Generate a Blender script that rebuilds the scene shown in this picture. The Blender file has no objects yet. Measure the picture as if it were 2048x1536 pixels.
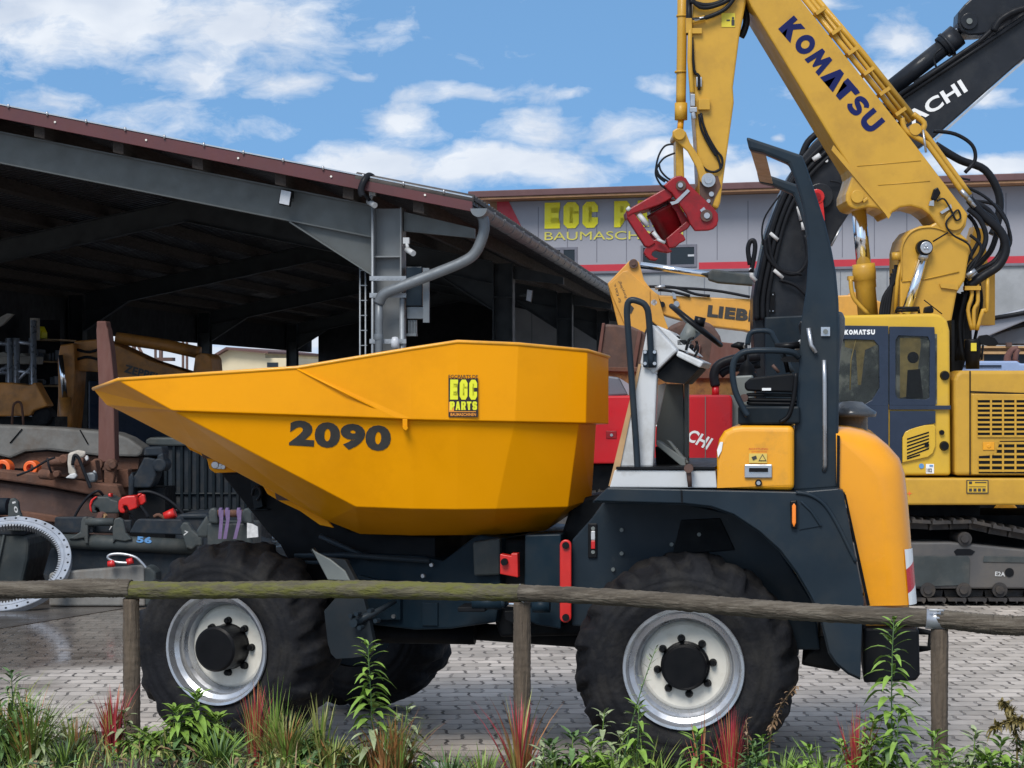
import bpy, bmesh, math, random
from mathutils import Vector, Matrix
R = math.radians
random.seed(11)
SC = bpy.context.scene
COL = SC.collection

# ------------------------------------------------------------------ camera
F, CX, HY, CZ = 4430.0, 1024.0, 780.0, 2.05      # focal length in photo pixels, principal column, horizon row, eye height
cam = bpy.data.cameras.new('camera')
cam.sensor_width = 36.0
cam.lens = 36.0 * F / 2048.0
cam.shift_y = (HY - 768.0) / 2048.0
cam.clip_start = 0.1
cam.clip_end = 3000
cam_ob = bpy.data.objects.new('camera', cam)
cam_ob.location = (0, 0, CZ)
cam_ob.rotation_euler = (R(90), 0, 0)
COL.objects.link(cam_ob)
SC.camera = cam_ob

# ------------------------------------------------------------------ sun, exposure, sky
SUN_EL, SUN_AZ = 48.0, 200.0          # azimuth clockwise from +Y (behind the camera, a little to the left)
sun = bpy.data.lights.new('sun', 'SUN')
sun.energy = 2.2
sun.angle = R(25)
sun.color = (1.0, 0.95, 0.88)
sun_ob = bpy.data.objects.new('sun', sun)
sd = Vector((math.sin(R(SUN_AZ)) * math.cos(R(SUN_EL)), math.cos(R(SUN_AZ)) * math.cos(R(SUN_EL)), math.sin(R(SUN_EL))))
sun_ob.rotation_euler = sd.to_track_quat('Z', 'Y').to_euler()
sun_ob.location = (0, 0, 30)
COL.objects.link(sun_ob)
SC.view_settings.view_transform = 'Standard'
SC.view_settings.look = 'None'
SC.view_settings.exposure = 0.55
SC.view_settings.gamma = 1.0

W = bpy.data.worlds.new('World')
SC.world = W
W.use_nodes = True
wt = W.node_tree
wt.nodes.clear()
def wn(t, **k):
    n = wt.nodes.new(t)
    for a, b in k.items(): setattr(n, a, b)
    return n
def wl(a, b): wt.links.new(a, b)
def wmath(op, a, b=None, clamp=False):
    n = wn('ShaderNodeMath', operation=op, use_clamp=clamp)
    for i, v in enumerate((a, b)):
        if v is None: continue
        if isinstance(v, (int, float)): n.inputs[i].default_value = v
        else: wl(v, n.inputs[i])
    return n.outputs[0]
def wvec(op, a, b):
    n = wn('ShaderNodeVectorMath', operation=op)
    for i, v in enumerate((a, b)):
        if v is None: continue
        if isinstance(v, tuple): n.inputs[i].default_value = v
        else: wl(v, n.inputs[i])
    return n
geo = wn('ShaderNodeTexCoord')
gd = geo.outputs['Generated']
lift = wvec('NORMALIZE', wvec('ADD', gd, (0, 0, 0.42)).outputs[0], None)     # deeper blue towards the horizon
sky = wn('ShaderNodeTexSky', sky_type='NISHITA', sun_disc=False, sun_elevation=R(SUN_EL), sun_rotation=R(SUN_AZ),
         air_density=1.0, dust_density=0.6, ozone_density=2.0)
wl(lift.outputs[0], sky.inputs[0])
hs = wvec('MULTIPLY', sky.outputs[0], (1.36, 1.72, 1.74))
sep = wn('ShaderNodeSeparateXYZ'); wl(gd, sep.inputs[0])
ay = wmath('MAXIMUM', wmath('ABSOLUTE', sep.outputs[1]), 0.12)
u = wmath('DIVIDE', sep.outputs[0], ay)
v = wmath('DIVIDE', sep.outputs[2], ay)
comb = wn('ShaderNodeCombineXYZ'); wl(u, comb.inputs[0]); wl(v, comb.inputs[1])
uv = comb.outputs[0]
BLOBS = [(330, 700, 260, 90, 1.1), (60, 640, 200, 60, .8), (560, 690, 160, 60, 1.0), (250, 30, 430, 105, 1.0), (480, 60, 260, 110, .95), (60, 40, 300, 110, .9), (400, 140, 200, 60, .7), (575, 175, 100, 38, .8), (300, 250, 260, 48, .62), (150, 205, 210, 45, .5),
         (800, 250, 90, 58, .9), (760, 330, 200, 50, 1.0), (1000, 335, 330, 52, 1.0), (940, 185, 170, 26, .8), (1080, 262, 110, 50, .75), (1130, 195, 70, 14, .5),
         (1255, 255, 100, 44, .95), (1330, 300, 220, 38, .8), (1480, 345, 200, 40, .9), (1330, 175, 60, 22, .55), (1790, 90, 95, 60, .75),
         (1760, 150, 160, 40, .6), (1985, 190, 95, 24, .7), (1980, 335, 200, 32, 1.0), (1580, 170, 70, 30, .5), (1640, 8, 70, 26, .8), (30, 150, 90, 40, .35), (1580, 277, 18, 9, .55), (780, 55, 60, 70, .25), (720, 155, 50, 12, .35)]
tot = None
nz0 = wn('ShaderNodeTexNoise'); nz0.inputs['Scale'].default_value = 1.0; nz0.inputs['Detail'].default_value = 3.0
wl(wvec('MULTIPLY', uv, (26, 40, 1)).outputs[0], nz0.inputs['Vector'])
warp = wvec('MULTIPLY', wvec('SUBTRACT', nz0.outputs['Color'], (.5, .5, .5)).outputs[0], (.035, .014, 0)).outputs[0]
uvw = wvec('ADD', uv, warp).outputs[0]
for bx_, by_, rx_, ry_, w_ in BLOBS:
    d = wvec('SUBTRACT', uvw, ((bx_ - CX) / F, (HY - by_) / F, 0)).outputs[0]
    d = wvec('MULTIPLY', d, (F / rx_, F / ry_, 0)).outputs[0]
    ln = wvec('LENGTH', d, None).outputs['Value']
    f = wmath('MULTIPLY', wmath('SUBTRACT', 1.25, ln, True), w_)
    tot = f if tot is None else wmath('MAXIMUM', tot, f)
nz = wn('ShaderNodeTexNoise'); nz.inputs['Scale'].default_value = 1.0; nz.inputs['Detail'].default_value = 9.0; nz.inputs['Roughness'].default_value = 0.62
wl(wvec('MULTIPLY', uvw, (30, 62, 1)).outputs[0], nz.inputs['Vector'])
# away from the part of the sky the yard looks at, unseen broken cloud, thickened to whiten the light
back = wn('ShaderNodeTexNoise'); back.inputs['Scale'].default_value = 2.2; back.inputs['Detail'].default_value = 6.0
wl(gd, back.inputs['Vector'])
up = wmath('MULTIPLY', wmath('SUBTRACT', sep.outputs[2], 0.2, True), 3.0, True)
behind = wmath('LESS_THAN', sep.outputs[1], 0.0)
far_c = wmath('MULTIPLY', wmath('MULTIPLY', wmath('SUBTRACT', back.outputs[0], 0.34), 3.4, True), wmath('MAXIMUM', up, behind))
dens = wmath('ADD', wmath('MULTIPLY', tot, 0.95), wmath('MULTIPLY', wmath('SUBTRACT', nz.outputs[0], 0.5), 1.9))
dens = wmath('MULTIPLY', wmath('SUBTRACT', dens, 0.20), 1.6, True)
dens = wmath('MULTIPLY', dens, wmath('SUBTRACT', 1.0, wmath('MAXIMUM', up, behind)))
dens = wmath('MAXIMUM', dens, far_c)
cr = wn('ShaderNodeValToRGB')
cr.color_ramp.elements[0].position = 0.0; cr.color_ramp.elements[0].color = (4.7, 5.3, 6.3, 1)
cr.color_ramp.elements[1].position = 0.75; cr.color_ramp.elements[1].color = (7.2, 7.5, 7.9, 1)
shade = wn('ShaderNodeTexNoise'); shade.inputs['Scale'].default_value = 1.0; shade.inputs['Detail'].default_value = 5.0
wl(wvec('MULTIPLY', wvec('ADD', uvw, (.01, .014, 0)).outputs[0], (17, 30, 1)).outputs[0], shade.inputs['Vector'])
wl(wmath('MULTIPLY', wmath('SUBTRACT', shade.outputs[0], 0.30), 2.0, True), cr.inputs[0])
mx = wn('ShaderNodeMix', data_type='RGBA')
wl(wmath('MULTIPLY', dens, 0.95), mx.inputs[0]); wl(hs.outputs[0], mx.inputs[6]); wl(cr.outputs[0], mx.inputs[7])
bg = wn('ShaderNodeBackground'); bg.inputs['Strength'].default_value = 0.09
wo = wn('ShaderNodeOutputWorld')
wl(mx.outputs[2], bg.inputs['Color']); wl(bg.outputs[0], wo.inputs[0])

# ------------------------------------------------------------------ materials
MATS = {}
def mat(name, col, rough=.5, metal=0.0, var=.16, vs=2.5, dirt=None, da=.5, ds=1.6, dlo=.48, dhi=.66, bump=0.0, bs=30, coat=0.0, spec=.5, stretch=(1, 1, 1), alpha=1.0, emit=None, rvar=.12, scuff=None):
    m = bpy.data.materials.new(name); m.use_nodes = True
    t = m.node_tree; N = t.nodes; L = t.links.new
    p = N['Principled BSDF']
    tc = N.new('ShaderNodeTexCoord'); mp = N.new('ShaderNodeMapping'); mp.inputs['Scale'].default_value = stretch
    L(tc.outputs['Object'], mp.inputs['Vector'])
    nz = N.new('ShaderNodeTexNoise'); nz.inputs['Scale'].default_value = vs; nz.inputs['Detail'].default_value = 6; nz.inputs['Roughness'].default_value = .6
    L(mp.outputs[0], nz.inputs['Vector'])
    a = N.new('ShaderNodeMix'); a.data_type = 'RGBA'
    lo = tuple(c * (1 - var) for c in col) + (1,); hi = tuple(min(1, c * (1 + var)) for c in col) + (1,)
    a.inputs[6].default_value = lo; a.inputs[7].default_value = hi
    mr = N.new('ShaderNodeMapRange'); mr.inputs[1].default_value = .3; mr.inputs[2].default_value = .7
    L(nz.outputs[0], mr.inputs[0]); L(mr.outputs[0], a.inputs[0])
    out = a.outputs[2]
    if dirt:
        n2 = N.new('ShaderNodeTexNoise'); n2.inputs['Scale'].default_value = ds; n2.inputs['Detail'].default_value = 10; n2.inputs['Roughness'].default_value = .68
        L(mp.outputs[0], n2.inputs['Vector'])
        m2 = N.new('ShaderNodeMapRange'); m2.inputs[1].default_value = dlo; m2.inputs[2].default_value = dhi; m2.inputs[4].default_value = da
        L(n2.outputs[0], m2.inputs[0])
        b = N.new('ShaderNodeMix'); b.data_type = 'RGBA'; b.inputs[7].default_value = tuple(dirt) + (1,)
        L(m2.outputs[0], b.inputs[0]); L(out, b.inputs[6]); out = b.outputs[2]
    if scuff:
        sc_, am_, ss_, lo_, hi_ = scuff
        m4 = N.new('ShaderNodeMapping'); m4.inputs['Scale'].default_value = (1.0, 1.0, .55); m4.inputs['Rotation'].default_value = (.3, .5, .2); L(tc.outputs['Object'], m4.inputs['Vector'])
        n4 = N.new('ShaderNodeTexNoise'); n4.inputs['Scale'].default_value = ss_; n4.inputs['Detail'].default_value = 12; n4.inputs['Roughness'].default_value = .78; n4.inputs['Distortion'].default_value = .6
        L(m4.outputs[0], n4.inputs['Vector'])
        r4 = N.new('ShaderNodeMapRange'); r4.inputs[1].default_value = lo_; r4.inputs[2].default_value = hi_; r4.inputs[4].default_value = am_
        L(n4.outputs[0], r4.inputs[0])
        b4 = N.new('ShaderNodeMix'); b4.data_type = 'RGBA'; b4.inputs[7].default_value = tuple(sc_) + (1,)
        L(r4.outputs[0], b4.inputs[0]); L(out, b4.inputs[6]); out = b4.outputs[2]
    L(out, p.inputs['Base Color'])
    r2 = N.new('ShaderNodeMapRange'); r2.inputs[1].default_value = .3; r2.inputs[2].default_value = .7
    r2.inputs[3].default_value = max(.02, rough - rvar); r2.inputs[4].default_value = min(1, rough + rvar)
    n3 = N.new('ShaderNodeTexNoise'); n3.inputs['Scale'].default_value = vs * 2.7; n3.inputs['Detail'].default_value = 8
    L(mp.outputs[0], n3.inputs['Vector']); L(n3.outputs[0], r2.inputs[0]); L(r2.outputs[0], p.inputs['Roughness'])
    p.inputs['Metallic'].default_value = metal
    p.inputs['Specular IOR Level'].default_value = spec
    p.inputs['Coat Weight'].default_value = coat
    p.inputs['Coat Roughness'].default_value = .08
    p.inputs['Alpha'].default_value = alpha
    if emit:
        p.inputs['Emission Color'].default_value = tuple(emit[:3]) + (1,); p.inputs['Emission Strength'].default_value = emit[3]
    if bump:
        bn = N.new('ShaderNodeTexNoise'); bn.inputs['Scale'].default_value = bs; bn.inputs['Detail'].default_value = 8
        L(mp.outputs[0], bn.inputs['Vector'])
        bp = N.new('ShaderNodeBump'); bp.inputs['Strength'].default_value = bump; bp.inputs['Distance'].default_value = .02
        L(bn.outputs[0], bp.inputs['Height']); L(bp.outputs[0], p.inputs['Normal'])
    MATS[name] = m
    return m
M = MATS
mat('skip_yellow', (.76, .30, .0), .42, var=.05, vs=1.1, dirt=(.60, .225, .0), da=.6, ds=.9, bump=.1, bs=1.7, coat=.04, spec=.14, rvar=.08, scuff=((.33, .14, .01), .55, 4.5, .66, .74))
mat('hood_yellow', (.76, .30, .0), .22, var=.05, vs=1.3, dirt=(.50, .2, .01), da=.3, ds=2.5, coat=.22, rvar=.07, scuff=((.36, .16, .02), .5, 5.0, .68, .76))
mat('worn_yellow', (.70, .30, .004), .38, var=.08, vs=3, dirt=(.30, .15, .02), da=.6, ds=5, dlo=.5, dhi=.72, coat=.2, scuff=((.10, .06, .03), .8, 9.0, .62, .70))
mat('slate', (.015, .024, .034), .40, var=.2, vs=2, dirt=(.05, .05, .045), da=.3, ds=2.2, coat=.05, spec=.12, scuff=((.10, .10, .095), .6, 6.0, .64, .73))
mat('slate_dark', (.007, .012, .017), .5, var=.3, vs=3, da=.3, ds=3, spec=.12, dirt=(.03, .026, .022))
mat('chassis_blue', (.008, .019, .03), .45, var=.25, vs=3, da=.35, ds=3, spec=.12, dirt=(.03, .028, .025))
mat('near_black', (.005, .006, .008), .6, var=.3, vs=5, da=.25, ds=4, spec=.12, dirt=(.025, .023, .02))
mat('plastic_black', (.0045, .0045, .0055), .42, var=.2, vs=6, spec=.18)
mat('rubber', (.011, .0115, .014), .72, var=.3, vs=6, dirt=(.055, .05, .043), da=.4, ds=5.5, dlo=.46, dhi=.70, bump=.25, bs=45, spec=.12)
mat('rim_silver', (.50, .52, .56), .33, metal=.75, var=.08, vs=5, dirt=(.25, .22, .19), da=.35, ds=7)
mat('rim_cream', (.66, .635, .57), .5, var=.06, vs=6, dirt=(.42, .37, .30), da=.35, ds=8)
mat('console_grey', (.50, .51, .52), .42, var=.06, vs=4, dirt=(.24, .22, .19), da=.45, ds=5, dlo=.5)
mat('olive_grey', (.14, .155, .15), .5, var=.12, vs=4, dirt=(.07, .07, .06), da=.4)
mat('tan_edge', (.40, .24, .11), .55, var=.15, vs=8)
mat('steel', (.42, .43, .45), .35, metal=.8, var=.15, vs=8, dirt=(.2, .17, .14), da=.3, ds=8)
mat('chrome', (.75, .77, .80), .12, metal=1.0, var=.05, vs=8, rvar=.05)
mat('galv', (.15, .165, .18), .5, metal=.35, var=.12, vs=5, dirt=(.10, .105, .11), da=.35, ds=6, spec=.3)
mat('galv_bright', (.25, .27, .295), .5, metal=.3, var=.12, vs=5)
mat('red_paint', (.50, .012, .012), .35, var=.1, vs=4, coat=.2)
mat('signal_red', (.52, .014, .01), .4, var=.12, vs=8)
mat('red_body', (.47, .008, .014), .36, var=.08, vs=2, dirt=(.3, .02, .03), da=.4, coat=.1, spec=.35, scuff=((.20, .02, .02), .6, 4.0, .64, .74))
mat('coupler_red', (.225, .007, .011), .42, var=.18, vs=8, dirt=(.06, .012, .012), da=.6, ds=6, coat=0.05, spec=.3)
mat('orange_paint', (.80, .13, .02), .45, var=.15, vs=8, dirt=(.3, .1, .04), da=.4, ds=8)
mat('digger_yellow', (.49, .275, .032), .42, var=.07, vs=2.2, dirt=(.32, .175, .03), da=.45, ds=2.6, coat=.1, scuff=((.16, .09, .035), .7, 4.0, .63, .72), spec=.3)
mat('cab_yellow', (.57, .35, .028), .38, var=.05, vs=2.2, dirt=(.42, .26, .05), da=.3, ds=3, coat=.15, scuff=((.22, .13, .04), .6, 5.0, .66, .74), spec=.35)
mat('crane_orange', (.62, .30, .045), .45, var=.08, vs=2.2, dirt=(.40, .2, .05), da=.5, ds=3, scuff=((.2, .1, .03), .7, 3.0, .62, .72))
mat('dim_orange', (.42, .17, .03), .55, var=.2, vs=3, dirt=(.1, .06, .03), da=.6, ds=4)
mat('navy_panel', (.022, .032, .055), .32, var=.15, vs=3, coat=.2, spec=.12)
mat('boom_black', (.016, .018, .023), .36, var=.25, vs=2, dirt=(.05, .05, .05), da=.3, ds=3, coat=.15, spec=.12, scuff=((.09, .09, .09), .6, 4.0, .64, .73))
mat('hose', (.012, .013, .016), .42, var=.2, vs=8, spec=.12)
mat('track_steel', (.045, .042, .042), .6, metal=.3, var=.3, vs=8, dirt=(.10, .08, .06), da=.5, ds=7, spec=.22)
mat('track_frame', (.065, .063, .064), .6, var=.2, vs=2, dirt=(.10, .085, .07), da=.6, ds=2)
mat('rust', (.115, .052, .032), .85, var=.3, vs=5, dirt=(.06, .035, .028), da=.7, ds=4, bump=.3, bs=40)
mat('rust_red', (.12, .05, .04), .8, var=.18, vs=5, stretch=(1, 1, .3), dirt=(.17, .09, .07), da=.4, ds=6, bump=.15)
mat('rust_brown', (.075, .04, .032), .7, var=.2, vs=3, dirt=(.15, .075, .05), da=.6, ds=5)
mat('rust_ochre', (.25, .13, .035), .9, var=.45, vs=8, dirt=(.09, .04, .02), da=.9, ds=8, dlo=.42, dhi=.6, bump=.3)
mat('cast_grey', (.17, .165, .155), .75, var=.25, vs=4, dirt=(.13, .105, .085), da=.85, ds=3, bump=.2, bs=25)
mat('primer_grey', (.042, .05, .052), .55, var=.2, vs=4, dirt=(.10, .095, .085), da=.45, ds=5, spec=.22)
mat('bucket_dark', (.02, .026, .034), .5, var=.25, vs=4, dirt=(.075, .065, .055), da=.45, ds=5, spec=.12)
mat('ring_steel', (.36, .385, .43), .33, metal=.55, var=.1, vs=5, dirt=(.25, .22, .2), da=.3, ds=8)
mat('wood_grey', (.075, .06, .044), .9, var=.4, vs=9, stretch=(.35, 4, 4), da=.5, ds=9, bump=.6, bs=22, dirt=(.18, .16, .13))
mat('wood_moss', (.085, .075, .045), .9, var=.4, vs=9, stretch=(.6, 2, 2), da=.85, ds=13, dlo=.45, dhi=.58, bump=.7, bs=30, dirt=(.105, .105, .018))
mat('wood_post', (.105, .078, .055), .9, var=.4, vs=9, stretch=(4, 4, .35), dirt=(.065, .05, .038), da=.7, ds=6, bump=.6, bs=22)
mat('timber', (.03, .022, .018), .85, var=.3, vs=6, stretch=(3, .3, 3), da=.4, dirt=(.05, .042, .036))
mat('timber_pale', (.30, .27, .23), .85, var=.25, vs=6, dirt=(.15, .12, .1), da=.5)
mat('fascia_red', (.080, .017, .019), .5, var=.1, vs=3, dirt=(.06, .018, .018), da=.4)
mat('shed_steel', (.086, .094, .094), .55, var=.12, vs=2.5, dirt=(.055, .06, .06), da=.6, ds=2.5)
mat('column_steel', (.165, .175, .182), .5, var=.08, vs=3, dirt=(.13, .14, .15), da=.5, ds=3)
mat('shed_steel_shaded', (.018, .022, .025), .6, var=.2, vs=2.5)  # shaded copy of the frame steel: the shed's dim interior put into colour
mat('roof_metal', (.055, .055, .06), .45, var=.2, vs=2, spec=.2)
mat('roof_tile', (.07, .06, .055), .85, var=.3, vs=6)
mat('dark_wall', (.012, .013, .016), .9, var=.3, vs=2)
mat('clad_grey', (.265, .265, .30), .55, var=.03, vs=.5, da=.5, ds=.7, dirt=(.24, .24, .27))
mat('clad_joint', (.13, .13, .16), .6)
mat('clad_red', (.42, .02, .035), .5, var=.06, vs=2)
mat('concrete', (.27, .28, .295), .85, var=.12, vs=1.5, dirt=(.20, .21, .22), da=.6, ds=1.2, bump=.1, bs=8)
mat('eave_brown', (.10, .045, .045), .6, var=.12, vs=2)
mat('soffit_wood', (.32, .17, .085), .7, var=.2, vs=4)
mat('sign_yellow', (.80, .70, .0), .45, var=.04)
mat('thin_yellow', (.60, .53, .09), .5, var=.04)
mat('decal_yellow', (.70, .70, .02), .4, var=.05, vs=20)
mat('decal_orange', (.80, .30, .03), .4, var=.1, vs=20)
mat('decal_green', (.15, .55, .12), .4, var=.1, vs=20)
mat('decal_black', (.015, .006, .008), .4, var=.2)
mat('lime_tape', (.12, .60, .10), .5)
mat('text_black', (.030, .028, .026), .5, var=.2, vs=8)
mat('text_navy', (.006, .010, .075), .4, var=.1, spec=.2)
mat('text_white', (.74, .74, .74), .5, var=.04)
mat('chalk_white', (.50, .50, .50), .8, var=.2, vs=30)
mat('chalk_blue', (.09, .24, .48), .8, var=.25, vs=30)
mat('white_plastic', (.42, .43, .44), .4, var=.05)
mat('lamp_glass', (.45, .46, .49), .25, var=.08, vs=12)
mat('amber', (.85, .22, .02), .2, var=.1)
mat('glass_dark', (.012, .018, .024), .06, var=.1, spec=.35, rvar=.02)
mat('cab_glass', (.012, .016, .017), .05, var=.1, alpha=.18, spec=.35, rvar=.02)
mat('cream_wall', (.58, .50, .34), .8, var=.06, vs=1)
mat('house_roof', (.10, .05, .045), .8)
mat('blue_paint', (.25, .33, .52), .4, var=.08, coat=.2)
mat('grey_boom', (.24, .25, .29), .45, var=.08)
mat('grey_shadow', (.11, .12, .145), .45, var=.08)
mat('purple_web', (.13, .085, .18), .8, var=.2, vs=20, dirt=(.10, .08, .09))
mat('cloth', (.42, .38, .33), .9, var=.25, vs=10)
mat('reflect_white', (.70, .72, .72), .3, var=.05)
mat('reflect_red', (.45, .015, .02), .3, var=.05)
mat('soil', (.045, .034, .026), .95, var=.4, vs=12, dirt=(.14, .12, .10), da=.6, ds=14, bump=.8, bs=20)
mat('kerb_stone', (.30, .29, .28), .85, var=.2, vs=6, dirt=(.15, .14, .12), da=.5, ds=5, bump=.3)
mat('flap_grey', (.012, .017, .022), .5, var=.2, vs=3, dirt=(.035, .033, .03), da=.4, ds=4, spec=.25)
def leafm(name, c, var=.35, rough=.55): 
    m = mat(name, c, rough, var=var, vs=9, dirt=tuple(x * .5 for x in c), da=.4, ds=6)
    m.node_tree.nodes['Principled BSDF'].inputs['Subsurface Weight'].default_value = 0.0
    return m
leafm('leaf_bright', (.18, .30, .045)); leafm('leaf_green', (.095, .175, .055)); leafm('leaf_pale', (.27, .32, .17)); leafm('leaf_dark', (.05, .095, .035))
leafm('blade_green', (.16, .26, .04)); leafm('blade_olive', (.26, .265, .075)); leafm('blade_red', (.36, .028, .042)); leafm('blade_rust', (.38, .17, .06)); leafm('dry_brown', (.20, .12, .06)); leafm('seed_olive', (.16, .12, .03))

# ground material: interlocking pavers
def paver_material():
    m = bpy.data.materials.new('pavers'); m.use_nodes = True
    t = m.node_tree; N = t.nodes; L = t.links.new; p = N['Principled BSDF']
    tc = N.new('ShaderNodeTexCoord')
    mp = N.new('ShaderNodeMapping'); mp.inputs['Rotation'].default_value = (0, 0, R(-3))
    L(tc.outputs['Object'], mp.inputs[0])
    sp = N.new('ShaderNodeSeparateXYZ'); L(mp.outputs[0], sp.inputs[0])
    def mth(op, a, b=None, clamp=False):
        n = N.new('ShaderNodeMath'); n.operation = op; n.use_clamp = clamp
        for i, v in enumerate((a, b)):
            if v is None: continue
            if isinstance(v, (int, float)): n.inputs[i].default_value = v
            else: L(v, n.inputs[i])
        return n.outputs[0]
    zx = mth('MULTIPLY', mth('PINGPONG', sp.outputs[1], .0667), .20)          # notched joints
    zy = mth('MULTIPLY', mth('PINGPONG', sp.outputs[0], .05), .22)
    wob = N.new('ShaderNodeTexNoise'); wob.inputs['Scale'].default_value = 3.0; L(mp.outputs[0], wob.inputs['Vector'])
    wv = mth('MULTIPLY', mth('SUBTRACT', wob.outputs[0], .5), .09)
    cb = N.new('ShaderNodeCombineXYZ'); L(mth('ADD', mth('ADD', sp.outputs[0], zx), wv), cb.inputs[0]); L(mth('ADD', mth('ADD', sp.outputs[1], zy), wv), cb.inputs[1])
    bt = N.new('ShaderNodeTexBrick'); bt.offset = .5; bt.squash = 1
    bt.inputs['Scale'].default_value = 1.0; bt.inputs['Brick Width'].default_value = .20; bt.inputs['Row Height'].default_value = .20
    bt.inputs['Mortar Size'].default_value = .012; bt.inputs['Mortar Smooth'].default_value = .5; bt.inputs['Bias'].default_value = -.15
    bt.inputs['Color1'].default_value = (.50, .445, .395, 1); bt.inputs['Color2'].default_value = (.31, .275, .24, 1); bt.inputs['Mortar'].default_value = (.055, .045, .038, 1)
    L(cb.outputs[0], bt.inputs['Vector'])
    nz = N.new('ShaderNodeTexNoise'); nz.inputs['Scale'].default_value = 2.1; nz.inputs['Detail'].default_value = 10; nz.inputs['Roughness'].default_value = .65; L(tc.outputs['Object'], nz.inputs['Vector'])
    fn = N.new('ShaderNodeTexNoise'); fn.inputs['Scale'].default_value = 5.0; fn.inputs['Detail'].default_value = 5; L(tc.outputs['Object'], fn.inputs['Vector'])
    fx = N.new('ShaderNodeMix'); fx.data_type = 'RGBA'; fx.inputs[7].default_value = (.30, .265, .235, 1)          # joints partly filled with sand
    L(mth('MULTIPLY', bt.outputs['Fac'], mth('MULTIPLY', mth('SUBTRACT', fn.outputs[0], .38), 4.0, True)), fx.inputs[0]); L(bt.outputs['Color'], fx.inputs[6])
    mr = N.new('ShaderNodeMapRange'); mr.inputs[1].default_value = .36; mr.inputs[2].default_value = .68; mr.inputs[3].default_value = .74; mr.inputs[4].default_value = 1.15
    L(nz.outputs[0], mr.inputs[0])
    mu = N.new('ShaderNodeMix'); mu.data_type = 'RGBA'; mu.blend_type = 'MULTIPLY'; mu.inputs[0].default_value = 1.0
    L(fx.outputs[2], mu.inputs[6])
    cg = N.new('ShaderNodeCombineXYZ')
    for i in range(3): L(mr.outputs[0], cg.inputs[i])
    L(cg.outputs[0], mu.inputs[7])
    n2 = N.new('ShaderNodeTexNoise'); n2.inputs['Scale'].default_value = 25; n2.inputs['Detail'].default_value = 6; L(tc.outputs['Object'], n2.inputs['Vector'])
    # damp patches towards the shed side of the yard
    dist = N.new('ShaderNodeVectorMath'); dist.operation = 'SUBTRACT'; dist.inputs[1].default_value = (-4.6, 19.5, 0); L(tc.outputs['Object'], dist.inputs[0])
    sc = N.new('ShaderNodeVectorMath'); sc.operation = 'MULTIPLY'; sc.inputs[1].default_value = (.33, .23, 0); L(dist.outputs[0], sc.inputs[0])
    le = N.new('ShaderNodeVectorMath'); le.operation = 'LENGTH'; L(sc.outputs[0], le.inputs[0])
    wn_ = N.new('ShaderNodeTexNoise'); wn_.inputs['Scale'].default_value = .9; wn_.inputs['Detail'].default_value = 7; L(tc.outputs['Object'], wn_.inputs['Vector'])
    wet = mth('MULTIPLY', mth('ADD', mth('SUBTRACT', 1.15, le.outputs['Value']), mth('MULTIPLY', mth('SUBTRACT', wn_.outputs[0], .5), 1.6)), 2.2, True)
    wet2 = mth('MULTIPLY', mth('SUBTRACT', wn_.outputs[0], .53), 5.0, True)
    d2 = N.new('ShaderNodeVectorMath'); d2.operation = 'SUBTRACT'; d2.inputs[1].default_value = (-.35, 12.0, 0); L(tc.outputs['Object'], d2.inputs[0])
    s2 = N.new('ShaderNodeVectorMath'); s2.operation = 'MULTIPLY'; s2.inputs[1].default_value = (.55, 1.1, 0); L(d2.outputs[0], s2.inputs[0])
    l2 = N.new('ShaderNodeVectorMath'); l2.operation = 'LENGTH'; L(s2.outputs[0], l2.inputs[0])
    wet3 = mth('MULTIPLY', mth('ADD', mth('SUBTRACT', .95, l2.outputs['Value']), mth('MULTIPLY', mth('SUBTRACT', wn_.outputs[0], .5), 2.4)), 1.6, True)
    wet = mth('MAXIMUM', wet, mth('MULTIPLY', wet3, .8))
    wet = mth('MAXIMUM', wet, mth('MULTIPLY', wet2, .22))
    dk = N.new('ShaderNodeMix'); dk.data_type = 'RGBA'; dk.blend_type = 'MULTIPLY'; dk.inputs[7].default_value = (.40, .37, .35, 1)
    L(wet, dk.inputs[0]); L(mu.outputs[2], dk.inputs[6])
    L(dk.outputs[2], p.inputs['Base Color'])
    rr = N.new('ShaderNodeMapRange'); rr.inputs[3].default_value = .72; rr.inputs[4].default_value = .10; L(wet, rr.inputs[0])
    L(rr.outputs[0], p.inputs['Roughness'])
    h = mth('ADD', mth('MULTIPLY', bt.outputs['Fac'], -1.0), mth('MULTIPLY', n2.outputs[0], .35))
    bp = N.new('ShaderNodeBump'); bp.inputs['Distance'].default_value = .012
    L(mth('SUBTRACT', .75, mth('MULTIPLY', wet, .6)), bp.inputs['Strength'])
    L(h, bp.inputs['Height']); L(bp.outputs[0], p.inputs['Normal'])
    MATS['pavers'] = m
paver_material()
def wet_concrete():
    m = mat('wet_concrete', (.06, .052, .046), .34, var=.3, vs=.8, dirt=(.11, .097, .085), da=.6, ds=1.1, dlo=.5, dhi=.62, bump=.02, bs=6, rvar=.22)
wet_concrete()

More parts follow.
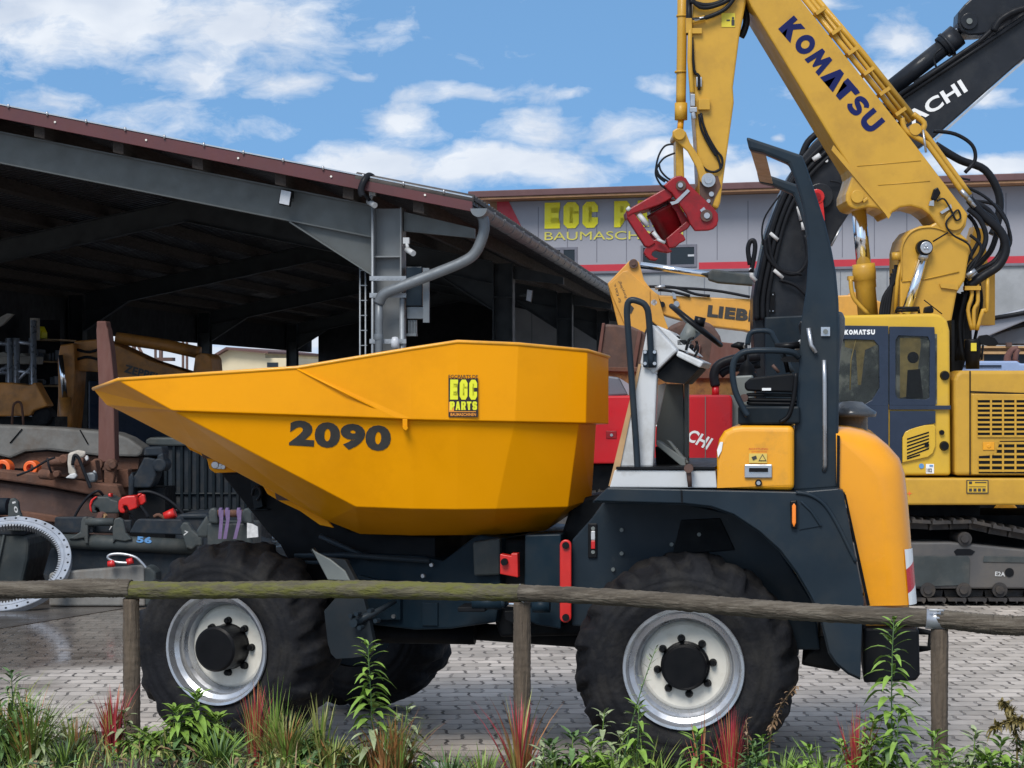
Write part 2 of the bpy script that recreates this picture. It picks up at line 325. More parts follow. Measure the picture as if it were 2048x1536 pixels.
# ------------------------------------------------------------------ geometry helpers
class Pl:
    """A vertical working plane in the yard: origin on the ground, u along it, n away from the camera."""
    def __init__(s, px, d, yaw=0.0):
        s.o = Vector(((px - CX) / F * d, d)); s.yaw = yaw
        c, k = math.cos(R(yaw)), math.sin(R(yaw))
        s.u = Vector((c, -k)); s.n = Vector((k, c))
        s.M = Matrix(((c, k, 0, s.o.x), (-k, c, 0, s.o.y), (0, 0, 1, 0), (0, 0, 0, 1)))
    def pt(s, px, py, off=0.0):
        r = Vector(((px - CX) / F, 1.0))
        t = (off + s.o.dot(s.n)) / r.dot(s.n)
        return Vector(((r * t - s.o).dot(s.u), off, CZ + (HY - py) / F * t))
    def scale(s, px, off=0.0):
        return s.pt(px + 1, 0, off).x - s.pt(px, 0, off).x      # metres per photo pixel there

def catmull(P, k=6):
    P = [Vector(p) for p in P]
    if len(P) < 3: return P
    out = []
    for i in range(len(P) - 1):
        a, b, c, d = P[max(i - 1, 0)], P[i], P[i + 1], P[min(i + 2, len(P) - 1)]
        for j in range(k):
            t = j / k
            out.append(.5 * ((2 * b) + (c - a) * t + (2 * a - 5 * b + 4 * c - d) * t * t + (3 * b - a - 3 * c + d) * t ** 3))
    out.append(P[-1])
    return out

class B:
    """Collects shapes in a plane's own frame and links them as ONE mesh object."""
    def __init__(s, pl): s.bm = bmesh.new(); s.pl = pl
    def poly(s, pts, y0, y1, smooth=False):
        """outline in photo pixels seen at depth y0, extruded to y1"""
        return s.lpoly([(q.x, q.z) for q in (s.pl.pt(a, b, y0) for a, b in pts)], y0, y1)
    def lpoly(s, pts, y0, y1):
        bm = s.bm
        ar = sum(pts[i][0] * pts[(i + 1) % len(pts)][1] - pts[(i + 1) % len(pts)][0] * pts[i][1] for i in range(len(pts)))
        if ar < 0: pts = pts[::-1]
        f = [bm.verts.new((x, y0, z)) for x, z in pts]; b = [bm.verts.new((x, y1, z)) for x, z in pts]
        try:
            fa = bm.faces.new(f); fb = bm.faces.new(b[::-1])
            n = len(f)
            for i in range(n): bm.faces.new((f[i], b[i], b[(i + 1) % n], f[(i + 1) % n]))
        except ValueError: pass
        return s
    def box(s, x0, y0p, x1, y1p, y0, y1):
        """px box: x0,y0p,x1,y1p in photo pixels at depth y0"""
        return s.poly([(x0, y0p), (x1, y0p), (x1, y1p), (x0, y1p)], y0, y1)
    def lbox(s, x0, x1, y0, y1, z0, z1):
        return s.lpoly([(x0, z0), (x1, z0), (x1, z1), (x0, z1)], y0, y1)
    def tube(s, pts, r, seg=10, smooth=True, curve=0, caps=True):
        """pts are (px, py, depth)"""
        return s.ltube([s.pl.pt(*p) for p in pts], r, seg, smooth, curve, caps)
    def ltube(s, P, r, seg=10, smooth=True, curve=0, caps=True):
        P = [Vector(p) for p in P]
        if curve: P = catmull(P, curve)
        rs = r if isinstance(r, (list, tuple)) else [r] * len(P)
        if len(rs) != len(P): rs = [rs[0] + (rs[-1] - rs[0]) * i / (len(P) - 1) for i in range(len(P))]
        bm = s.bm; rings = []; ref = None
        for i, p in enumerate(P):
            t = (P[min(i + 1, len(P) - 1)] - P[max(i - 1, 0)])
            if t.length < 1e-9: t = Vector((0, 0, 1))
            t.normalize()
            if ref is None:
                ref = Vector((0, 1, 0)) if abs(t.y) < .9 else Vector((1, 0, 0))
            a = (ref - t * ref.dot(t)).normalized(); ref = a; b = t.cross(a)
            rings.append([bm.verts.new(p + (a * math.cos(2 * math.pi * j / seg) + b * math.sin(2 * math.pi * j / seg)) * rs[i]) for j in range(seg)])
        for i in range(len(rings) - 1):
            for j in range(seg):
                f = bm.faces.new((rings[i][j], rings[i][(j + 1) % seg], rings[i + 1][(j + 1) % seg], rings[i + 1][j])); f.smooth = smooth
        if caps:
            bm.faces.new(rings[0][::-1]); bm.faces.new(rings[-1])
        return s
    def disc(s, px, py, rpx, y0, y1, seg=28, r2=None):
        """short cylinder along the depth axis"""
        c = s.pl.pt(px, py, y0); r = rpx * (s.pl.pt(px, py - 1, y0).z - c.z)
        return s.lathe_y(c.x, c.z, [(0, y0), (r, y0), (r if r2 is None else r2 * (s.pl.pt(px, py - 1, y0).z - c.z), y1), (0, y1)], seg)
    def lathe_y(s, cx, cz, prof, seg=48, smooth=False, sharp=True):
        """profile of (radius, depth)"""
        bm = s.bm; rings = []
        for r, y in prof:
            if r < 1e-6: rings.append([bm.verts.new((cx, y, cz))])
            else: rings.append([bm.verts.new((cx + r * math.cos(2 * math.pi * j / seg), y, cz + r * math.sin(2 * math.pi * j / seg))) for j in range(seg)])
        for a, b in zip(rings, rings[1:]):
            for j in range(seg):
                k = (j + 1) % seg
                q = [a[j], a[k], b[k], b[j]] if len(a) > 1 and len(b) > 1 else ([a[0], b[k], b[j]] if len(a) == 1 else [a[j], a[k], b[0]])
                f = bm.faces.new(q); f.smooth = smooth
        return s
    def lathe_z(s, cx, cy, prof, seg=32, smooth=True):
        bm = s.bm; rings = []
        for r, z in prof:
            if r < 1e-6: rings.append([bm.verts.new((cx, cy, z))])
            else: rings.append([bm.verts.new((cx + r * math.cos(2 * math.pi * j / seg), cy + r * math.sin(2 * math.pi * j / seg), z)) for j in range(seg)])
        for a, b in zip(rings, rings[1:]):
            for j in range(seg):
                k = (j + 1) % seg
                q = [a[j], a[k], b[k], b[j]] if len(a) > 1 and len(b) > 1 else ([a[0], b[k], b[j]] if len(a) == 1 else [a[j], a[k], b[0]])
                f = bm.faces.new(q); f.smooth = smooth
        return s
    def faces(s, V, FL):
        vs = [s.bm.verts.new(v) for v in V]
        for f in FL:
            try: s.bm.faces.new([vs[i] for i in f])
            except ValueError: pass
        return s

def finish(name, b, m, world_inv, parent=None, bevel=0.0, seg=2, smooth_angle=None, norm=True):
    bm = b.bm
    bm.transform(world_inv @ b.pl.M)
    if norm: bmesh.ops.recalc_face_normals(bm, faces=bm.faces)
    me = bpy.data.meshes.new(name); bm.to_mesh(me); bm.free()
    mm = m if isinstance(m, (list, tuple)) else [m]
    for q in mm: me.materials.append(M[q])
    o = bpy.data.objects.new(name, me); COL.objects.link(o)
    if parent is not None: o.parent = parent
    if bevel:
        md = o.modifiers.new('edge', 'BEVEL'); md.width = bevel; md.segments = seg; md.limit_method = 'ANGLE'; md.angle_limit = R(35)
    return o

SPLIT = set('hitch_hose cloth_end boxes cross_bar lock_bolt boom_pin hose_fittings joint_fitting stick_hoses foot_hoses hose_bundle inner_hoses boom_edge door_lock eye_cover spout_rib red_edge sticker_logo boom_seam lamp_bracket side_cutter track_wear clamp_rail ear reflective_stripe pin_lock side_lug rivets chassis_bolt bolt plate_bolt coupler_pin steering_cylinder door_hinge link_pin conduit cabinet_bracket lug foot_pipes coupler_frame lock_cylinder switch plate_rivet hose_couplings bracket coupling post_fitting mud_patch frame_opening brake_line frame_lug back_plate stick_pipe valve_block upright arm_hoses boom_hoses'.split())
def islands(b):
    # separate pieces that do not touch
    bm = b.bm; seen = set(); comps = []
    bm.verts.index_update()
    for v in bm.verts:
        if v in seen: continue
        st = [v]; seen.add(v); c = []
        while st:
            q = st.pop(); c.append(q)
            for e in q.link_edges:
                w = e.other_vert(q)
                if w not in seen: seen.add(w); st.append(w)
        lo = [min(q.co[i] for q in c) - .003 for i in range(3)]; hi = [max(q.co[i] for q in c) + .003 for i in range(3)]
        comps.append([lo, hi, c])
    merged = True
    while merged:
        merged = False
        for i in range(len(comps)):
            for j in range(i + 1, len(comps)):
                A, C = comps[i], comps[j]
                if all(A[0][k] <= C[1][k] and C[0][k] <= A[1][k] for k in range(3)):
                    A[0] = [min(x, y) for x, y in zip(A[0], C[0])]; A[1] = [max(x, y) for x, y in zip(A[1], C[1])]; A[2] += C[2]; del comps[j]; merged = True; break
            if merged: break
    out = []
    for lo, hi, c in comps:
        n = B(b.pl); mp = {v: n.bm.verts.new(v.co) for v in c}
        fs = set(f for v in c for f in v.link_faces)
        for f in sorted(fs, key=lambda f: f.index if f.index >= 0 else 0):
            try: g = n.bm.faces.new([mp[v] for v in f.verts]); g.smooth = f.smooth
            except ValueError: pass
        out.append(n)
    bm.free()
    return out

class T:
    """One thing: an Empty at its base, parts as children."""
    def __init__(s, name, label, cat, pl, group=None):
        s.pl = pl
        o = bpy.data.objects.new(name, None); COL.objects.link(o)
        o.empty_display_size = .2
        o.location = (pl.o.x, pl.o.y, 0); o.rotation_euler = (0, 0, R(-pl.yaw))
        o['label'] = label; o['category'] = cat
        if group: o['group'] = group
        s.o = o; s.inv = pl.M.inverted()
    def b(s, pl=None): return B(pl or s.pl)
    def level(s, p):
        # a part's own pieces are the last level: anything finer joins them
        while p is not None and p != s.o and p.parent is not None and p.parent != s.o: p = p.parent
        return p
    def add(s, name, b, m, parent=None, bevel=0.0, seg=2, label=None, **k):
        parent = s.level(parent)
        if name in SPLIT:
            o = None
            for piece in islands(b):
                q = finish(name, piece, m, s.inv, parent or s.o, bevel, seg, **k); o = o or q
            return o
        o = finish(name, b, m, s.inv, parent or s.o, bevel, seg, **k)
        if label: o['label'] = label
        return o
    def text(s, name, txt, m, p0, p1, h, off, parent=None, bold=.0, shear=0.0, pl=None, flip=1):
        """lettering laid on a surface: baseline from p0 to p1 in photo pixels, cap height h pixels"""
        pl = pl or s.pl
        me = text_mesh(txt, bold, shear)
        a, e = pl.pt(p0[0], p0[1], off), pl.pt(p1[0], p1[1], off)
        d = e - a; hh = h * (pl.pt(p0[0], p0[1] - 1, off).z - a.z)
        upv = Vector((-d.z, 0, d.x)).normalized() * hh * flip
        for vtx in me.vertices:
            q = a + d * vtx.co.x + upv * vtx.co.y; q.y = off - vtx.co.z * .0
            vtx.co = s.inv @ pl.M @ q
        me.materials.append(M[m])
        o = bpy.data.objects.new(name, me); COL.objects.link(o); o.parent = s.level(parent) or s.o
        return o

GLY = {
 'E': [(0, 0), (1, 0), (1, .2), (.42, .2), (.42, .41), (.92, .41), (.92, .6), (.42, .6), (.42, .8), (1, .8), (1, 1), (0, 1)],
 'G': [(.26, 0), (.76, 0), (1, .17), (1, .55), (.58, .55), (.58, .38), (.62, .38), (.62, .2), (.4, .2), (.4, .8), (.62, .8), (.62, .65), (1, .65), (1, .83), (.76, 1), (.26, 1), (0, .83), (0, .17)],
 'C': [(.26, 0), (.76, 0), (1, .17), (1, .40), (.6, .40), (.6, .2), (.4, .2), (.4, .8), (.6, .8), (.6, .60), (1, .60), (1, .83), (.76, 1), (.26, 1), (0, .83), (0, .17)],
 'P': [(0, 0), (.4, 0), (.4, .36), (.78, .36), (1, .5), (1, .86), (.8, 1), (.4, 1), (.4, .8), (.6, .8), (.6, .56), (.4, .56), (.4, .8), (.4, 1), (0, 1)],
 'A': [(0, 0), (.36, 0), (.4, .2), (.6, .2), (.64, 0), (1, 0), (.72, 1), (.5, 1), (.5, .74), (.56, .4), (.44, .4), (.5, .74), (.5, 1), (.28, 1)],
 'R': [(0, 0), (.4, 0), (.4, .36), (.5, .36), (.64, 0), (1, 0), (.82, .42), (1, .54), (1, .86), (.8, 1), (.4, 1), (.4, .8), (.6, .8), (.6, .56), (.4, .56), (.4, .8), (.4, 1), (0, 1)],
 'T': [(.3, 0), (.7, 0), (.7, .78), (1, .78), (1, 1), (0, 1), (0, .78), (.3, .78)],
 'S': [(.2, 0), (.8, 0), (1, .15), (1, .45), (.85, .58), (.4, .62), (.4, .8), (.62, .8), (.62, .7), (1, .7), (1, .85), (.8, 1), (.2, 1), (0, .85), (0, .56), (.15, .43), (.6, .38), (.6, .2), (.38, .2), (.38, .3), (0, .3), (0, .15)],
}
GLK = {
 'K': [(0, 0), (.32, 0), (.32, .36), (.62, 0), (1.04, 0), (.58, .52), (.99, 1), (.6, 1), (.32, .66), (.32, 1), (0, 1)],
 'M': [(0, 0), (.29, 0), (.37, .50), (.56, .08), (.66, .08), (.85, .50), (.93, 0), (1.22, 0), (1.04, 1), (.80, 1), (.61, .56), (.42, 1), (.18, 1)],
 'A': [(0, 0), (.34, 0), (.55, .58), (.76, 0), (1.1, 0), (.71, 1), (.39, 1)],
 'T': [(.33, 0), (.67, 0), (.67, .72), (.98, .72), (.98, 1), (.02, 1), (.02, .72), (.33, .72)],
 'O': ('strip', [(.5 + .36 * math.cos(i * math.pi / 12), .5 + .36 * math.sin(i * math.pi / 12)) for i in range(25)], .28),
 'S': ('strip', [(.86, .73), (.76, .83), (.5, .87), (.26, .80), (.20, .66), (.34, .55), (.62, .46), (.76, .35), (.72, .20), (.5, .13), (.24, .16), (.10, .27)], .26),
 'U': ('strip', [(.16, 1), (.16, .5), (.20, .28), (.34, .165), (.52, .14), (.70, .165), (.84, .28), (.88, .5), (.88, 1)], .30),
}
def stroke_mesh(txt, gap=.10):
    bm = bmesh.new(); x = 0.0
    for ch in txt:
        g = GLK[ch]
        if g[0] == 'strip':
            P = g[1] if ch == 'O' else [(q.x, q.y) for q in catmull([Vector((a, b, 0)) for a, b in g[1]], 5)]
            h = g[2] / 2; pr = None; n = len(P)
            for i in range(n):
                if ch == 'O': tx, ty = P[(i + 1) % (n - 1)][0] - P[i - 1 if i else n - 2][0], P[(i + 1) % (n - 1)][1] - P[i - 1 if i else n - 2][1]
                else: tx, ty = P[min(i + 1, n - 1)][0] - P[max(i - 1, 0)][0], P[min(i + 1, n - 1)][1] - P[max(i - 1, 0)][1]
                l = math.hypot(tx, ty) or 1; nx, ny = -ty / l * h, tx / l * h
                q = (bm.verts.new((x + P[i][0] + nx, P[i][1] + ny, 0)), bm.verts.new((x + P[i][0] - nx, P[i][1] - ny, 0)))
                if pr: bm.faces.new((pr[0], pr[1], q[1], q[0]))
                pr = q
            w = 1.0
        else:
            bm.faces.new([bm.verts.new((x + a, b, 0)) for a, b in g]); w = max(a for a, b in g)
        x += w + (gap if ch not in 'A' else .02) - (.10 if ch == 'A' else 0)
    bmesh.ops.triangulate(bm, faces=bm.faces)
    me = bpy.data.meshes.new('lettering'); bm.to_mesh(me); bm.free(); normalise(me); return me
def block_mesh(txt, gap=.22, wd=.62, space=.5):
    """heavy octagonal capitals"""
    bm = bmesh.new(); x = 0.0
    for ch in txt:
        if ch == ' ': x += space; continue
        g = GLY[ch]
        if ch in 'PAR':      # a slit joins the counter to the outside: cut it in two pieces instead of a keyhole
            seen = {}; loop = []
        vs = [bm.verts.new((x + a * wd, c, 0)) for a, c in g]
        edges = []
        try: bm.faces.new(vs)
        except ValueError: pass
        x += wd + gap * wd
    bmesh.ops.triangulate(bm, faces=bm.faces)
    me = bpy.data.meshes.new('lettering'); bm.to_mesh(me); bm.free()
    normalise(me); return me
def normalise(me):
    xs = [q.co.x for q in me.vertices]; ys = [q.co.y for q in me.vertices]
    x0, x1, y0, y1 = min(xs), max(xs), min(ys), max(ys)
    for q in me.vertices:
        q.co.x = (q.co.x - x0) / (x1 - x0); q.co.y = (q.co.y - y0) / (y1 - y0)
def text_mesh(txt, bold=0.0, shear=0.0):
    if txt.startswith('#'): return block_mesh(txt[1:])
    if txt.startswith('@'): return stroke_mesh(txt[1:])
    cu = bpy.data.curves.new('lettering', 'FONT'); cu.body = txt; cu.offset = bold; cu.shear = shear; cu.resolution_u = 4
    cu.space_character = 1.0 + bold * 1.8
    o = bpy.data.objects.new('lettering_source', cu); COL.objects.link(o)
    dg = bpy.context.evaluated_depsgraph_get()
    me = bpy.data.meshes.new_from_object(o.evaluated_get(dg))
    bpy.data.objects.remove(o); bpy.data.curves.remove(cu)
    me.materials.clear()
    normalise(me); return me

def solo(name, label, cat, b, m, bevel=0.0, group=None, kind=None, **k):
    o = finish(name, b, m, b.pl.M.inverted(), None, bevel, **k)
    o.location = (b.pl.o.x, b.pl.o.y, 0); o.rotation_euler = (0, 0, R(-b.pl.yaw))
    if label: o['label'] = label
    if cat: o['category'] = cat
    if group: o['group'] = group
    if kind: o['kind'] = kind
    return o

# ================================================================== SETTING
def gpt(px, py, z=0.0):
    """point on level z seen at a photo pixel"""
    d = (CZ - z) * F / (py - HY)
    return ((px - CX) / F * d, d, z)
Z0 = Pl(CX, 1e-6, 0)
g = B(Z0)
g.faces([(-400, -60, 0), (400, -60, 0), (400, 900, 0), (-400, 900, 0)], [(0, 1, 2, 3)])
solo('yard_pavement', None, None, g, 'pavers', kind='structure')
g = B(Z0)
sl = [gpt(-900, 1262, .004), gpt(0, 1257, .004), gpt(262, 1214, .004), gpt(470, 1185, .004)]
g.faces(sl + [(-2.0, 70, .004), (-40, 70, .004)], [(0, 1, 2, 3, 4, 5)])
solo('concrete_apron', None, None, g, 'wet_concrete', kind='structure')

# planted bed with its stone edging in front of the fence
BEDLINE = [(-6.0, 12.75), (-4.0, 12.45), (-2.4, 12.05), (-1.0, 11.55), (.4, 10.95), (1.2, 10.7), (2.4, 10.3), (4.0, 9.9), (6, 9.4)]
def bedy(x):
    for (a, b), (c, d) in zip(BEDLINE, BEDLINE[1:]):
        if a <= x <= c: return b + (d - b) * (x - a) / (c - a)
    return BEDLINE[0][1] if x < 0 else BEDLINE[-1][1]
def bedz(x, y): return .13 + .05 * math.sin(x * 2.1 + y) + .04 * math.sin(x * 5.3 - y * 3.1) + min(.12, max(0, (bedy(x) - y) * .07))
g = B(Z0); nx, ny = 90, 22
V = []; FL = []
for i in range(nx + 1):
    x = -6 + 12 * i / nx
    for j in range(ny + 1):
        y = bedy(x) - .1 - 3.6 * j / ny
        V.append((x, y, bedz(x, y) + random.uniform(-.012, .012)))
for i in range(nx):
    for j in range(ny):
        a = i * (ny + 1) + j; FL.append((a, a + 1, a + ny + 2, a + ny + 1))
g.faces(V, FL)
so = solo('bed_soil', None, None, g, 'soil', kind='structure')
for p_ in so.data.polygons: p_.use_smooth = True
g = B(Z0)
x = -5.5
while x < 5.5:
    w = random.uniform(.28, .42); y = bedy(x + w / 2); s_ = (bedy(x + w) - bedy(x)) / w; h = .14 + random.uniform(-.015, .02)
    hw = .055
    pts = [(x + .008, bedy(x) - hw), (x + w - .008, bedy(x + w) - hw), (x + w - .008, bedy(x + w) + hw), (x + .008, bedy(x) + hw)]
    g.faces([(a, b, -.05) for a, b in pts] + [(a, b, h) for a, b in pts], [(0, 1, 5, 4), (1, 2, 6, 5), (2, 3, 7, 6), (3, 0, 4, 7), (4, 5, 6, 7)])
    x += w
solo('kerb_edging', None, None, g, 'kerb_stone', bevel=.012, kind='structure')

# ------------------------------------------------------------------ open shed
SH = Pl(779, 23.0, 6.6)
sh = T('open_shed', 'open sided steel shed with dark red verge, roofed over heaps of machine parts', 'shed', SH)
EZ = 3.97                                   # underside of rafters at the right column
a = SH.pt(0, 213, -.5); b_ = SH.pt(945, 399, -.5)
SL = (b_.z - a.z) / (b_.x - a.x)            # fall of the roof to the right
RX = -4.86; XE = SH.pt(945, 399, -.5).x     # ridge and eave
def rz(x): return a.z + SL * ((x if x > RX else 2 * RX - x) - a.x)     # top of the roof skin
LEN = 44.0
XL = 2 * RX - XE
def slope_box(b, x0, x1, d0, d1, y0, y1):
    """box following the roof fall, d0..d1 below the roof skin"""
    b.lpoly([(x0, rz(x0) - d0), (x1, rz(x1) - d0), (x1, rz(x1) - d1), (x0, rz(x0) - d1)], y0, y1)
b = sh.b()
for x0, x1 in ((RX, XE), (XL, RX)): slope_box(b, x0, x1, .012, .05, -.46, LEN)
# corrugation of the underside
for x0, x1 in ((RX, XE), (XL, RX)):
    y = -.3
    while y < LEN:
        slope_box(b, x0 + .02, x1 - .02, .052, .088, y, y + .07); y += .2
roof = sh.add('roof', b, 'roof_metal')
b = sh.b()
for x0, x1 in ((RX, XE + .02), (XL - .02, RX)):
    slope_box(b, x0, x1, -.03, .008, -.47, LEN)
k = 0
y = -.47
while y < LEN:                              # rounded tile ends along the eave
    b.ltube([(XE + .01, y, rz(XE) + .0), (XE - 1.2, y, rz(XE - 1.2) + .0)], .05, 8); y += .22
sh.add('roof_covering', b, 'roof_tile', roof)
b = sh.b()
for x0, x1 in ((RX, XE), (XL, RX)): slope_box(b, x0, x1, -.012, .125, -.51, -.475)
fas = sh.add('verge_board', b, 'fascia_red', roof, bevel=.004)
b = sh.b()
for x0, x1 in ((RX, XE), (XL, RX)):
    slope_box(b, x0, x1, -.03, -.016, -.52, -.40)
    x = x0
for i in range(14):
    x = RX + (XE - RX) * (i + .3) / 14
    b.ltube([(x, -.525, rz(x) + .0), (x, -.525, rz(x) + .04)], .012, 6)
sh.add('verge_flashing', b, 'steel', fas)
b = sh.b()
for i in range(6):
    x = RX + (XE - RX) * (i + .5) / 6
    b.ltube([(x, -.525, rz(x) - .05), (x, -.505, rz(x) - .05)], .011, 8)
sh.add('rivets', b, 'rim_cream', fas)
# purlins, one part each
PX = [SH.pt(px, py, -.3).x for px, py in ((85, 262), (242, 294), (400, 325), (565, 357), (700, 385), (840, 412))]
for x in [PX[0] - 1.6 * (PX[1] - PX[0]), PX[0] - .8 * (PX[1] - PX[0])] + PX + [2 * RX - q for q in PX]:
    b = sh.b(); slope_box(b, x - .055, x + .055, .08, .235, -.40, LEN)
    sh.add('purlin', b, 'timber')
# frames: rafter with haunch, columns with flanges and stiffeners
HX = SH.pt(582, 415, 0).x
for i, y in enumerate([0, 10, 20, 30, 40]):
    mt = 'shed_steel' if i == 0 else 'shed_steel_shaded'
    for sgn in (1, -1):
        f = (lambda q: q) if sgn == 1 else (lambda q: 2 * RX - q)
        b = sh.b()
        web = [(RX, rz(RX) - .24), (-.16, rz(-.16) - .24), (-.16, rz(-.16) - .24 - .72), (HX, rz(HX) - .24 - .33), (RX, rz(RX) - .24 - .33)]
        b.lpoly([(f(p), q) for p, q in web], y - .008, y + .008)
        for lo, hi in ((.236, .25), (.56, .575)):
            b.lpoly([(f(RX), rz(RX) - lo), (f(-.16), rz(-.16) - lo), (f(-.16), rz(-.16) - hi), (f(RX), rz(RX) - hi)], y - .09, y + .09)
        b.lpoly([(f(HX), rz(HX) - .57), (f(-.16), rz(-.16) - .955), (f(-.16), rz(-.16) - .975), (f(HX), rz(HX) - .59)], y - .09, y + .09)
        if sgn == 1:
            b.lpoly([(.16, rz(.16) - .24), (XE - .04, rz(XE) - .26), (XE - .04, rz(XE) - .36), (.16, rz(.16) - .44)], y - .05, y + .05)
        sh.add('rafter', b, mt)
        b = sh.b(); cx = f(0.0)
        top = rz(0) - .236
        b.lbox(cx - .135, cx + .135, y - .006, y + .006, 0, top)
        b.lbox(cx - .15, cx - .135, y - .15, y + .15, 0, top); b.lbox(cx + .135, cx + .15, y - .15, y + .15, 0, top)
        for z in (3.42, 2.2, 1.0): b.lbox(cx - .134, cx + .134, y - .14, y - .007, z, z + .015)
        sh.add('column', b, ('column_steel' if i == 0 else mt) if sgn == 1 else 'shed_steel_shaded')
# walls: closed far end; dark left backdrop added, its front left open for light
b = sh.b()
b.lpoly([(2 * RX, 0), (0, 0), (0, rz(0) - .3), (RX, rz(RX) - .3), (2 * RX, rz(0) - .3)], LEN - .3, LEN - .2)
sh.add('end_wall', b, 'dark_wall')
b = sh.b(); b.lbox(2 * RX - .3, 2 * RX - .2, 13.0, 23.0, 0, rz(0) - .3); b.lbox(2 * RX - .3, 2 * RX - .2, 23.0, LEN - .31, 3.2, rz(0) - .3)
sh.add('side_backdrop', b, 'dark_wall')
# gutter and downpipe
b = sh.b(); n = 10; gx = XE + .07
gz = SH.pt(938, 418, -.5).z
gb = []
for i in range(n + 1):
    an = math.pi + math.pi * i / n
    gb.append((gx + .085 * math.cos(an), gz + .085 * math.sin(an)))
for i in range(n, -1, -1):
    an = math.pi + math.pi * i / n
    gb.append((gx + .075 * math.cos(an), gz + .075 * math.sin(an)))
b.lpoly(gb, -.55, LEN)
for y in (-.55,): b.lpoly(gb[:n + 1], y - .006, y)
y = .1
while y < LEN:
    b.lpoly([(gx - .092, gz + .012), (gx + .092, gz + .012), (gx + .092, gz - .004), (gx + .07, gz - .065), (gx, gz - .094), (gx - .07, gz - .065), (gx - .092, gz - .004)], y, y + .03); y += .9
gut = sh.add('gutter', b, 'galv')
b = sh.b()
dp = [(962, 426, -.30), (968, 445, -.30), (966, 470, -.30), (950, 506, -.30), (925, 524, -.30), (880, 543, -.30), (800, 574, -.30), (768, 588, -.28), (758, 606, -.26)]
b.tube(dp, .056, 14, curve=5); b.tube([(758, 600, -.26), (758, 640, -.26), (758, 1150, -.26)], .04, 12)
for q in ((872, 546), (946, 511)): pass
c1 = SH.pt(757, 668, -.26); b.lathe_z(c1.x, c1.y, [(.046, c1.z), (.05, c1.z - .03), (.046, c1.z - .06)], 14)
sh.add('downpipe', b, 'galv', gut)
# services clamped to the first column
b = sh.b()
for py in (556, 590, 682):
    b.box(739, py - 4, 812, py + 5, -.22, -.19)
    for i in range(7): b.box(745 + 9 * i, py - 1, 750 + 9 * i, py + 2, -.224, -.218)
sh.add('clamp_rail', b, 'galv_bright')
b = sh.b()
b.tube([(745, 405, -.2), (745, 1100, -.2)], .014, 8)
b.tube([(804, 596, -.17), (804, 1100, -.17)], .026, 8)
for px in (720, 731): b.tube([(px, 515, .1), (px, 1100, .1)], .009, 8)
for i in range(9): b.box(720, 540 + 30 * i, 734, 541.5 + 30 * i, .09, .11)
sh.add('conduit', b, 'galv_bright')
b = sh.b(); b.tube([(725, 392, -.56), (722, 380, -.56), (728, 362, -.55), (736, 352, -.5), (744, 354, -.45), (746, 362, -.4)], .035, 10, curve=5)
b.tube([(722, 384, -.56), (735, 395, -.4), (744, 408, -.25)], .02, 8, curve=4)
sh.add('cable_loop', b, 'hose')
b = sh.b()
b.box(812, 533, 844, 612, -.1, .2)
sh.add('switch_cabinet', b, 'slate', bevel=.01)
b = sh.b(); b.box(846, 536, 858, 645, -.15, -.1); b.box(814, 614, 846, 637, -.08, .15)
for i in range(6): b.box(816 + 3 * i, 640, 818 + 3 * i, 668, -.05, 0)
b.box(812, 667, 832, 672, -.06, .05)
sh.add('cabinet_bracket', b, 'galv')

def floodlight(label, px, py, w, h, off, tilt, arm):
    t = T('floodlight', label, 'floodlight', SH, 'floodlights on the shed')
    b = t.b()
    q = [(px - w, py + h - tilt), (px + w - tilt, py + h), (px + w, py - h + tilt), (px - w + tilt, py - h)]
    b.poly(q, off, off + .07)
    t.add('housing', b, 'plastic_black', bevel=.008)
    q2 = [(px + (x - px) * .86, py + (y - py) * .88) for x, y in q]
    b = t.b(); b.poly(q2, off - .012, off - .001); t.add('lens', b, 'lamp_glass', bevel=.003)
    b = t.b(); b.tube([(px + w * .6, py, off + .05)] + arm, .02, 8); t.add('bracket', b, 'shed_steel')
floodlight('tilted white faced floodlight hung under the rafter near the first column', 570, 395, 14, 18, -.28, 5, [(585, 400, -.12), (584, 385, -.02)])
floodlight('small white floodlight on an arm beside the second shed column', 1058, 591, 7, 14, 9.55, 3, [(1046, 590, 9.8), (1040, 590, 9.9)])
def camera_thing(label, px, py, off, k):
    t = T('security_camera', label, 'camera', SH, 'security cameras on the first shed column')
    b = t.b(); b.tube([(px - 4, py + 2, off), (px + 9, py + 10, off - .1)], .03, 12); t.add('housing', b, 'white_plastic')
    b = t.b(); b.tube([(px - 2, py + 2, off), (px + k, py - 12, off + .02)], .018, 8); b.box(px + k - 7, py - 22, px + k + 5, py - 10, off, off + .06); t.add('mount', b, 'white_plastic')
camera_thing('white camera fixed at the top of the first shed column', 741, 401, -.3, 4)
camera_thing('white camera on the right flange of the first shed column', 818, 497, -.25, -5)
t = T('wall_lamp', 'small round white lamp low on the first shed column above the skip', 'lamp', SH)
b = t.b(); c = SH.pt(790, 683, -.3); b.lathe_z(c.x, c.y, [(0, c.z + .05), (.03, c.z + .045), (.045, c.z), (.04, c.z - .06), (0, c.z - .07)], 16); t.add('globe', b, 'lamp_glass')
b = t.b(); b.tube([(790, 688, -.28), (793, 694, -.2)], .02, 8); t.add('mount', b, 'galv')

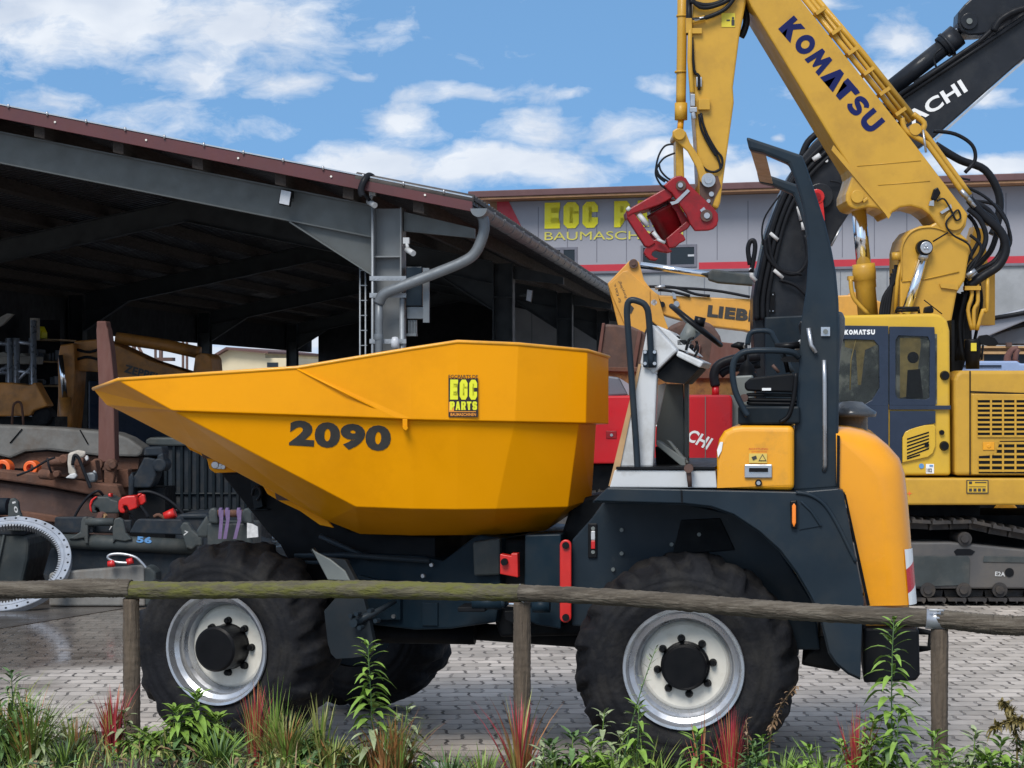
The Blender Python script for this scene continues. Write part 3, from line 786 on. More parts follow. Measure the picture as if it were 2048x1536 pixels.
# ------------------------------------------------------------------ grey company building
EG = Pl(1500, 60.0, 20.0)
eg = T('company_building', 'grey panel clad company building with red band, yellow sign and concrete base', 'building', EG)
xl = EG.pt(995, 400, 0).x; xr = EG.pt(2048, 400, 0).x + 14
ztop = EG.pt(1600, 376, 0).z; zb = EG.pt(1600, 537, 0).z; zb1 = EG.pt(1600, 521, 0).z; zb0 = EG.pt(1600, 535, 0).z
b = eg.b(); b.lbox(xl, xr, 0, 18, zb, ztop - .13); wall = eg.add('clad_wall', b, 'clad_grey')
b = eg.b(); b.lbox(xl + .1, xr, .05, 17.9, 0, zb - .01); base = eg.add('concrete_base', b, 'concrete')
b = eg.b()
x = xl + .35
while x < xr:
    b.lbox(x, x + .022, -.004, .02, zb1 + .06, ztop - .3); x += .86
eg.add('panel_joint', b, 'clad_joint', wall)
b = eg.b(); x = xl + 1.0
while x < xr:
    b.lbox(x, x + .02, .046, .06, 0, zb - .1); x += 1.25
eg.add('pour_joint', b, 'grey_shadow', base)
# red band in three runs between the windows, red wedge at the left end
b = eg.b()
for p0, p1 in ((1150, 1270), (1398, 2300)):
    b.lpoly([(EG.pt(p0, 520, 0).x, zb0), (EG.pt(p1, 520, 0).x, zb0), (EG.pt(p1, 520, 0).x, zb1), (EG.pt(p0, 520, 0).x, zb1)], -.02, .03)
eg.add('red_band', b, 'clad_red', wall)
b = eg.b(); w = [(994, 392), (1012, 392), (1056, 480), (1100, 540), (994, 540)]
b.poly(w, -.015, .03); eg.add('red_wedge', b, 'clad_red', wall)
b = eg.b(); b.lbox(xl, xr, -.03, .03, zb - .035, zb + .03); eg.add('drip_strip', b, 'clad_joint', wall)
# roof slab with a deep overhang and a timber soffit on the left
b = eg.b(); b.lbox(xl - .55, xr + 1, -.9, 19, ztop - .06, ztop + .12); rf = eg.add('roof_edge', b, 'eave_brown', bevel=.02)
b = eg.b(); b.lbox(xl - .5, xr + 1, -.85, 18.9, ztop - .12, ztop - .065); eg.add('soffit', b, 'soffit_wood', rf)
b = eg.b(); b.lbox(xl - .35, xl - .01, .3, 18, zb + .4, ztop - .06); eg.add('soffit_panel', b, 'soffit_wood', rf)
def window(px0, px1, label=None, mull=True):
    x0, x1 = EG.pt(px0, 500, 0).x, EG.pt(px1, 500, 0).x
    z0, z1 = zb + .1, EG.pt(1330, 490, 0).z
    b = eg.b()
    for q in ((x0, x1, z1 - .07, z1), (x0, x1, z0, z0 + .07), (x0, x0 + .07, z0 + .07, z1 - .07), (x1 - .07, x1, z0 + .07, z1 - .07)):
        b.lbox(q[0], q[1], -.035, .04, q[2], q[3])
    if mull: b.lbox((x0 + x1) / 2 - .05, (x0 + x1) / 2 + .05, -.03, .04, z0 + .07, z1 - .07)
    w = eg.add('window', b, 'clad_joint', wall)
    b = eg.b(); b.lbox(x0 + .05, x1 - .05, -.012, -.006, z0 + .05, z1 - .05); eg.add('pane', b, 'glass_dark', w)
window(1094, 1155); window(1282, 1394)
sgn = eg.text('sign_letters', '#EGC PARTS', 'sign_yellow', (1089, 457.5), (1416, 451), 52, -.03, wall)
eg.text('sign_subline', 'BAUMASCHINEN', 'thin_yellow', (1089, 480.5), (1366, 477.5), 16.5, -.03, wall, bold=.0)
b = eg.b(); x0 = EG.pt(1376, 511, 0).x; b.lbox(x0, x0 + .22, -.016, -.0125, EG.pt(1376, 513, 0).z, EG.pt(1376, 509, 0).z)
t = eg.add('ceiling_lamp', b, 'lamp_glass', wall)

# ------------------------------------------------------------------ far side of the shed: cream house, scaffold
HO = Pl(500, 95, 12)
ho = T('cream_house', 'cream rendered house with a brown roof beyond the shed', 'house', HO)
b = ho.b(); b.poly([(425, 800), (585, 800), (585, 712), (527, 706), (527, 714), (432, 700), (425, 702)][:3] + [(585, 716), (530, 716), (530, 706), (452, 697), (425, 712)], 0, 8); hw_ = ho.add('wall', b, 'cream_wall')
b = ho.b(); b.poly([(415, 716), (452, 694), (536, 703), (536, 707), (452, 699), (418, 720)], -.4, 8.4); ho.add('roof', b, 'house_roof')
b = ho.b(); b.box(534, 725, 556, 734, -.03, .05); ho.add('window', b, 'glass_dark', hw_)
SCF = Pl(330, 80, 6)
sc_ = T('scaffold_frame', 'thin scaffold frame standing in the light beyond the shed', 'scaffold', SCF)
b = sc_.b()
for px in (268, 311, 322, 366, 374): b.tube([(px, 1000, 0), (px, 670, 0)], .075 if px in (268, 322) else .05, 6)
for q in (((268, 690), (400, 712)), ((345, 676), (372, 706)), ((275, 690), (300, 735)), ((240, 744), (300, 735))): b.tube([(q[0][0], q[0][1], 0), (q[1][0], q[1][1], 0)], .05, 6)
b.box(312, 715, 345, 722, -.2, .2)
sc_.add('frame', b, 'rust_brown')

# ================================================================== THE YELLOW SITE DUMPER
mat('seat_vinyl', (.055, .06, .066), .32, var=.2, vs=5, dirt=(.09, .085, .08), da=.4)
FR = Pl(433, 12.4, 21)        # outer face of the near front tyre
RR = Pl(1367, 11.5, 8)        # outer face of the near rear tyre
SK = Pl(825, 11.75, -3)       # near side of the skip
DR = Pl(1060, 11.64, 14)
du = T('site_dumper', 'yellow and dark slate articulated site dumper numbered 2090, parked behind the wooden rail', 'dumper', DR)
bF, bR, bS = (lambda: du.b(FR)), (lambda: du.b(RR)), (lambda: du.b(SK))

# ---- wheels: tyre with lugs, dished rim, disc, nuts, hub
def tyre_bm(b, cx, y0, r0=.60, w=.50, seg=340, n=17, flip=1):
    bm = b.bm
    prof = [(.305, .015), (.33, .006), (.375, -.012), (.40, -.017), (.405, -.011), (.43, -.018), (.452, -.017), (.458, -.011), (.466, -.013), (.485, -.008), (.508, .006), (.532, .028), (.555, .052), (.578, .085), (.586, .13), (.59, .19), (.592, .25)]
    half = [(r, y, 0 if r < .5 else min(1, (r - .5) / .05)) for r, y in prof]
    full = half + [(r, w - y, k) for r, y, k in half[::-1][1:]]
    rings = []
    for r, y, k in full:
        ring = []
        side = 1 if y < w / 2 else -1
        c = abs(y - w / 2) / (w / 2)
        for j in range(seg):
            th = 2 * math.pi * j / seg
            ph = n * th + side * (1.5 + flip * 2.4 * c * c)
            q = math.sin(ph) + .25 * math.sin(5 * th + side) + .15 * math.sin(11 * th + 2 * side)
            lug = 1 / (1 + math.exp(-q * 13))
            depth = .029 if c > .12 else .012
            rr = r * (r0 / .6) - k * depth * (1 - lug) + (.004 * math.sin(13 * th + 7 * y) + .003 * math.sin(41 * th)) * k
            yy = y + side * k * .022 * (1 - lug) * (1 if c > .6 else 0)
            ring.append(bm.verts.new((cx + rr * math.cos(th), y0 + yy, r0 + rr * math.sin(th))))
        rings.append(ring)
    for a, c in zip(rings, rings[1:]):
        for j in range(seg):
            f = bm.faces.new((a[j], a[(j + 1) % seg], c[(j + 1) % seg], c[j])); f.smooth = True
def wheel(pl, cx, y0, near=True, hub_r=.118, hub_out=.10, rot=0.0):
    R0 = .60
    b = B(pl); tyre_bm(b, cx, y0, R0)
    wb = B(pl); wb.lathe_y(cx, R0, [(.0, y0 + .15), (.06, y0 + .15)], 12)
    if near:
        fy = lambda y: y0 + y
    else:
        fy = lambda y: y0 + .5 - y
    axle = B(pl); axle.lathe_y(cx, R0, [(0, y0 + .2), (.09, y0 + .2), (.09, y0 + .44), (0, y0 + .44)], 20)
    wh = du.add('wheel', axle, 'near_black')
    ty = du.add('tyre', b, 'rubber', wh); wb.bm.free()
    b = B(pl)
    b.lathe_y(cx, R0, [(.300, fy(.02)), (.318, fy(-.004)), (.314, fy(-.014)), (.300, fy(-.012)), (.292, fy(.01)), (.286, fy(.03)), (.262, fy(.045)), (.258, fy(.062)), (.264, fy(.066)), (.262, fy(.10)), (.246, fy(.115)), (.240, fy(.15)), (.235, fy(.158)), (.235, fy(.42)), (.30, fy(.47))], 96, smooth=False)
    rim = du.add('rim', b, 'rim_silver' if near else 'slate_dark', wh)  # far rims are coloured dark to read as shaded
    for p_ in rim.data.polygons: p_.use_smooth = True
    md = rim.modifiers.new('crisp', 'EDGE_SPLIT'); md.split_angle = R(28)
    b = B(pl)
    b.lathe_y(cx, R0, [(0, fy(.148)), (.215, fy(.148)), (.226, fy(.155)), (.238, fy(.170))], 72)
    du.add('rim_disc', b, 'rim_cream', wh)
    b = B(pl)
    b.lathe_y(cx, R0, [(.13, fy(.147)), (.128, fy(.135)), (hub_r, fy(.13)), (hub_r, fy(.148 - hub_out)), (hub_r - .012, fy(.138 - hub_out)), (0, fy(.138 - hub_out))], 48)
    du.add('hub', b, 'plastic_black', wh)
    for k in range(8):
        an = rot + k * math.pi / 4
        x, z = cx + .147 * math.cos(an), R0 + .147 * math.sin(an)
        b = B(pl)
        b.lathe_y(x, z, [(.021, fy(.146)), (.021, fy(.138)), (.017, fy(.137)), (.017, fy(.115)), (.012, fy(.105)), (0, fy(.105))], 6 + 6)
        du.add('wheel_nut', b, 'plastic_black', wh)
wheel(FR, 0, 0, True, .126, .165, rot=R(90))
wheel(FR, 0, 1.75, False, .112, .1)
wheel(RR, 0, 0, True, .118, .07, rot=R(8))
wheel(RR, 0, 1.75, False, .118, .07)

# ---- skip
def spt(px, py, y): return SK.pt(px, py, y)
Wd = 2.2
top = [(187, 779, .60), (236, 761, .12), (595, 737, .043), (823, 699, .0), (915, 685, .0), (1037, 690, .02), (1175, 703, .16), (1217, 715, .50)]
bot = [(213, 810, .60), (345, 821, .097), (795, 837, .0), (822, 839, .0), (915, 841, .0), (1030, 843, .02), (1172, 846, .16), (1217, 848, .50)]
b = bS()
V = [spt(*q) for q in top] + [spt(*q) for q in bot]           # 0-7, 8-15
V += [spt(1192, 849, .62), spt(1183, 1000, .66)]              # 16 17 rear edge below the band
V += [spt(350, 824, .13), spt(822, 841, .035), spt(915, 843, .03), spt(1030, 845, .055), spt(1158, 848, .20)]   # 18-22 top of lower body
V += [spt(712, 1014, .16), spt(828, 1018, .14), spt(915, 1019, .14), spt(992, 1018, .15), spt(1136, 1014, .28)]  # 23-27 chine
V += [spt(240, 822, .62), spt(400, 905, .52), spt(655, 1042, .66), spt(720, 1068, .74), spt(826, 1071, .68), spt(985, 1070, .66), spt(1092, 1061, .75)]  # 28-34 bottom edge
# keep the lower side panel flat, and remember its plane for the painted number
nrm = (V[19] - V[18]).cross(V[24] - V[18])
def panel_y(x, z): return V[18].y - (nrm.x * (x - V[18].x) + nrm.z * (z - V[18].z)) / nrm.y
V[23] = Vector((V[23].x, panel_y(V[23].x, V[23].z), V[23].z))
near = [(0, 1, 9, 8), (1, 2, 10, 9), (2, 3, 11, 10), (3, 4, 12, 11), (4, 5, 13, 12), (5, 6, 14, 13), (6, 7, 15, 14),
        (9, 10, 11, 19, 18), (11, 12, 20, 19), (12, 13, 21, 20), (13, 14, 22, 21), (14, 15, 16, 22),
        (18, 19, 24, 23), (19, 20, 25, 24), (20, 21, 26, 25), (21, 22, 27, 26), (22, 16, 17, 27),
        (8, 9, 18, 28), (28, 18, 29), (18, 23, 30, 29), (23, 31, 30), (23, 24, 32, 31), (24, 25, 33, 32), (25, 26, 33), (26, 27, 34, 33), (27, 17, 34)]
n = len(V)
VV = V + [Vector((q.x, Wd - q.y, q.z)) for q in V]
FF = list(near) + [tuple(i + n for i in f[::-1]) for f in near]
FF += [(8, 28, 28 + n, 8 + n), (28, 29, 29 + n, 28 + n), (29, 30, 30 + n, 29 + n), (30, 31, 31 + n, 30 + n), (31, 32, 32 + n, 31 + n), (32, 33, 33 + n, 32 + n), (33, 34, 34 + n, 33 + n), (34, 17, 17 + n, 34 + n),
       (17, 16, 16 + n, 17 + n), (16, 15, 15 + n, 16 + n), (15, 7, 7 + n, 15 + n), (0, 8, 8 + n, 0 + n)]
b.faces(VV, FF)
bmesh.ops.recalc_face_normals(b.bm, faces=b.bm.faces)
skip = du.add('skip', b, 'skip_yellow', norm=False)
md = skip.modifiers.new('plate', 'SOLIDIFY'); md.thickness = .012; md.offset = -1
md = skip.modifiers.new('edge', 'BEVEL'); md.width = .006; md.segments = 2; md.limit_method = 'ANGLE'; md.angle_limit = R(9)
# rim bar along the top edge, weld seam, small bracket
b = bS(); b.ltube([V[i] + Vector((0, .004, .004)) for i in range(8)], .011, 8, smooth=True)
b.ltube([Vector((V[i].x, Wd - V[i].y, V[i].z + .004)) for i in range(8)], .011, 8)
du.add('rim_bar', b, 'worn_yellow', skip)
b = bS(); p = [spt(595, 738, .045), spt(690, 786, .02), spt(788, 836, .03)]
b.ltube([p[0] + Vector((0, -.002, 0)), p[1] + Vector((0, -.014, 0)), p[2] + Vector((0, -.01, 0))], .006, 6)
du.add('weld_seam', b, 'skip_yellow', skip)
b = bS(); b.box(805, 838, 815, 856, .0, .05); b.poly([(808, 848), (817, 856), (812, 862), (806, 858)], -.01, .04)
du.add('catch', b, 'skip_yellow', skip, bevel=.003)
# stiffener under the spout with the tipping eye
b = bS()
b.poly([(352, 870), (372, 868), (400, 880), (470, 925), (560, 975), (640, 1022), (668, 1056), (640, 1050), (600, 1022), (562, 1004), (535, 988), (520, 962), (486, 944), (430, 946), (419, 938), (414, 918), (398, 908), (380, 900)], .74, .78)
du.add('spout_rib', b, 'skip_yellow', skip, bevel=.004)
b = bS(); b.poly([(400, 898), (440, 917), (406, 917)], .728, .738); b.poly([(548, 978), (592, 1002), (553, 1000)], .728, .738)
du.add('rib_shadow_plate', b, 'rust_brown', skip)
b = bS(); b.disc(430, 930, 7.5, .72, .76, 20); b.disc(446, 934, 5, .725, .76, 16); b.poly([(428, 923), (448, 929), (449, 939), (430, 938)], .731, .75)
du.add('tipping_pin', b, 'steel', skip, bevel=.003)
# numbers and trade sticker
du.text('fleet_number', '2090', 'text_black', (576, 893), (780, 905), 53, .028, skip, bold=.055, pl=SK)
numo = bpy.context.scene.objects['fleet_number']
toS = SK.M.inverted() @ DR.M
for q in numo.data.vertices:
    c_ = toS @ q.co; c_.y = panel_y(c_.x, c_.z) - .003; q.co = toS.inverted() @ c_
st = du.b(SK); st.box(897, 757, 956, 834, -.008, -.004); sk_ = du.add('trade_sticker', st, 'decal_black', skip)
def skt(name, tx, m, p0, p1, h, bold=.0): du.text(name, tx, m, p0, p1, h, -.011, skip, bold=bold, pl=SK)
skt('sticker_letters', '#EGC', 'decal_yellow', (900, 799), (954, 799.5), 40)
skt('sticker_word', '#PARTS', 'decal_yellow', (900, 820), (954, 820), 17)
skt('sticker_line', 'BAUMASCHINEN', 'decal_orange', (901, 832), (952, 832), 6, .02)
skt('sticker_address', 'EGCPARTS.DE', 'decal_black', (897, 757), (956, 757.5), 7.5, .02)
b = bS(); b.box(898, 822.5, 952, 824, -.011, -.0095); b.box(898, 804, 908, 822, -.0095, -.0088); du.add('sticker_stripe', b, 'decal_orange', sk_)

# ---- front chassis under the skip
b = bF()
b.poly([(440, 946), (520, 944), (700, 1062), (870, 1074), (870, 1160), (600, 1165), (560, 1090), (536, 1066)], .55, 1.65)
du.add('skip_frame', b, 'near_black', bevel=.01)
b = bF(); b.poly([(500, 960), (518, 958), (525, 1014), (508, 1018)], .50, .56); b.box(500, 1018, 535, 1020, .51, .56)
du.add('frame_lug', b, 'slate_dark', bevel=.005)
b = bF(); b.tube([(505, 990, .48), (508, 978, .47), (518, 976, .47), (522, 988, .47), (515, 1000, .48)], .010, 8, curve=4); du.add('frame_hose', b, 'hose')
b = bF(); b.tube([(640, 1072, .45), (740, 1118, .45)], .016, 8); b.tube([(590, 1112, .42), (690, 1110, .42), (860, 1122, .42)], .016, 8)
b.tube([(590, 1125, .42), (700, 1124, .42)], .012, 8)
du.add('brake_line', b, 'slate')
b = bF(); b.poly([(700, 1106), (840, 1112), (885, 1122), (945, 1075), (960, 1070), (1000, 1075), (1000, 1190), (990, 1245), (900, 1258), (830, 1260), (700, 1245), (690, 1180)], .48, 1.7)
fc = du.add('front_chassis', b, 'chassis_blue', bevel=.012)
b = bF(); b.poly([(716, 1150), (745, 1158), (850, 1166), (850, 1172), (712, 1160)], .44, .49); b.box(843, 1205, 875, 1252, .465, .485); b.box(720, 1195, 800, 1240, .44, .485)
du.add('chassis_plate', b, 'chassis_blue', fc, bevel=.005)
b = bF()
for px, py in ((786, 1233), (862, 1130), (737, 1225), (845, 1152)): b.disc(px, py, 4, .425, .445, 10)
du.add('chassis_bolt', b, 'steel', fc)
b = bF(); b.tube([(560, 1262, .6), (690, 1266, .6), (950, 1270, .75)], .055, 12); du.add('front_axle', b, 'near_black')
# mudguard flap behind the front wheel
b = bF(); b.poly([(622, 1097), (632, 1112), (690, 1120), (722, 1180), (736, 1230), (746, 1280), (745, 1300), (738, 1311), (705, 1316), (672, 1318), (662, 1308), (655, 1285), (648, 1222), (676, 1190), (652, 1150)], .10, .14)
fl = du.add('mud_flap', b, 'flap_grey', bevel=.012)
md = fl.modifiers.new('thick', 'SOLIDIFY'); md.thickness = .01
b = bF(); b.poly([(622, 1097), (630, 1112), (655, 1160), (700, 1162), (690, 1142), (660, 1118), (636, 1106)], .085, .10); du.add('flap_top', b, 'olive_grey', fl, bevel=.006)
b = bF(); b.tube([(706, 1246, .05), (745, 1228, .12), (790, 1203, .3)], [.028, .018, .012], 12); b.disc(706, 1246, 9, .02, .06, 16)
for px, py in ((700, 1232), (712, 1228), (718, 1256), (738, 1222), (750, 1242)): b.disc(px, py, 4.5, .01, .06, 10)
du.add('flap_strut', b, 'slate')

# ---- articulation
b = bR(); b.poly([(985, 1078), (1120, 1078), (1145, 1000), (1220, 985), (1220, 1270), (1000, 1275), (990, 1246)], .75, 1.35); du.add('joint_block', b, 'near_black', bevel=.02)
b = bR(); b.poly([(1050, 1070), (1122, 1068), (1122, 1258), (1075, 1250), (1048, 1238)], .50, .80); du.add('joint_plate', b, 'chassis_blue', bevel=.008)
b = bR(); b.poly([(945, 1085), (1000, 1076), (1000, 1150), (948, 1152)], .62, .70); du.add('rubber_apron', b, 'primer_grey', bevel=.01)
b = bR(); b.poly([(1000, 1108), (1022, 1112), (1022, 1107), (1035, 1107), (1036, 1155), (1000, 1148)], .42, .50); lk = du.add('lock_bracket', b, 'signal_red', bevel=.004)
b = bR(); b.disc(1008, 1124, 7, .39, .42, 18); du.add('lock_pin', b, 'near_black', lk)
b = bR(); b.tube([(1000, 1206, .4), (1010, 1206, .4)], .03, 14); b.tube([(945, 1206, .4), (1003, 1207, .4)], .034, 14); b.tube([(1065, 1212, .4), (1100, 1212, .4)], .036, 14)
st_ = du.add('steering_cylinder', b, 'chassis_blue')
b = bR(); b.tube([(1003, 1207, .4), (1066, 1211, .4)], .014, 12); du.add('cylinder_rod', b, 'chrome', st_)
b = bR(); b.box(915, 1214, 970, 1224, .38, .6); b.poly([(1008, 1222), (1040, 1220), (1075, 1225), (1072, 1250), (1040, 1255), (1010, 1240)], .6, .9); du.add('joint_fitting', b, 'near_black', bevel=.006)
b = bR()
cap = []
for i in range(13): an = math.pi * i / 12; cap.append((1131 + 11.5 * math.cos(an), 1091 - 11.5 * math.sin(an)))
for i in range(13): an = math.pi + math.pi * i / 12; cap.append((1131 + 11.5 * math.cos(an), 1234 - 11.5 * math.sin(an)))
b.poly(cap, .40, .43); bar = du.add('lock_bar', b, 'signal_red', bevel=.005)
b = bR(); b.disc(1131, 1091, 7, .385, .40, 18); b.disc(1131, 1235, 7, .385, .40, 18); du.add('lock_bolt', b, 'near_black', bar)
b = bR(); b.tube([(940, 1262, 1.1), (1150, 1277, 1.1), (1250, 1280, 1.1)], .05, 12); du.add('cardan_shaft', b, 'near_black')

# ---- rear chassis and fender
b = bR(); b.poly([(1144, 1080), (1184, 1035), (1206, 1004), (1372, 1006), (1480, 1030), (1560, 1100), (1630, 1210), (1640, 1300), (1200, 1300), (1195, 1254), (1144, 1252)], .47, 1.9)
rc = du.add('rear_chassis', b, 'slate', bevel=.01)
b = bR(); b.poly([(1362, 1040), (1440, 1036), (1470, 1100), (1345, 1110)], .455, .468); du.add('inspection_plate', b, 'near_black', rc, bevel=.004)
b = bR(); b.box(1176, 1047, 1194, 1116, .455, .468); mk = du.add('marker_lamp', b, 'plastic_black', rc, bevel=.004)
b = bR(); b.box(1182, 1062, 1190, 1080, .44, .454); du.add('white_lens', b, 'lamp_glass', mk, bevel=.003)
b = bR(); b.box(1182, 1081, 1190, 1098, .44, .454); du.add('red_lens', b, 'red_paint', mk, bevel=.003)
b = bR()
for px, py in ((1186, 1057), (1186, 1104), (1343, 1089), (1243, 1107), (1226, 1139), (1243, 1060), (1398, 1069)): b.disc(px, py, 4, .45, .466, 10)
du.add('bolt', b, 'olive_grey', rc)
fend = [(1186, 1002), (1214, 976), (1362, 979), (1592, 984), (1676, 977), (1686, 981), (1693, 1018), (1728, 1203), (1724, 1247), (1721, 1357), (1697, 1346), (1673, 1326), (1659, 1305), (1642, 1234), (1622, 1193), (1594, 1145), (1560, 1100), (1519, 1063), (1468, 1029), (1423, 1013), (1369, 1007)]
b = bR(); b.poly(fend, -.05, -.035); b.poly(fend[:1] + fend[1:10] , -.05, -.04) if False else None
fe = du.add('rear_fender', b, 'slate', bevel=.006)
# wheel-arch lining and top deck behind the fender face
b = bR(); q = [RR.pt(a_, c_, -.034) for a_, c_ in fend]
arch = q[9:] + [q[0]]
bm = b.bm
r1 = [bm.verts.new((p.x, -.034, p.z)) for p in arch]; r2 = [bm.verts.new((p.x, .46, p.z)) for p in arch]
for i in range(len(arch) - 1): bm.faces.new((r1[i], r1[i + 1], r2[i + 1], r2[i]))
al = du.add('arch_lining', b, 'slate_dark', fe); md = al.modifiers.new('thick', 'SOLIDIFY'); md.thickness = .008
b = bR(); deck = q[0:9]
r1 = [b.bm.verts.new((p.x, -.034, p.z)) for p in deck]; r2 = [b.bm.verts.new((p.x, 1.9, p.z)) for p in deck]
for i in range(len(deck) - 1): b.bm.faces.new((r1[i], r1[i + 1], r2[i + 1], r2[i]))
dk = du.add('fender_top', b, 'slate', fe); md = dk.modifiers.new('thick', 'SOLIDIFY'); md.thickness = .01
b = bR(); b.tube([(1592, 985, -.052), (1620, 990, -.052), (1648, 1008, -.052), (1672, 1044, -.052), (1696, 1092, -.052), (1712, 1124, -.052)], .011, 8, curve=4); du.add('fender_bead', b, 'slate', fe)
b = bR(); b.poly([(1580, 1002), (1594, 1000), (1594, 1058), (1582, 1056)], -.075, -.052); lam = du.add('indicator_housing', b, 'plastic_black', fe, bevel=.006)
b = bR(); b.poly([(1584, 1012), (1588, 1006), (1592, 1012), (1592, 1046), (1588, 1055), (1584, 1046)], -.088, -.076); du.add('indicator_lens', b, 'amber', lam, bevel=.005)
b = bR(); b.poly([(1598, 1008), (1606, 1004), (1630, 1028), (1644, 1052), (1598, 1060)], -.056, -.0515); b.tube([(1602, 1003, -.058), (1622, 1022, -.058), (1642, 1052, -.058)], .008, 6); du.add('lamp_guard', b, 'slate', fe, bevel=.003)
b = bR(); b.poly([(1365, 981), (1366, 1006), (1362, 1006), (1361, 980)], -.0525, -.0505); du.add('panel_joint', b, 'near_black', fe)
# rear hood
b = bR(); hood = [(1672, 853), (1700, 855), (1728, 861), (1755, 873), (1778, 892), (1801, 918), (1812, 948), (1818, 1000), (1826, 1100), (1835, 1212), (1736, 1212), (1728, 1190), (1700, 1030), (1690, 985), (1673, 970)]
HP = [RR.pt(x, y, .12) for x, y in hood]; HP = [Vector((p.x, 0, p.z)) for p in HP]
cen = sum(HP, Vector()) / len(HP)
def hood_ring(ins, y):
    out = []
    for i, p in enumerate(HP):
        a_, c_ = HP[i - 1], HP[(i + 1) % len(HP)]
        t_ = (c_ - a_).normalized(); nn = Vector((-t_.z, 0, t_.x))
        if nn.dot(cen - p) < 0: nn = -nn
        if i == 9: nn = Vector((-1, 0, 0))
        if i == 0: nn = Vector((0, 0, -1))
        wgt = 0 if i >= 10 else {0: .45, 1: .7, 2: .9}.get(i, 1)
        q_ = p + nn * ins * wgt
        out.append(b.bm.verts.new((q_.x, y, q_.z)))
    return out
rr_ = .15; rg = []
for side in (0, 1):
    for k in range(9):
        an = (k if side == 0 else 8 - k) * math.pi / 16
        rg.append(hood_ring(rr_ * (1 - math.sin(an)), .12 + rr_ * (1 - math.cos(an)) * 1.2 if side == 0 else 2.1 - rr_ * (1 - math.cos(an))))
for A, C in zip(rg, rg[1:]):
    for j in range(len(A)):
        f = b.bm.faces.new((A[j], A[(j + 1) % len(A)], C[(j + 1) % len(A)], C[j])); f.smooth = True
for q_ in (rg[0], rg[-1]): f = b.bm.faces.new(q_)
hd = du.add('engine_hood', b, 'hood_yellow')
es = hd.modifiers.new('crisp', 'EDGE_SPLIT'); es.split_angle = R(48)
def edge_at(z, k):
    # point on the rounded rear edge of the hood at height z, k = 0 (side) .. 8 (end)
    P_, Q_ = HP[8], HP[9]; t_ = (P_.z - z) / (P_.z - Q_.z); x_ = P_.x + (Q_.x - P_.x) * t_
    an = k * math.pi / 16
    return Vector((x_ - rr_ * (1 - math.sin(an)) + .004 * math.sin(an), .12 + rr_ * (1 - math.cos(an)) * 1.2 - .005 * math.cos(an), z))
zb_ = [RR.pt(1815, y_, .2).z for y_ in (1098, 1138, 1186, 1209)]
for n_, m_ in enumerate(('reflect_white', 'reflect_red', 'reflect_white')):
    b = bR(); pr_ = None
    for k in range(4, 9):
        hi_ = zb_[n_] - (0 if n_ == 0 else .012 * (4 - k)); lo_ = zb_[n_ + 1] - (0 if n_ == 2 else .012 * (4 - k))
        q_ = (b.bm.verts.new(edge_at(hi_, k)), b.bm.verts.new(edge_at(lo_, k)))
        if pr_: b.bm.faces.new((pr_[0], pr_[1], q_[1], q_[0]))
        pr_ = q_
    du.add('reflective_stripe', b, m_, hd)
b = bR(); b.poly([(1674, 870), (1680, 872), (1679, 975), (1692, 990), (1740, 1210), (1734, 1212), (1690, 1000), (1673, 972)], .10, .125); du.add('hood_gap', b, 'near_black', hd)
# rear bumper and tow block
b = bR(); b.poly([(1727, 1255), (1838, 1258), (1840, 1350), (1832, 1362), (1727, 1366)], .2, 2.0); du.add('rear_ballast', b, 'near_black', bevel=.015)
b = bR(); b.box(1732, 1247, 1830, 1251, .3, 1.9); du.add('hood_sill', b, 'worn_yellow')
b = bR(); b.tube([(1835, 1262, .6), (1862, 1266, .6), (1860, 1296, .6), (1838, 1298, .6)], .018, 8); du.add('tow_loop', b, 'near_black')
b = bR(); b.poly([(1640, 1270), (1690, 1290), (1680, 1345), (1600, 1330)], .5, 1.7); du.add('rear_axle', b, 'near_black', bevel=.02)

# ---- operator platform
b = bR(); b.poly([(1434, 976), (1433, 905), (1438, 878), (1448, 862), (1464, 854), (1484, 851), (1588, 852), (1588, 982), (1434, 976)], .03, 1.2); sb = du.add('seat_box', b, 'worn_yellow', bevel=.03, seg=4)
b = bR(); b.box(1489, 929, 1544, 956, .015, .029); hn = du.add('latch_plate', b, 'steel', sb, bevel=.004)
b = bR(); b.box(1498, 936, 1536, 944, .008, .014); du.add('latch_slot', b, 'plastic_black', hn)
b = bR(); b.disc(1517, 966, 7, .012, .029, 20); lkk = du.add('lock', b, 'plastic_black', sb)
b = bR(); b.disc(1517, 966, 4, .006, .012, 16); du.add('lock_barrel', b, 'steel', lkk)
b = bR(); b.box(1498, 907, 1534, 926, .022, .029); wst = du.add('warning_sticker', b, 'decal_yellow', sb)
wst.data.materials[0] = mat('sticker_ochre', (.62, .45, .10), .5, var=.05)
b = bR(); b.poly([(1517, 922), (1525, 908), (1533, 922)], .019, .0215); b.poly([(1503, 914), (1512, 911), (1514, 917), (1506, 921)], .019, .0215); du.add('warning_sign', b, 'text_black', wst)
b = bR(); b.poly([(1519.5, 920.5), (1525, 911), (1530.5, 920.5)], .017, .0188); du.add('sign_fill', b, 'sticker_ochre', wst)
du.text('warning_text', 'ACHTUNG', 'red_paint', (1497, 899.5), (1536, 899.5), 3.5, .028, sb, pl=RR)
du.text('warning_text', 'ACHTUNG MOTOR', 'red_paint', (1503, 904.5), (1534, 904.5), 2.5, .028, sb, pl=RR)
b = bR(); b.poly([(1434, 900), (1440, 884), (1446, 884), (1443, 902), (1436, 915)], .024, .05); du.add('reflector', b, 'text_white', sb)
b = bR(); b.poly([(1229, 940), (1431, 941), (1434, 976), (1219, 975)], .03, 1.6); du.add('platform_step', b, 'console_grey', bevel=.006)
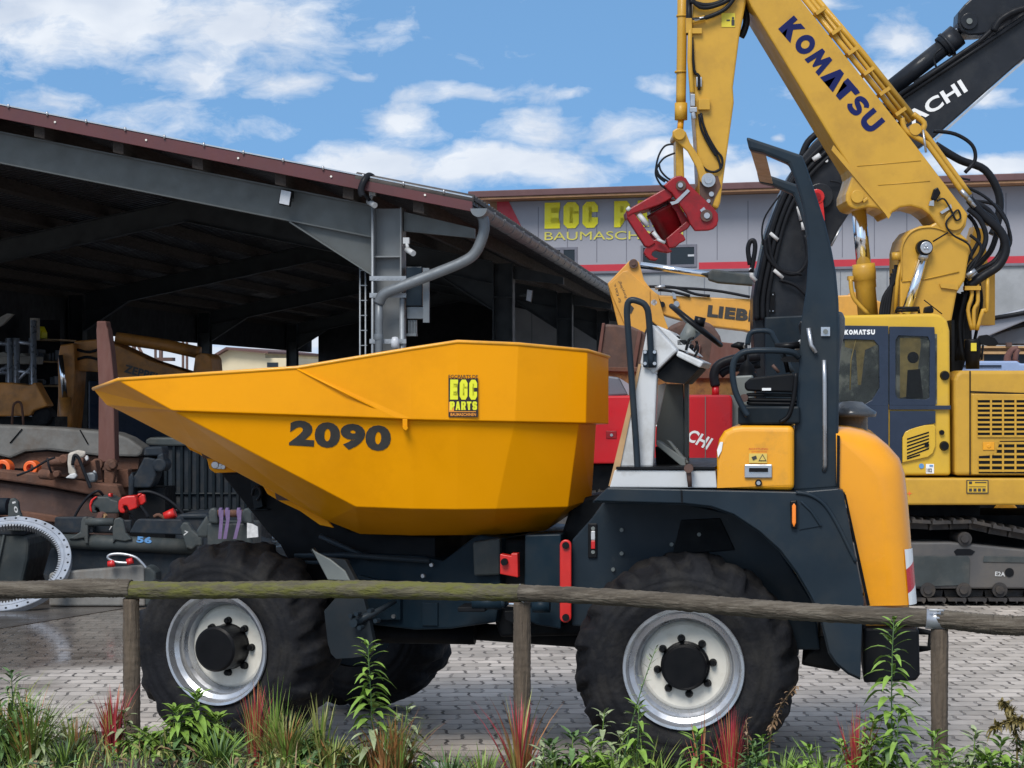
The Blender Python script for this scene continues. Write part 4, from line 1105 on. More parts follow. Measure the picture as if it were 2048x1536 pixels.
b = bR(); b.box(1232, 934, 1430, 939, .02, 1.6); du.add('platform_mat', b, 'plastic_black')
# dashboard: front panel, leg, box
b = bR(); b.poly([(1277, 728), (1282, 728), (1240, 934), (1222, 972), (1217, 972)], .10, 1.55); du.add('front_panel_edge', b, 'tan_edge')
b = bR(); b.poly([(1281, 726), (1314, 749), (1306, 934), (1236, 934)], .11, .20); b.poly([(1296, 648), (1310, 664), (1314, 750), (1280, 728)], .11, .2)
pn = du.add('console_leg', b, 'console_grey', bevel=.01)
b = bR(); b.poly([(1296, 646), (1310, 652), (1356, 700), (1402, 722), (1408, 727), (1399, 737), (1365, 740), (1306, 750), (1290, 700)], .12, .95)
b2 = bR()
dash = [RR.pt(*q, .12) for q in ((1296, 646), (1310, 652), (1356, 701), (1306, 750), (1290, 715))]
b2.lpoly([(p.x, p.z) for p in dash], .10, 1.15); b.bm.free()
da = du.add('dashboard', b2, 'console_grey', bevel=.012)
b = bR(); b.poly([(1356, 701), (1408, 724), (1400, 736), (1352, 712)], .11, .95); du.add('dash_lip', b, 'console_grey', da, bevel=.008)
b = bR(); b.poly([(1310, 752), (1352, 712), (1398, 737), (1368, 768), (1330, 764)], .16, .9); du.add('dash_underside', b, 'near_black', da)
b = bR(); b.poly([(1312, 650), (1340, 662), (1372, 690), (1396, 712), (1356, 698)], .3, .9); du.add('gauge_panel', b, 'console_grey', da, bevel=.006)
b = bR()
for px, py in ((1352, 686), (1366, 694), (1380, 703)): b.tube([(px, py, .35), (px + 4, py - 12, .33)], .012, 8)
b.box(1355, 680, 1370, 690, .3, .5); b.tube([(1386, 706, .4), (1394, 690, .4), (1392, 682, .4)], .008, 6, curve=3); b.tube([(1372, 700, .3), (1378, 680, .3), (1388, 676, .3)], .008, 6, curve=3)
b.tube([(1390, 712, .3), (1396, 700, .28), (1394, 688, .28)], .007, 6, curve=3)
du.add('switch', b, 'plastic_black', da)
b = bR(); b.poly([(1331, 768), (1366, 768), (1372, 934), (1312, 880), (1314, 840)], .9, .95); b.box(1368, 760, 1377, 934, .88, .96)
du.add('far_panel', b, 'olive_grey', bevel=.004)
b = bR(); b.poly([(1316, 770), (1332, 766), (1318, 830), (1312, 850)], .5, .55); du.add('column_brace', b, 'console_grey')
b = bR(); b.poly([(1312, 880), (1320, 884), (1370, 918), (1372, 935), (1360, 930), (1312, 890)], .3, .45); b.poly([(1333, 880), (1340, 882), (1377, 926), (1370, 928)], .35, .42); du.add('pedal', b, 'olive_grey', bevel=.004)
b = bR(); b.poly([(1310, 892), (1345, 905), (1368, 934), (1312, 934)], .5, .6); du.add('pedal_box', b, 'near_black', bevel=.01)
# steering wheel (tilted ring), column, knob
b = bR()
c0 = RR.pt(1392, 651, .52); e0 = RR.pt(1343, 612, .52); ax = (e0 - c0)
rad = ax.length; U = ax.normalized(); Vv = Vector((0, 1, 0)); Nn = U.cross(Vv)
ring = [c0 + U * math.cos(2 * math.pi * i / 40) * rad + Vv * math.sin(2 * math.pi * i / 40) * .20 for i in range(41)]
b.ltube(ring, .014, 10, caps=False); sw = du.add('steering_wheel', b, 'plastic_black')
b = bR()
b.ltube([c0 + U * .14 * 0 + Nn * 0, c0 - Nn * .03 if Nn.z > 0 else c0 + Nn * .03], .045, 14)
dn = -Nn if Nn.z > 0 else Nn
for an in (0, 2.1, 4.2): b.ltube([c0 + dn * .02, c0 + U * math.cos(an) * rad * .98 + Vv * math.sin(an) * .195], .011, 8)
b.ltube([c0 + dn * .02, c0 + dn * .10, RR.pt(1372, 690, .52)], [.05, .035, .04], 14)
du.add('steering_column', b, 'olive_grey', sw)
b = bR(); b.ltube([RR.pt(1397, 652, .36), RR.pt(1401, 634, .36)], .030, 12); du.add('spinner_knob', b, 'plastic_black', sw)
# handrails
b = bR(); b.tube([(1276, 968, .05), (1273, 900, .05), (1264, 770, .05), (1256, 660, .05), (1254, 618, .05), (1260, 601, .05), (1278, 603, .05), (1292, 613, .05), (1298, 640, .06), (1303, 735, .08)], .017, 12, curve=4); hr = du.add('front_handrail', b, 'slate')
b = bR(); b.box(1286, 700, 1313, 735, .075, .095); du.add('handrail_plate', b, 'slate', hr, bevel=.004)
b = bR()
for px, py in ((1290, 704), (1309, 704), (1290, 727), (1309, 727)): b.disc(px, py, 3.5, .062, .076, 10)
du.add('plate_bolt', b, 'steel', hr)
b = bR(); b.tube([(1496, 832, .06), (1484, 812, .06), (1470, 780, .06), (1465, 742, .06), (1472, 716, .06), (1494, 703, .06), (1540, 701, .06), (1582, 704, .08), (1597, 714, .12)], .016, 12, curve=4); du.add('side_handrail', b, 'slate')
b = bR(); b.tube([(1495, 690, 1.3), (1500, 668, 1.3), (1515, 662, 1.3), (1540, 664, 1.3), (1550, 680, 1.3), (1585, 745, 1.3)], .016, 10, curve=4); du.add('far_handrail', b, 'slate')
b = bR(); b.tube([(1380, 974, -.02), (1378, 950, -.02), (1376, 936, -.02)], [.011, .014, .012], 10); b.disc(1377, 937, 9, -.05, .0, 16); du.add('floor_lever', b, 'rust_brown')
# seat
b = bR(); b.poly([(1476, 812), (1600, 812), (1600, 848), (1476, 850)], .10, .9); du.add('seat_base', b, 'slate_dark', bevel=.012)
b = bR(); b.poly([(1489, 766), (1500, 756), (1590, 746), (1600, 748), (1600, 786), (1494, 782), (1489, 776)], .18, .72); st1 = du.add('seat_cushion', b, 'plastic_black', bevel=.035, seg=4)
b = bR()
for y in (786, 796, 803): b.poly([(1492, y), (1598, y + 2), (1598, y + 8), (1494, y + 7)], .2, .7)
du.add('seat_bellows', b, 'near_black', st1, bevel=.01)
b = bR(); b.box(1524, 776, 1542, 781, .165, .178); du.add('seat_tag', b, 'text_white', st1)
b = bR(); b.poly([(1666, 640), (1672, 624), (1684, 622), (1690, 636), (1690, 660), (1682, 700), (1676, 770), (1664, 790), (1655, 700)], .2, .7); du.add('seat_back', b, 'seat_vinyl', bevel=.03, seg=3)
b = bR(); b.tube([(1550, 694, .2), (1600, 690, .2)], .02, 10); b.poly([(1560, 718), (1572, 713), (1600, 712), (1600, 724), (1566, 724)], .2, .3); b.tube([(1576, 745, .25), (1566, 700, .25)], .012, 8); du.add('armrest', b, 'plastic_black', st1)
b = bR(); b.tube([(1592, 746, .1), (1588, 790, .1), (1578, 830, .1), (1560, 845, .1)], .012, 8, curve=4); du.add('seat_belt', b, 'plastic_black', st1)
b = bR(); b.poly([(1470, 752), (1506, 750), (1506, 812), (1476, 812)], .95, 1.2); jb = du.add('lever_console', b, 'olive_grey', bevel=.01)
b = bR(); c1 = RR.pt(1494, 752, 1.05)
b.lathe_z(c1.x, c1.y, [(.05, c1.z - .01), (.058, c1.z + .005), (.042, c1.z + .02), (.05, c1.z + .03), (.036, c1.z + .05), (.04, c1.z + .056), (.012, c1.z + .085), (.011, c1.z + .12), (0, c1.z + .12)], 20); du.add('lever_gaiter', b, 'near_black', jb)
b = bR(); b.tube([(1494, 724, 1.05), (1491, 704, 1.05), (1486, 692, 1.05)], [.011, .014, .028], 10); b.tube([(1486, 694, 1.05), (1475, 690, 1.05), (1462, 692, 1.05)], [.028, .02, .008], 10); du.add('joystick', b, 'plastic_black', jb)
b = bR(); b.disc(1488, 796, 8, .1, .2, 14); b.tube([(1545, 730, .5), (1558, 745, .5)], .01, 6); du.add('seat_adjuster', b, 'rust_brown', st1)

# ---- roll bar: two posts, forward arms, cross bar
rb = [(1492, 273), (1604, 310), (1613, 332), (1625, 368), (1650, 444), (1662, 493), (1672, 545), (1677, 600), (1679, 660), (1676, 977), (1582, 984), (1590, 850), (1603, 640), (1612, 580), (1616, 520), (1614, 470), (1604, 407), (1590, 361), (1577, 327), (1525, 305), (1498, 299)]
b = bR(); b.poly(rb, .14, .26); roll = du.add('roll_bar', b, 'slate', bevel=.015)
q = [RR.pt(a_, c_, .14) for a_, c_ in rb]
b = bR(); b.lpoly([(p.x, p.z) for p in q], 1.98, 2.10); du.add('roll_bar_post', b, 'slate', roll, bevel=.015)
b = bR(); p0, p1, p2, p3 = q[0], RR.pt(1523, 285, .14), RR.pt(1528, 306, .14), q[20]
b.lpoly([(p0.x + .004, p0.z - .008), (p0.x + .085, p0.z - .03), (p0.x + .10, p3.z - .012), (p3.x + .004, p3.z + .004)], .262, 1.978); du.add('cross_bar', b, 'tan_edge', roll, bevel=.006)
b = bR()
b.tube([(1617, 656, .12), (1622, 690, .12), (1632, 706, .12)], .012, 8); b.tube([(1648, 720, .125), (1649, 760, .125), (1650, 930, .125), (1648, 942, .14)], .012, 8)
b.box(1642, 654, 1660, 672, .125, .139); du.add('post_fitting', b, 'steel', roll)
b = bR(); b.disc(1651, 663, 5, .112, .125, 14); du.add('post_knob', b, 'olive_grey', roll)
b = bR(); b.poly([(1596, 650), (1602, 640), (1612, 650), (1612, 668), (1600, 672)], .3, .38); du.add('belt_reel', b, 'plastic_black', roll, bevel=.01)
b = bR(); b.poly([(1590, 690), (1600, 678), (1606, 680), (1604, 698), (1588, 700)], .3, .42); du.add('work_lamp', b, 'console_grey', roll, bevel=.01)
# air intake
b = bR(); c1 = RR.pt(1702, 835, .75); s_ = RR.scale(1702, .75)
b.lathe_z(c1.x, c1.y, [(.09, c1.z - .08), (.09, c1.z + .002), (.135, c1.z + .004), (.138, c1.z + .03), (.10, c1.z + .055), (.06, c1.z + .085), (0, c1.z + .09)], 28); du.add('air_intake', b, 'seat_vinyl')
b = bR(); b.lathe_z(c1.x, c1.y, [(.075, c1.z - .2), (.075, c1.z - .02)], 24); du.add('intake_pipe', b, 'console_grey')

# ================================================================== EXCAVATORS
# ---- the yellow one with the raised boom and the red quick coupler
mat('sticker_lemon', (.62, .50, .03), .5, var=.05)
mat('cabin_tan', (.16, .12, .035), .7, var=.4, vs=9)
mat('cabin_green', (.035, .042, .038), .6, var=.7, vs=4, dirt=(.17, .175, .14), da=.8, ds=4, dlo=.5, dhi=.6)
KO = Pl(1800, 21.0, 0)
ko = T('excavator', 'yellow crawler excavator with raised two piece boom and a red quick coupler', 'excavator', KO)
b = ko.b(); b.poly([(1400, 0), (1389, 226), (1393, 277), (1392, 300), (1397, 365), (1399, 394), (1424, 413), (1436, 416), (1441, 405), (1446, 365), (1452, 318), (1461, 256), (1468, 204), (1466, 175), (1479, 73), (1492, 7), (1512, -120), (1395, -140)][:0] + [(1386, 0), (1382, 73), (1386, 183), (1389, 226), (1393, 277), (1397, 365), (1399, 394), (1424, 413), (1436, 418), (1441, 405), (1446, 365), (1461, 256), (1468, 204), (1466, 175), (1479, 73), (1492, 7), (1508, -130), (1392, -140)], 1.12, 1.56)
sk = ko.add('stick', b, 'digger_yellow', bevel=.02)
b = ko.b(); b.poly([(1399, 330), (1408, 352), (1436, 352), (1442, 372), (1430, 395), (1424, 412), (1404, 398), (1399, 385)], 1.112, 1.119); ko.add('grease_stain', b, 'rust_brown', sk)
b = ko.b(); b.disc(1417, 360, 14, 1.05, 1.63, 24); b.disc(1417, 359, 8, 1.03, 1.65, 20); b.disc(1423, 388, 5, 1.09, 1.12, 14); b.disc(1417, 402, 4, 1.09, 1.12, 14); ko.add('link_pin', b, 'steel', sk)
b = ko.b(); b.poly([(1345, 262), (1352, 257), (1362, 256), (1372, 264), (1380, 285), (1393, 305), (1402, 318), (1412, 345), (1430, 352), (1427, 368), (1412, 374), (1400, 362), (1393, 335), (1375, 302), (1352, 282), (1345, 274)], 1.06, 1.10)
lk = ko.add('link_arm', b, 'digger_yellow', bevel=.012)
b = ko.b(); b.disc(1359, 268, 12, 1.02, 1.66, 24, 10); ko.add('link_boss', b, 'digger_yellow', lk, bevel=.008)
b = ko.b(); b.poly([(1351, 276), (1366, 276), (1369, 358), (1352, 358)], 1.18, 1.5); ko.add('coupler_link', b, 'digger_yellow', bevel=.02)
b = ko.b(); b.tube([(1365, -60, 1.34), (1364, 60, 1.34), (1362, 190, 1.34), (1362, 206, 1.34)], .05, 16); b.tube([(1362, 206, 1.34), (1362, 240, 1.34)], .064, 16)
b.tube([(1361, 142, 1.34), (1361, 146, 1.34)], .06, 16); b.tube([(1364, 30, 1.34), (1364, 34, 1.34)], .058, 16)
cy = ko.add('bucket_cylinder', b, 'digger_yellow')
b = ko.b(); b.tube([(1362, 238, 1.34), (1360, 262, 1.34)], .032, 12); ko.add('cylinder_rod', b, 'worn_yellow', cy)
# quick coupler
b = ko.b(); b.poly([(1327, 371), (1344, 356), (1352, 352), (1362, 351), (1372, 356), (1381, 371), (1392, 382), (1427, 415), (1436, 428), (1437, 440), (1434, 451), (1427, 458), (1417, 461), (1390, 462), (1381, 449), (1373, 430), (1356, 405), (1344, 386), (1336, 380)], 1.0, 1.06)
qc = ko.add('quick_coupler', b, 'coupler_red', bevel=.012)
b = ko.b(); b.poly([(1330, 396), (1352, 400), (1382, 448), (1366, 456), (1352, 424)], 1.2, 1.5); b.poly([(1296, 410), (1336, 390), (1346, 402), (1304, 424)], 1.25, 1.5); ko.add('coupler_web', b, 'coupler_red', qc, bevel=.01)
b = ko.b(); b.poly([(1327, 371), (1344, 356), (1362, 351), (1381, 371), (1427, 415), (1437, 440), (1417, 461), (1390, 462), (1373, 430), (1344, 386)], 1.62, 1.68); ko.add('coupler_cheek', b, 'coupler_red', qc, bevel=.012)
b = ko.b(); b.poly([(1252, 421), (1322, 381), (1334, 374), (1346, 388), (1344, 396), (1318, 410), (1264, 428), (1256, 434)], 1.05, 1.62); ko.add('coupler_yoke', b, 'coupler_red', qc, bevel=.012)
b = ko.b(); P0, P1 = ko.pl.pt(1322, 418, 1.34), ko.pl.pt(1349, 470, 1.34); b.ltube([P0, P0.lerp(P1, .1), P0.lerp(P1, .12), P1], [.165, .165, .15, .15], 28, smooth=True); ko.add('rotator_drum', b, 'coupler_red', qc)
b = ko.b(); b.poly([(1253, 424), (1264, 420), (1311, 486), (1298, 494), (1290, 492), (1254, 436)], 1.06, 1.20); b.poly([(1332, 477), (1373, 442), (1382, 448), (1376, 457), (1360, 466), (1367, 470), (1372, 480), (1360, 486), (1352, 494), (1338, 496)], 1.06, 1.20)
b.poly([(1318, 488), (1300, 466), (1306, 460), (1340, 490), (1330, 498)], 1.3, 1.5)
ko.add('coupler_frame', b, 'coupler_red', qc, bevel=.010)
b = ko.b(); b.poly([(1290, 498), (1298, 487), (1308, 480), (1316, 477), (1326, 486), (1333, 491), (1345, 503), (1337, 505), (1322, 503), (1312, 500), (1305, 504), (1303, 510), (1309, 515), (1317, 517), (1312, 521), (1300, 519), (1292, 512), (1288, 505)], 1.08, 1.22); ko.add('coupler_hook', b, 'coupler_red', qc, bevel=.008)
b = ko.b(); b.tube([(1277, 428, 1.10), (1296, 452, 1.10)], .028, 12); b.tube([(1306, 464, 1.10), (1322, 484, 1.10)], .022, 12); b.tube([(1314, 478, 1.02), (1330, 486, 1.02)], .016, 10); b.tube([(1254, 421, 1.06), (1260, 415, 1.06)], .022, 10)
ko.add('lock_cylinder', b, 'white_plastic', qc)
b = ko.b()
for px, py, r in ((1362, 371, 10), (1413, 431, 12)): b.disc(px, py, r, .97, 1.01, 20); 
ko.add('coupler_pin', b, 'rust_brown', qc)
b = ko.b(); b.disc(1361, 370, 5, .955, .975, 16); b.disc(1414, 431, 6, .955, .975, 16); b.poly([(1340, 404), (1350, 402), (1375, 378), (1380, 382), (1356, 406), (1344, 410)], .985, .999); b.poly([(1400, 420), (1408, 414), (1412, 420), (1404, 426)], .985, .999); ko.add('pin_lock', b, 'steel', qc)
b = ko.b()
for pts in ([(1347, 288), (1330, 292), (1318, 310), (1312, 335), (1312, 352), (1322, 370), (1334, 378)], [(1350, 306), (1328, 316), (1314, 336), (1316, 352), (1330, 364)], [(1318, 328), (1322, 342), (1335, 356), (1346, 361)], [(1314, 340), (1320, 352), (1338, 364)]):
    b.tube([(x, y, 1.05) for x, y in pts], .011, 6, curve=5)
for pts in ([(1402, 226), (1410, 262), (1428, 300), (1438, 322), (1440, 338), (1428, 344), (1410, 338), (1390, 312), (1374, 294)], [(1400, 230), (1414, 268), (1432, 300), (1444, 316), (1442, 336), (1426, 345)], [(1398, 228), (1402, 256), (1416, 286), (1432, 312)]):
    b.tube([(x, y, 1.09) for x, y in pts], .013, 6, curve=5)
for pts in ([(1372, -20), (1400, 14), (1440, 8), (1466, -10), (1480, -40)], [(1384, 40), (1416, 34), (1450, 18), (1470, -6)], [(1380, 2), (1410, 10), (1440, 4), (1462, -14)]):
    b.tube([(x, y, 1.05) for x, y in pts], .022, 8, curve=5)
b.tube([(1488, 10, 1.3), (1493, 40, 1.3), (1488, 62, 1.3), (1482, 74, 1.3)], .035, 8, curve=4)
b.tube([(1384, 75, 1.09), (1388, 140, 1.09), (1398, 152, 1.09), (1398, 180, 1.09)], .016, 6, curve=3)
b.tube([(1378, 0, 1.09), (1378, 70, 1.09)], .03, 8)
ko.add('stick_hoses', b, 'hose', sk)
b = ko.b(); b.tube([(1380, 60, 1.08), (1379, 120, 1.08), (1384, 185, 1.08)], .025, 8); b.box(1383, 56, 1404, 67, 1.07, 1.12); b.box(1397, 198, 1420, 219, 1.06, 1.12); b.tube([(1384, 42, 1.06), (1410, 36, 1.06)], .03, 8); b.box(1372, 36, 1384, 66, 1.06, 1.12)
ko.add('stick_pipe', b, 'digger_yellow', sk, bevel=.004)
b = ko.b(); b.box(1381, 188, 1390, 212, 1.05, 1.11); b.box(1380, 214, 1394, 224, 1.05, 1.11); b.tube([(1386, 225, 1.07), (1388, 238, 1.07)], .025, 8); b.tube([(1388, 40, 1.05), (1408, 36, 1.05)], .022, 8)
for x in (1394, 1398, 1402): b.tube([(x, 154, 1.09), (x, 174, 1.09)], .011, 6)
ko.add('valve_block', b, 'steel', sk, bevel=.004)
b = ko.b(); b.box(1443, 26, 1470, 54, 1.113, 1.119); stk = ko.add('stick_sticker', b, 'sticker_lemon', sk)
b = ko.b(); b.disc(1466, 36, 2.5, 1.109, 1.112, 10); b.box(1463, 39, 1469, 51, 1.109, 1.112); b.box(1453, 39, 1460, 42, 1.109, 1.112); ko.add('sticker_figure', b, 'text_black', stk)
# upper boom
b = ko.b(); b.poly([(1497, 0), (1503, 14), (1669, 288), (1688, 318), (1700, 338), (1704, 352), (1700, 366), (1692, 388), (1692, 402), (1698, 413), (1712, 419), (1735, 414), (1753, 416), (1768, 424), (1777, 436), (1786, 424), (1800, 415), (1822, 412), (1844, 418), (1860, 430), (1872, 446), (1884, 462), (1896, 471), (1910, 473), (1922, 467), (1932, 452), (1936, 428), (1822, 278), (1603, 0), (1500, -130), (1420, -130)], 1.02, 1.68)
bo = ko.add('boom', b, 'digger_yellow', bevel=.02)
b = ko.b(); b.poly([(1663, 300), (1667, 290), (1782, 430), (1777, 438), (1771, 428)], 1.0, 1.018); b.tube([(1714, 332, 1.018), (1842, 321, 1.018)], .005, 6); b.tube([(1756, 370, 1.018), (1860, 362, 1.018)], .005, 6); ko.add('boom_seam', b, 'digger_yellow', bo)
ko.text('boom_lettering', '@KOMATSU', 'text_navy', (1556, 58), (1739, 270), 42, 1.016, bo)
b = ko.b(); q = (1712, 183); b.poly([(q[0] - 7, q[1] - 2), (q[0] + 2, q[1] - 7), (q[0] + 8, q[1] + 2), (q[0] - 1, q[1] + 7)], 1.0135, 1.017); ko.add('logo_mark', b, 'text_navy', bo)
b = ko.b(); b.disc(1715, 393, 13, .98, 1.72, 28, 12); b.disc(1909, 441, 20, .99, 1.03, 30, 18); b.poly([(1725, 400), (1734, 394), (1737, 398), (1728, 406)], .985, 1.01); ko.add('boom_pin', b, 'digger_yellow', bo, bevel=.005)
b = ko.b()
for off, r in ((4, .030), (14, .024), (24, .034)):
    b.tube([(1598 + off, -10 - off * .2, 1.1 + off * .012), (1700 + off, 118 - off * .55, 1.1 + off * .012), (1806 + off, 252 - off * .55, 1.1 + off * .012)], r, 8)
b.tube([(1826, 228, 1.2), (1848, 246, 1.2), (1846, 262, 1.2), (1860, 280, 1.2), (1940, 390, 1.2)], .03, 8, curve=4)
b.tube([(1804, 236, 1.12), (1812, 262, 1.12), (1850, 285, 1.12), (1864, 300, 1.12), (1930, 392, 1.12)], .028, 8, curve=4)
for k in range(6):
    x = 1630 + 32 * k; y = 18 + 40.5 * k; b.poly([(x, y + 6), (x + 20, y - 8), (x + 24, y - 2), (x + 4, y + 12)], 1.06, 1.5)
b.disc(1831, 258, 12, 1.08, 1.3, 20)
ko.add('boom_pipes', b, 'digger_yellow', bo)
b = ko.b(); b.poly([(1868, 378), (1876, 374), (1882, 386), (1872, 402), (1862, 398)], .95, 1.0); wl_ = ko.add('boom_lamp', b, 'plastic_black', bo, bevel=.01)
b = ko.b(); b.poly([(1860, 402), (1868, 400), (1868, 412), (1858, 411)], .96, 1.0); b.poly([(1896, 414), (1902, 408), (1904, 416), (1884, 428), (1880, 424)], .97, 1.01); b.tube([(1852, 305, .99), (1846, 260, 1.0)], .012, 6); ko.add('lamp_bracket', b, 'steel', wl_)
b = ko.b(); b.tube([(1874, 402, .97), (1888, 398, .97), (1902, 420, .97), (1912, 440, .97), (1921, 435, .97), (1916, 420, .97), (1904, 430, .97), (1892, 448, .97), (1906, 470, .97), (1938, 490, .97), (1944, 520, .97)], .01, 6, curve=5)
b.tube([(1866, 483, .97), (1896, 465, .97)], .009, 6); ko.add('boom_cable', b, 'hose', bo)
# lower boom section and cylinders
b = ko.b(); b.poly([(1800, 640), (1800, 500), (1806, 478), (1820, 460), (1840, 452), (1862, 450), (1878, 440), (1900, 448), (1936, 480), (1940, 500), (1930, 560), (1914, 585), (1900, 660), (1895, 700), (1800, 700)], 1.03, 1.67); lb = ko.add('lower_boom', b, 'digger_yellow', bevel=.02)
b = ko.b()
b.tube([(1803, 560, 1.022), (1803, 505, 1.022), (1810, 480, 1.022), (1826, 462, 1.022), (1850, 455, 1.022), (1880, 458, 1.022), (1936, 482, 1.022)], .008, 6, curve=4); b.tube([(1804, 563, 1.022), (1850, 558, 1.022), (1918, 543, 1.022)], .008, 6)
b.poly([(1880, 568), (1916, 566), (1916, 580), (1882, 575)], 1.0, 1.03); ko.add('lower_boom_rib', b, 'digger_yellow', lb)
b = ko.b(); b.disc(1850, 495, 16, .93, 1.03, 28); ko.add('cylinder_eye', b, 'plastic_black', lb)
b = ko.b(); b.disc(1853, 495, 12, .90, .93, 26); 
for an in (90, 210, 330): b.disc(1853 + 3.5 * math.cos(R(an)), 495 - 3.5 * math.sin(R(an)), 2.6, .89, .9, 10)
ko.add('eye_cover', b, 'steel', lb, bevel=.004)
b = ko.b(); b.tube([(1847, 515, .98), (1811, 628, .98)], .048, 16); ko.add('lift_rod', b, 'chrome', lb)
b = ko.b(); b.tube([(1849, 506, .98), (1845, 520, .98)], .05, 14); ko.add('rod_collar', b, 'steel', lb)
b = ko.b(); b.tube([(1717, 415, 1.34), (1728, 532, 1.34)], .074, 18); ac = ko.add('adjust_rod', b, 'chrome')
b = ko.b(); b.tube([(1713, 398, 1.34), (1715, 420, 1.34)], .085, 16); ko.add('rod_eye', b, 'digger_yellow', ac)
b = ko.b(); b.tube([(1727, 528, 1.34), (1728, 538, 1.34), (1728, 541, 1.34), (1729, 560, 1.34), (1730, 561, 1.34), (1731, 575, 1.34), (1731, 577, 1.34), (1738, 650, 1.34)], [.115, .115, .118, .118, .110, .110, .102, .102], 24); 
b.tube([(1701, 558, 1.22), (1703, 580, 1.22), (1710, 600, 1.22), (1738, 630, 1.22)], .022, 8, curve=3); b.box(1697, 552, 1707, 560, 1.2, 1.3); ko.add('adjust_barrel', b, 'digger_yellow', ac)
# hose bundle at the boom foot
b = ko.b()
rnd = random.Random(3)
for pts, r_, dd in (
    ([(1938, 398), (1966, 430), (2000, 462), (2012, 496), (1998, 530), (1966, 552), (1938, 572)], .045, 1.15),
    ([(1932, 392), (1958, 418), (1992, 446), (2006, 488), (1990, 522), (1958, 540), (1936, 556)], .030, 1.3),
    ([(1944, 404), (1976, 420), (1994, 452), (1984, 496), (1962, 524), (1938, 548)], .030, 1.45),
    ([(1936, 418), (1960, 440), (1972, 474), (1962, 506), (1946, 526), (1932, 546)], .026, 1.1),
    ([(1936, 430), (1950, 448), (1958, 476), (1948, 500), (1930, 530)], .020, 1.2),
    ([(1950, 402), (1990, 410), (2014, 444), (2018, 488), (2004, 520), (1970, 546)], .018, 1.6),
    ([(1940, 470), (1962, 492), (1952, 524), (1940, 544)], .016, 1.05)):
    b.tube([(x, y, dd) for x, y in pts], r_, 10, curve=6)
b.tube([(1870, 290, 1.8), (1920, 320, 1.8), (1970, 340, 1.8), (1998, 390, 1.8), (1996, 440, 1.8), (1984, 470, 1.8)], .042, 10, curve=5)
b.tube([(1866, 262, 1.5), (1910, 268, 1.5), (1944, 290, 1.5), (1950, 320, 1.5), (1930, 345, 1.5)], .02, 8, curve=5)
b.tube([(1930, 372, 1.2), (1976, 398, 1.2), (2010, 440, 1.2), (2022, 480, 1.2), (2012, 505, 1.2)], .016, 8, curve=5)
b.tube([(1872, 296, 1.4), (1900, 330, 1.4), (1912, 352, 1.4), (1940, 360, 1.4)], .012, 6, curve=5)
ko.add('hose_bundle', b, 'hose')
b = ko.b()
for k in range(7):
    x = 1922 + 7 * k; b.tube([(x, 380 + 9 * k, 1.0 + .06 * k), (x + 14, 396 + 9 * k, 1.0 + .06 * k)], .024, 8)
for k in range(5): b.tube([(1934 + 3 * k, 552 + 4 * k, 1.05 + .1 * k), (1950 + 3 * k, 540 + 4 * k, 1.05 + .1 * k)], .026, 8)
ko.add('hose_fittings', b, 'steel')
b = ko.b()
rnd = random.Random(8)
for k in range(10):
    x = 1928 + rnd.uniform(-6, 34); b.tube([(x, 565 + rnd.uniform(-10, 20), 1.2 + .05 * k), (x + rnd.uniform(-6, 10), 600, 1.2 + .05 * k), (x - rnd.uniform(0, 18), 650, 1.2 + .05 * k), (x - rnd.uniform(4, 22), 720, 1.2 + .05 * k)], .018, 6, curve=3)
b.poly([(1914, 585), (1930, 590), (1942, 620), (1944, 680), (1925, 740), (1900, 760), (1898, 660)], 1.35, 1.7)
ko.add('foot_hoses', b, 'near_black')
b = ko.b(); b.poly([(1936, 500), (1950, 452), (1968, 460), (1976, 530), (1990, 548), (1990, 650), (1942, 650)], 1.72, 2.0)
rnd = random.Random(5)
for k in (0, 2, 5): b.tube([(1940 + k * 7, 556, 1.15), (1944 + k * 6, 590 + 6 * k, 1.15), (1936 + k * 6, 620, 1.15), (1944 + k * 2, 660, 1.15)], .02, 8, curve=3)
b.box(1930, 572, 1962, 580, 1.1, 1.2); b.tube([(1802, 520, 1.05), (1795, 560, 1.05), (1790, 625, 1.05)], .02, 8); b.tube([(1793, 505, 1.05), (1793, 520, 1.05)], .05, 10)
ko.add('foot_pipes', b, 'digger_yellow')
b = ko.b()
for k in range(4): b.tube([(1792 - k * 4, 530 + 8 * k, 1.1), (1790 - 2 * k, 560, 1.1), (1768 + 4 * k, 595, 1.1), (1760 + 5 * k, 640, 1.1)], .022, 8, curve=4)
ko.add('inner_hoses', b, 'hose')
# cab
b = ko.b(); b.poly([(1640, 655), (1648, 636), (1664, 631), (1868, 627), (1884, 630), (1895, 642), (1900, 662), (1902, 951), (1640, 951)], .06, 1.0); cab = ko.add('cab', b, 'cab_yellow', bevel=.03, seg=4)
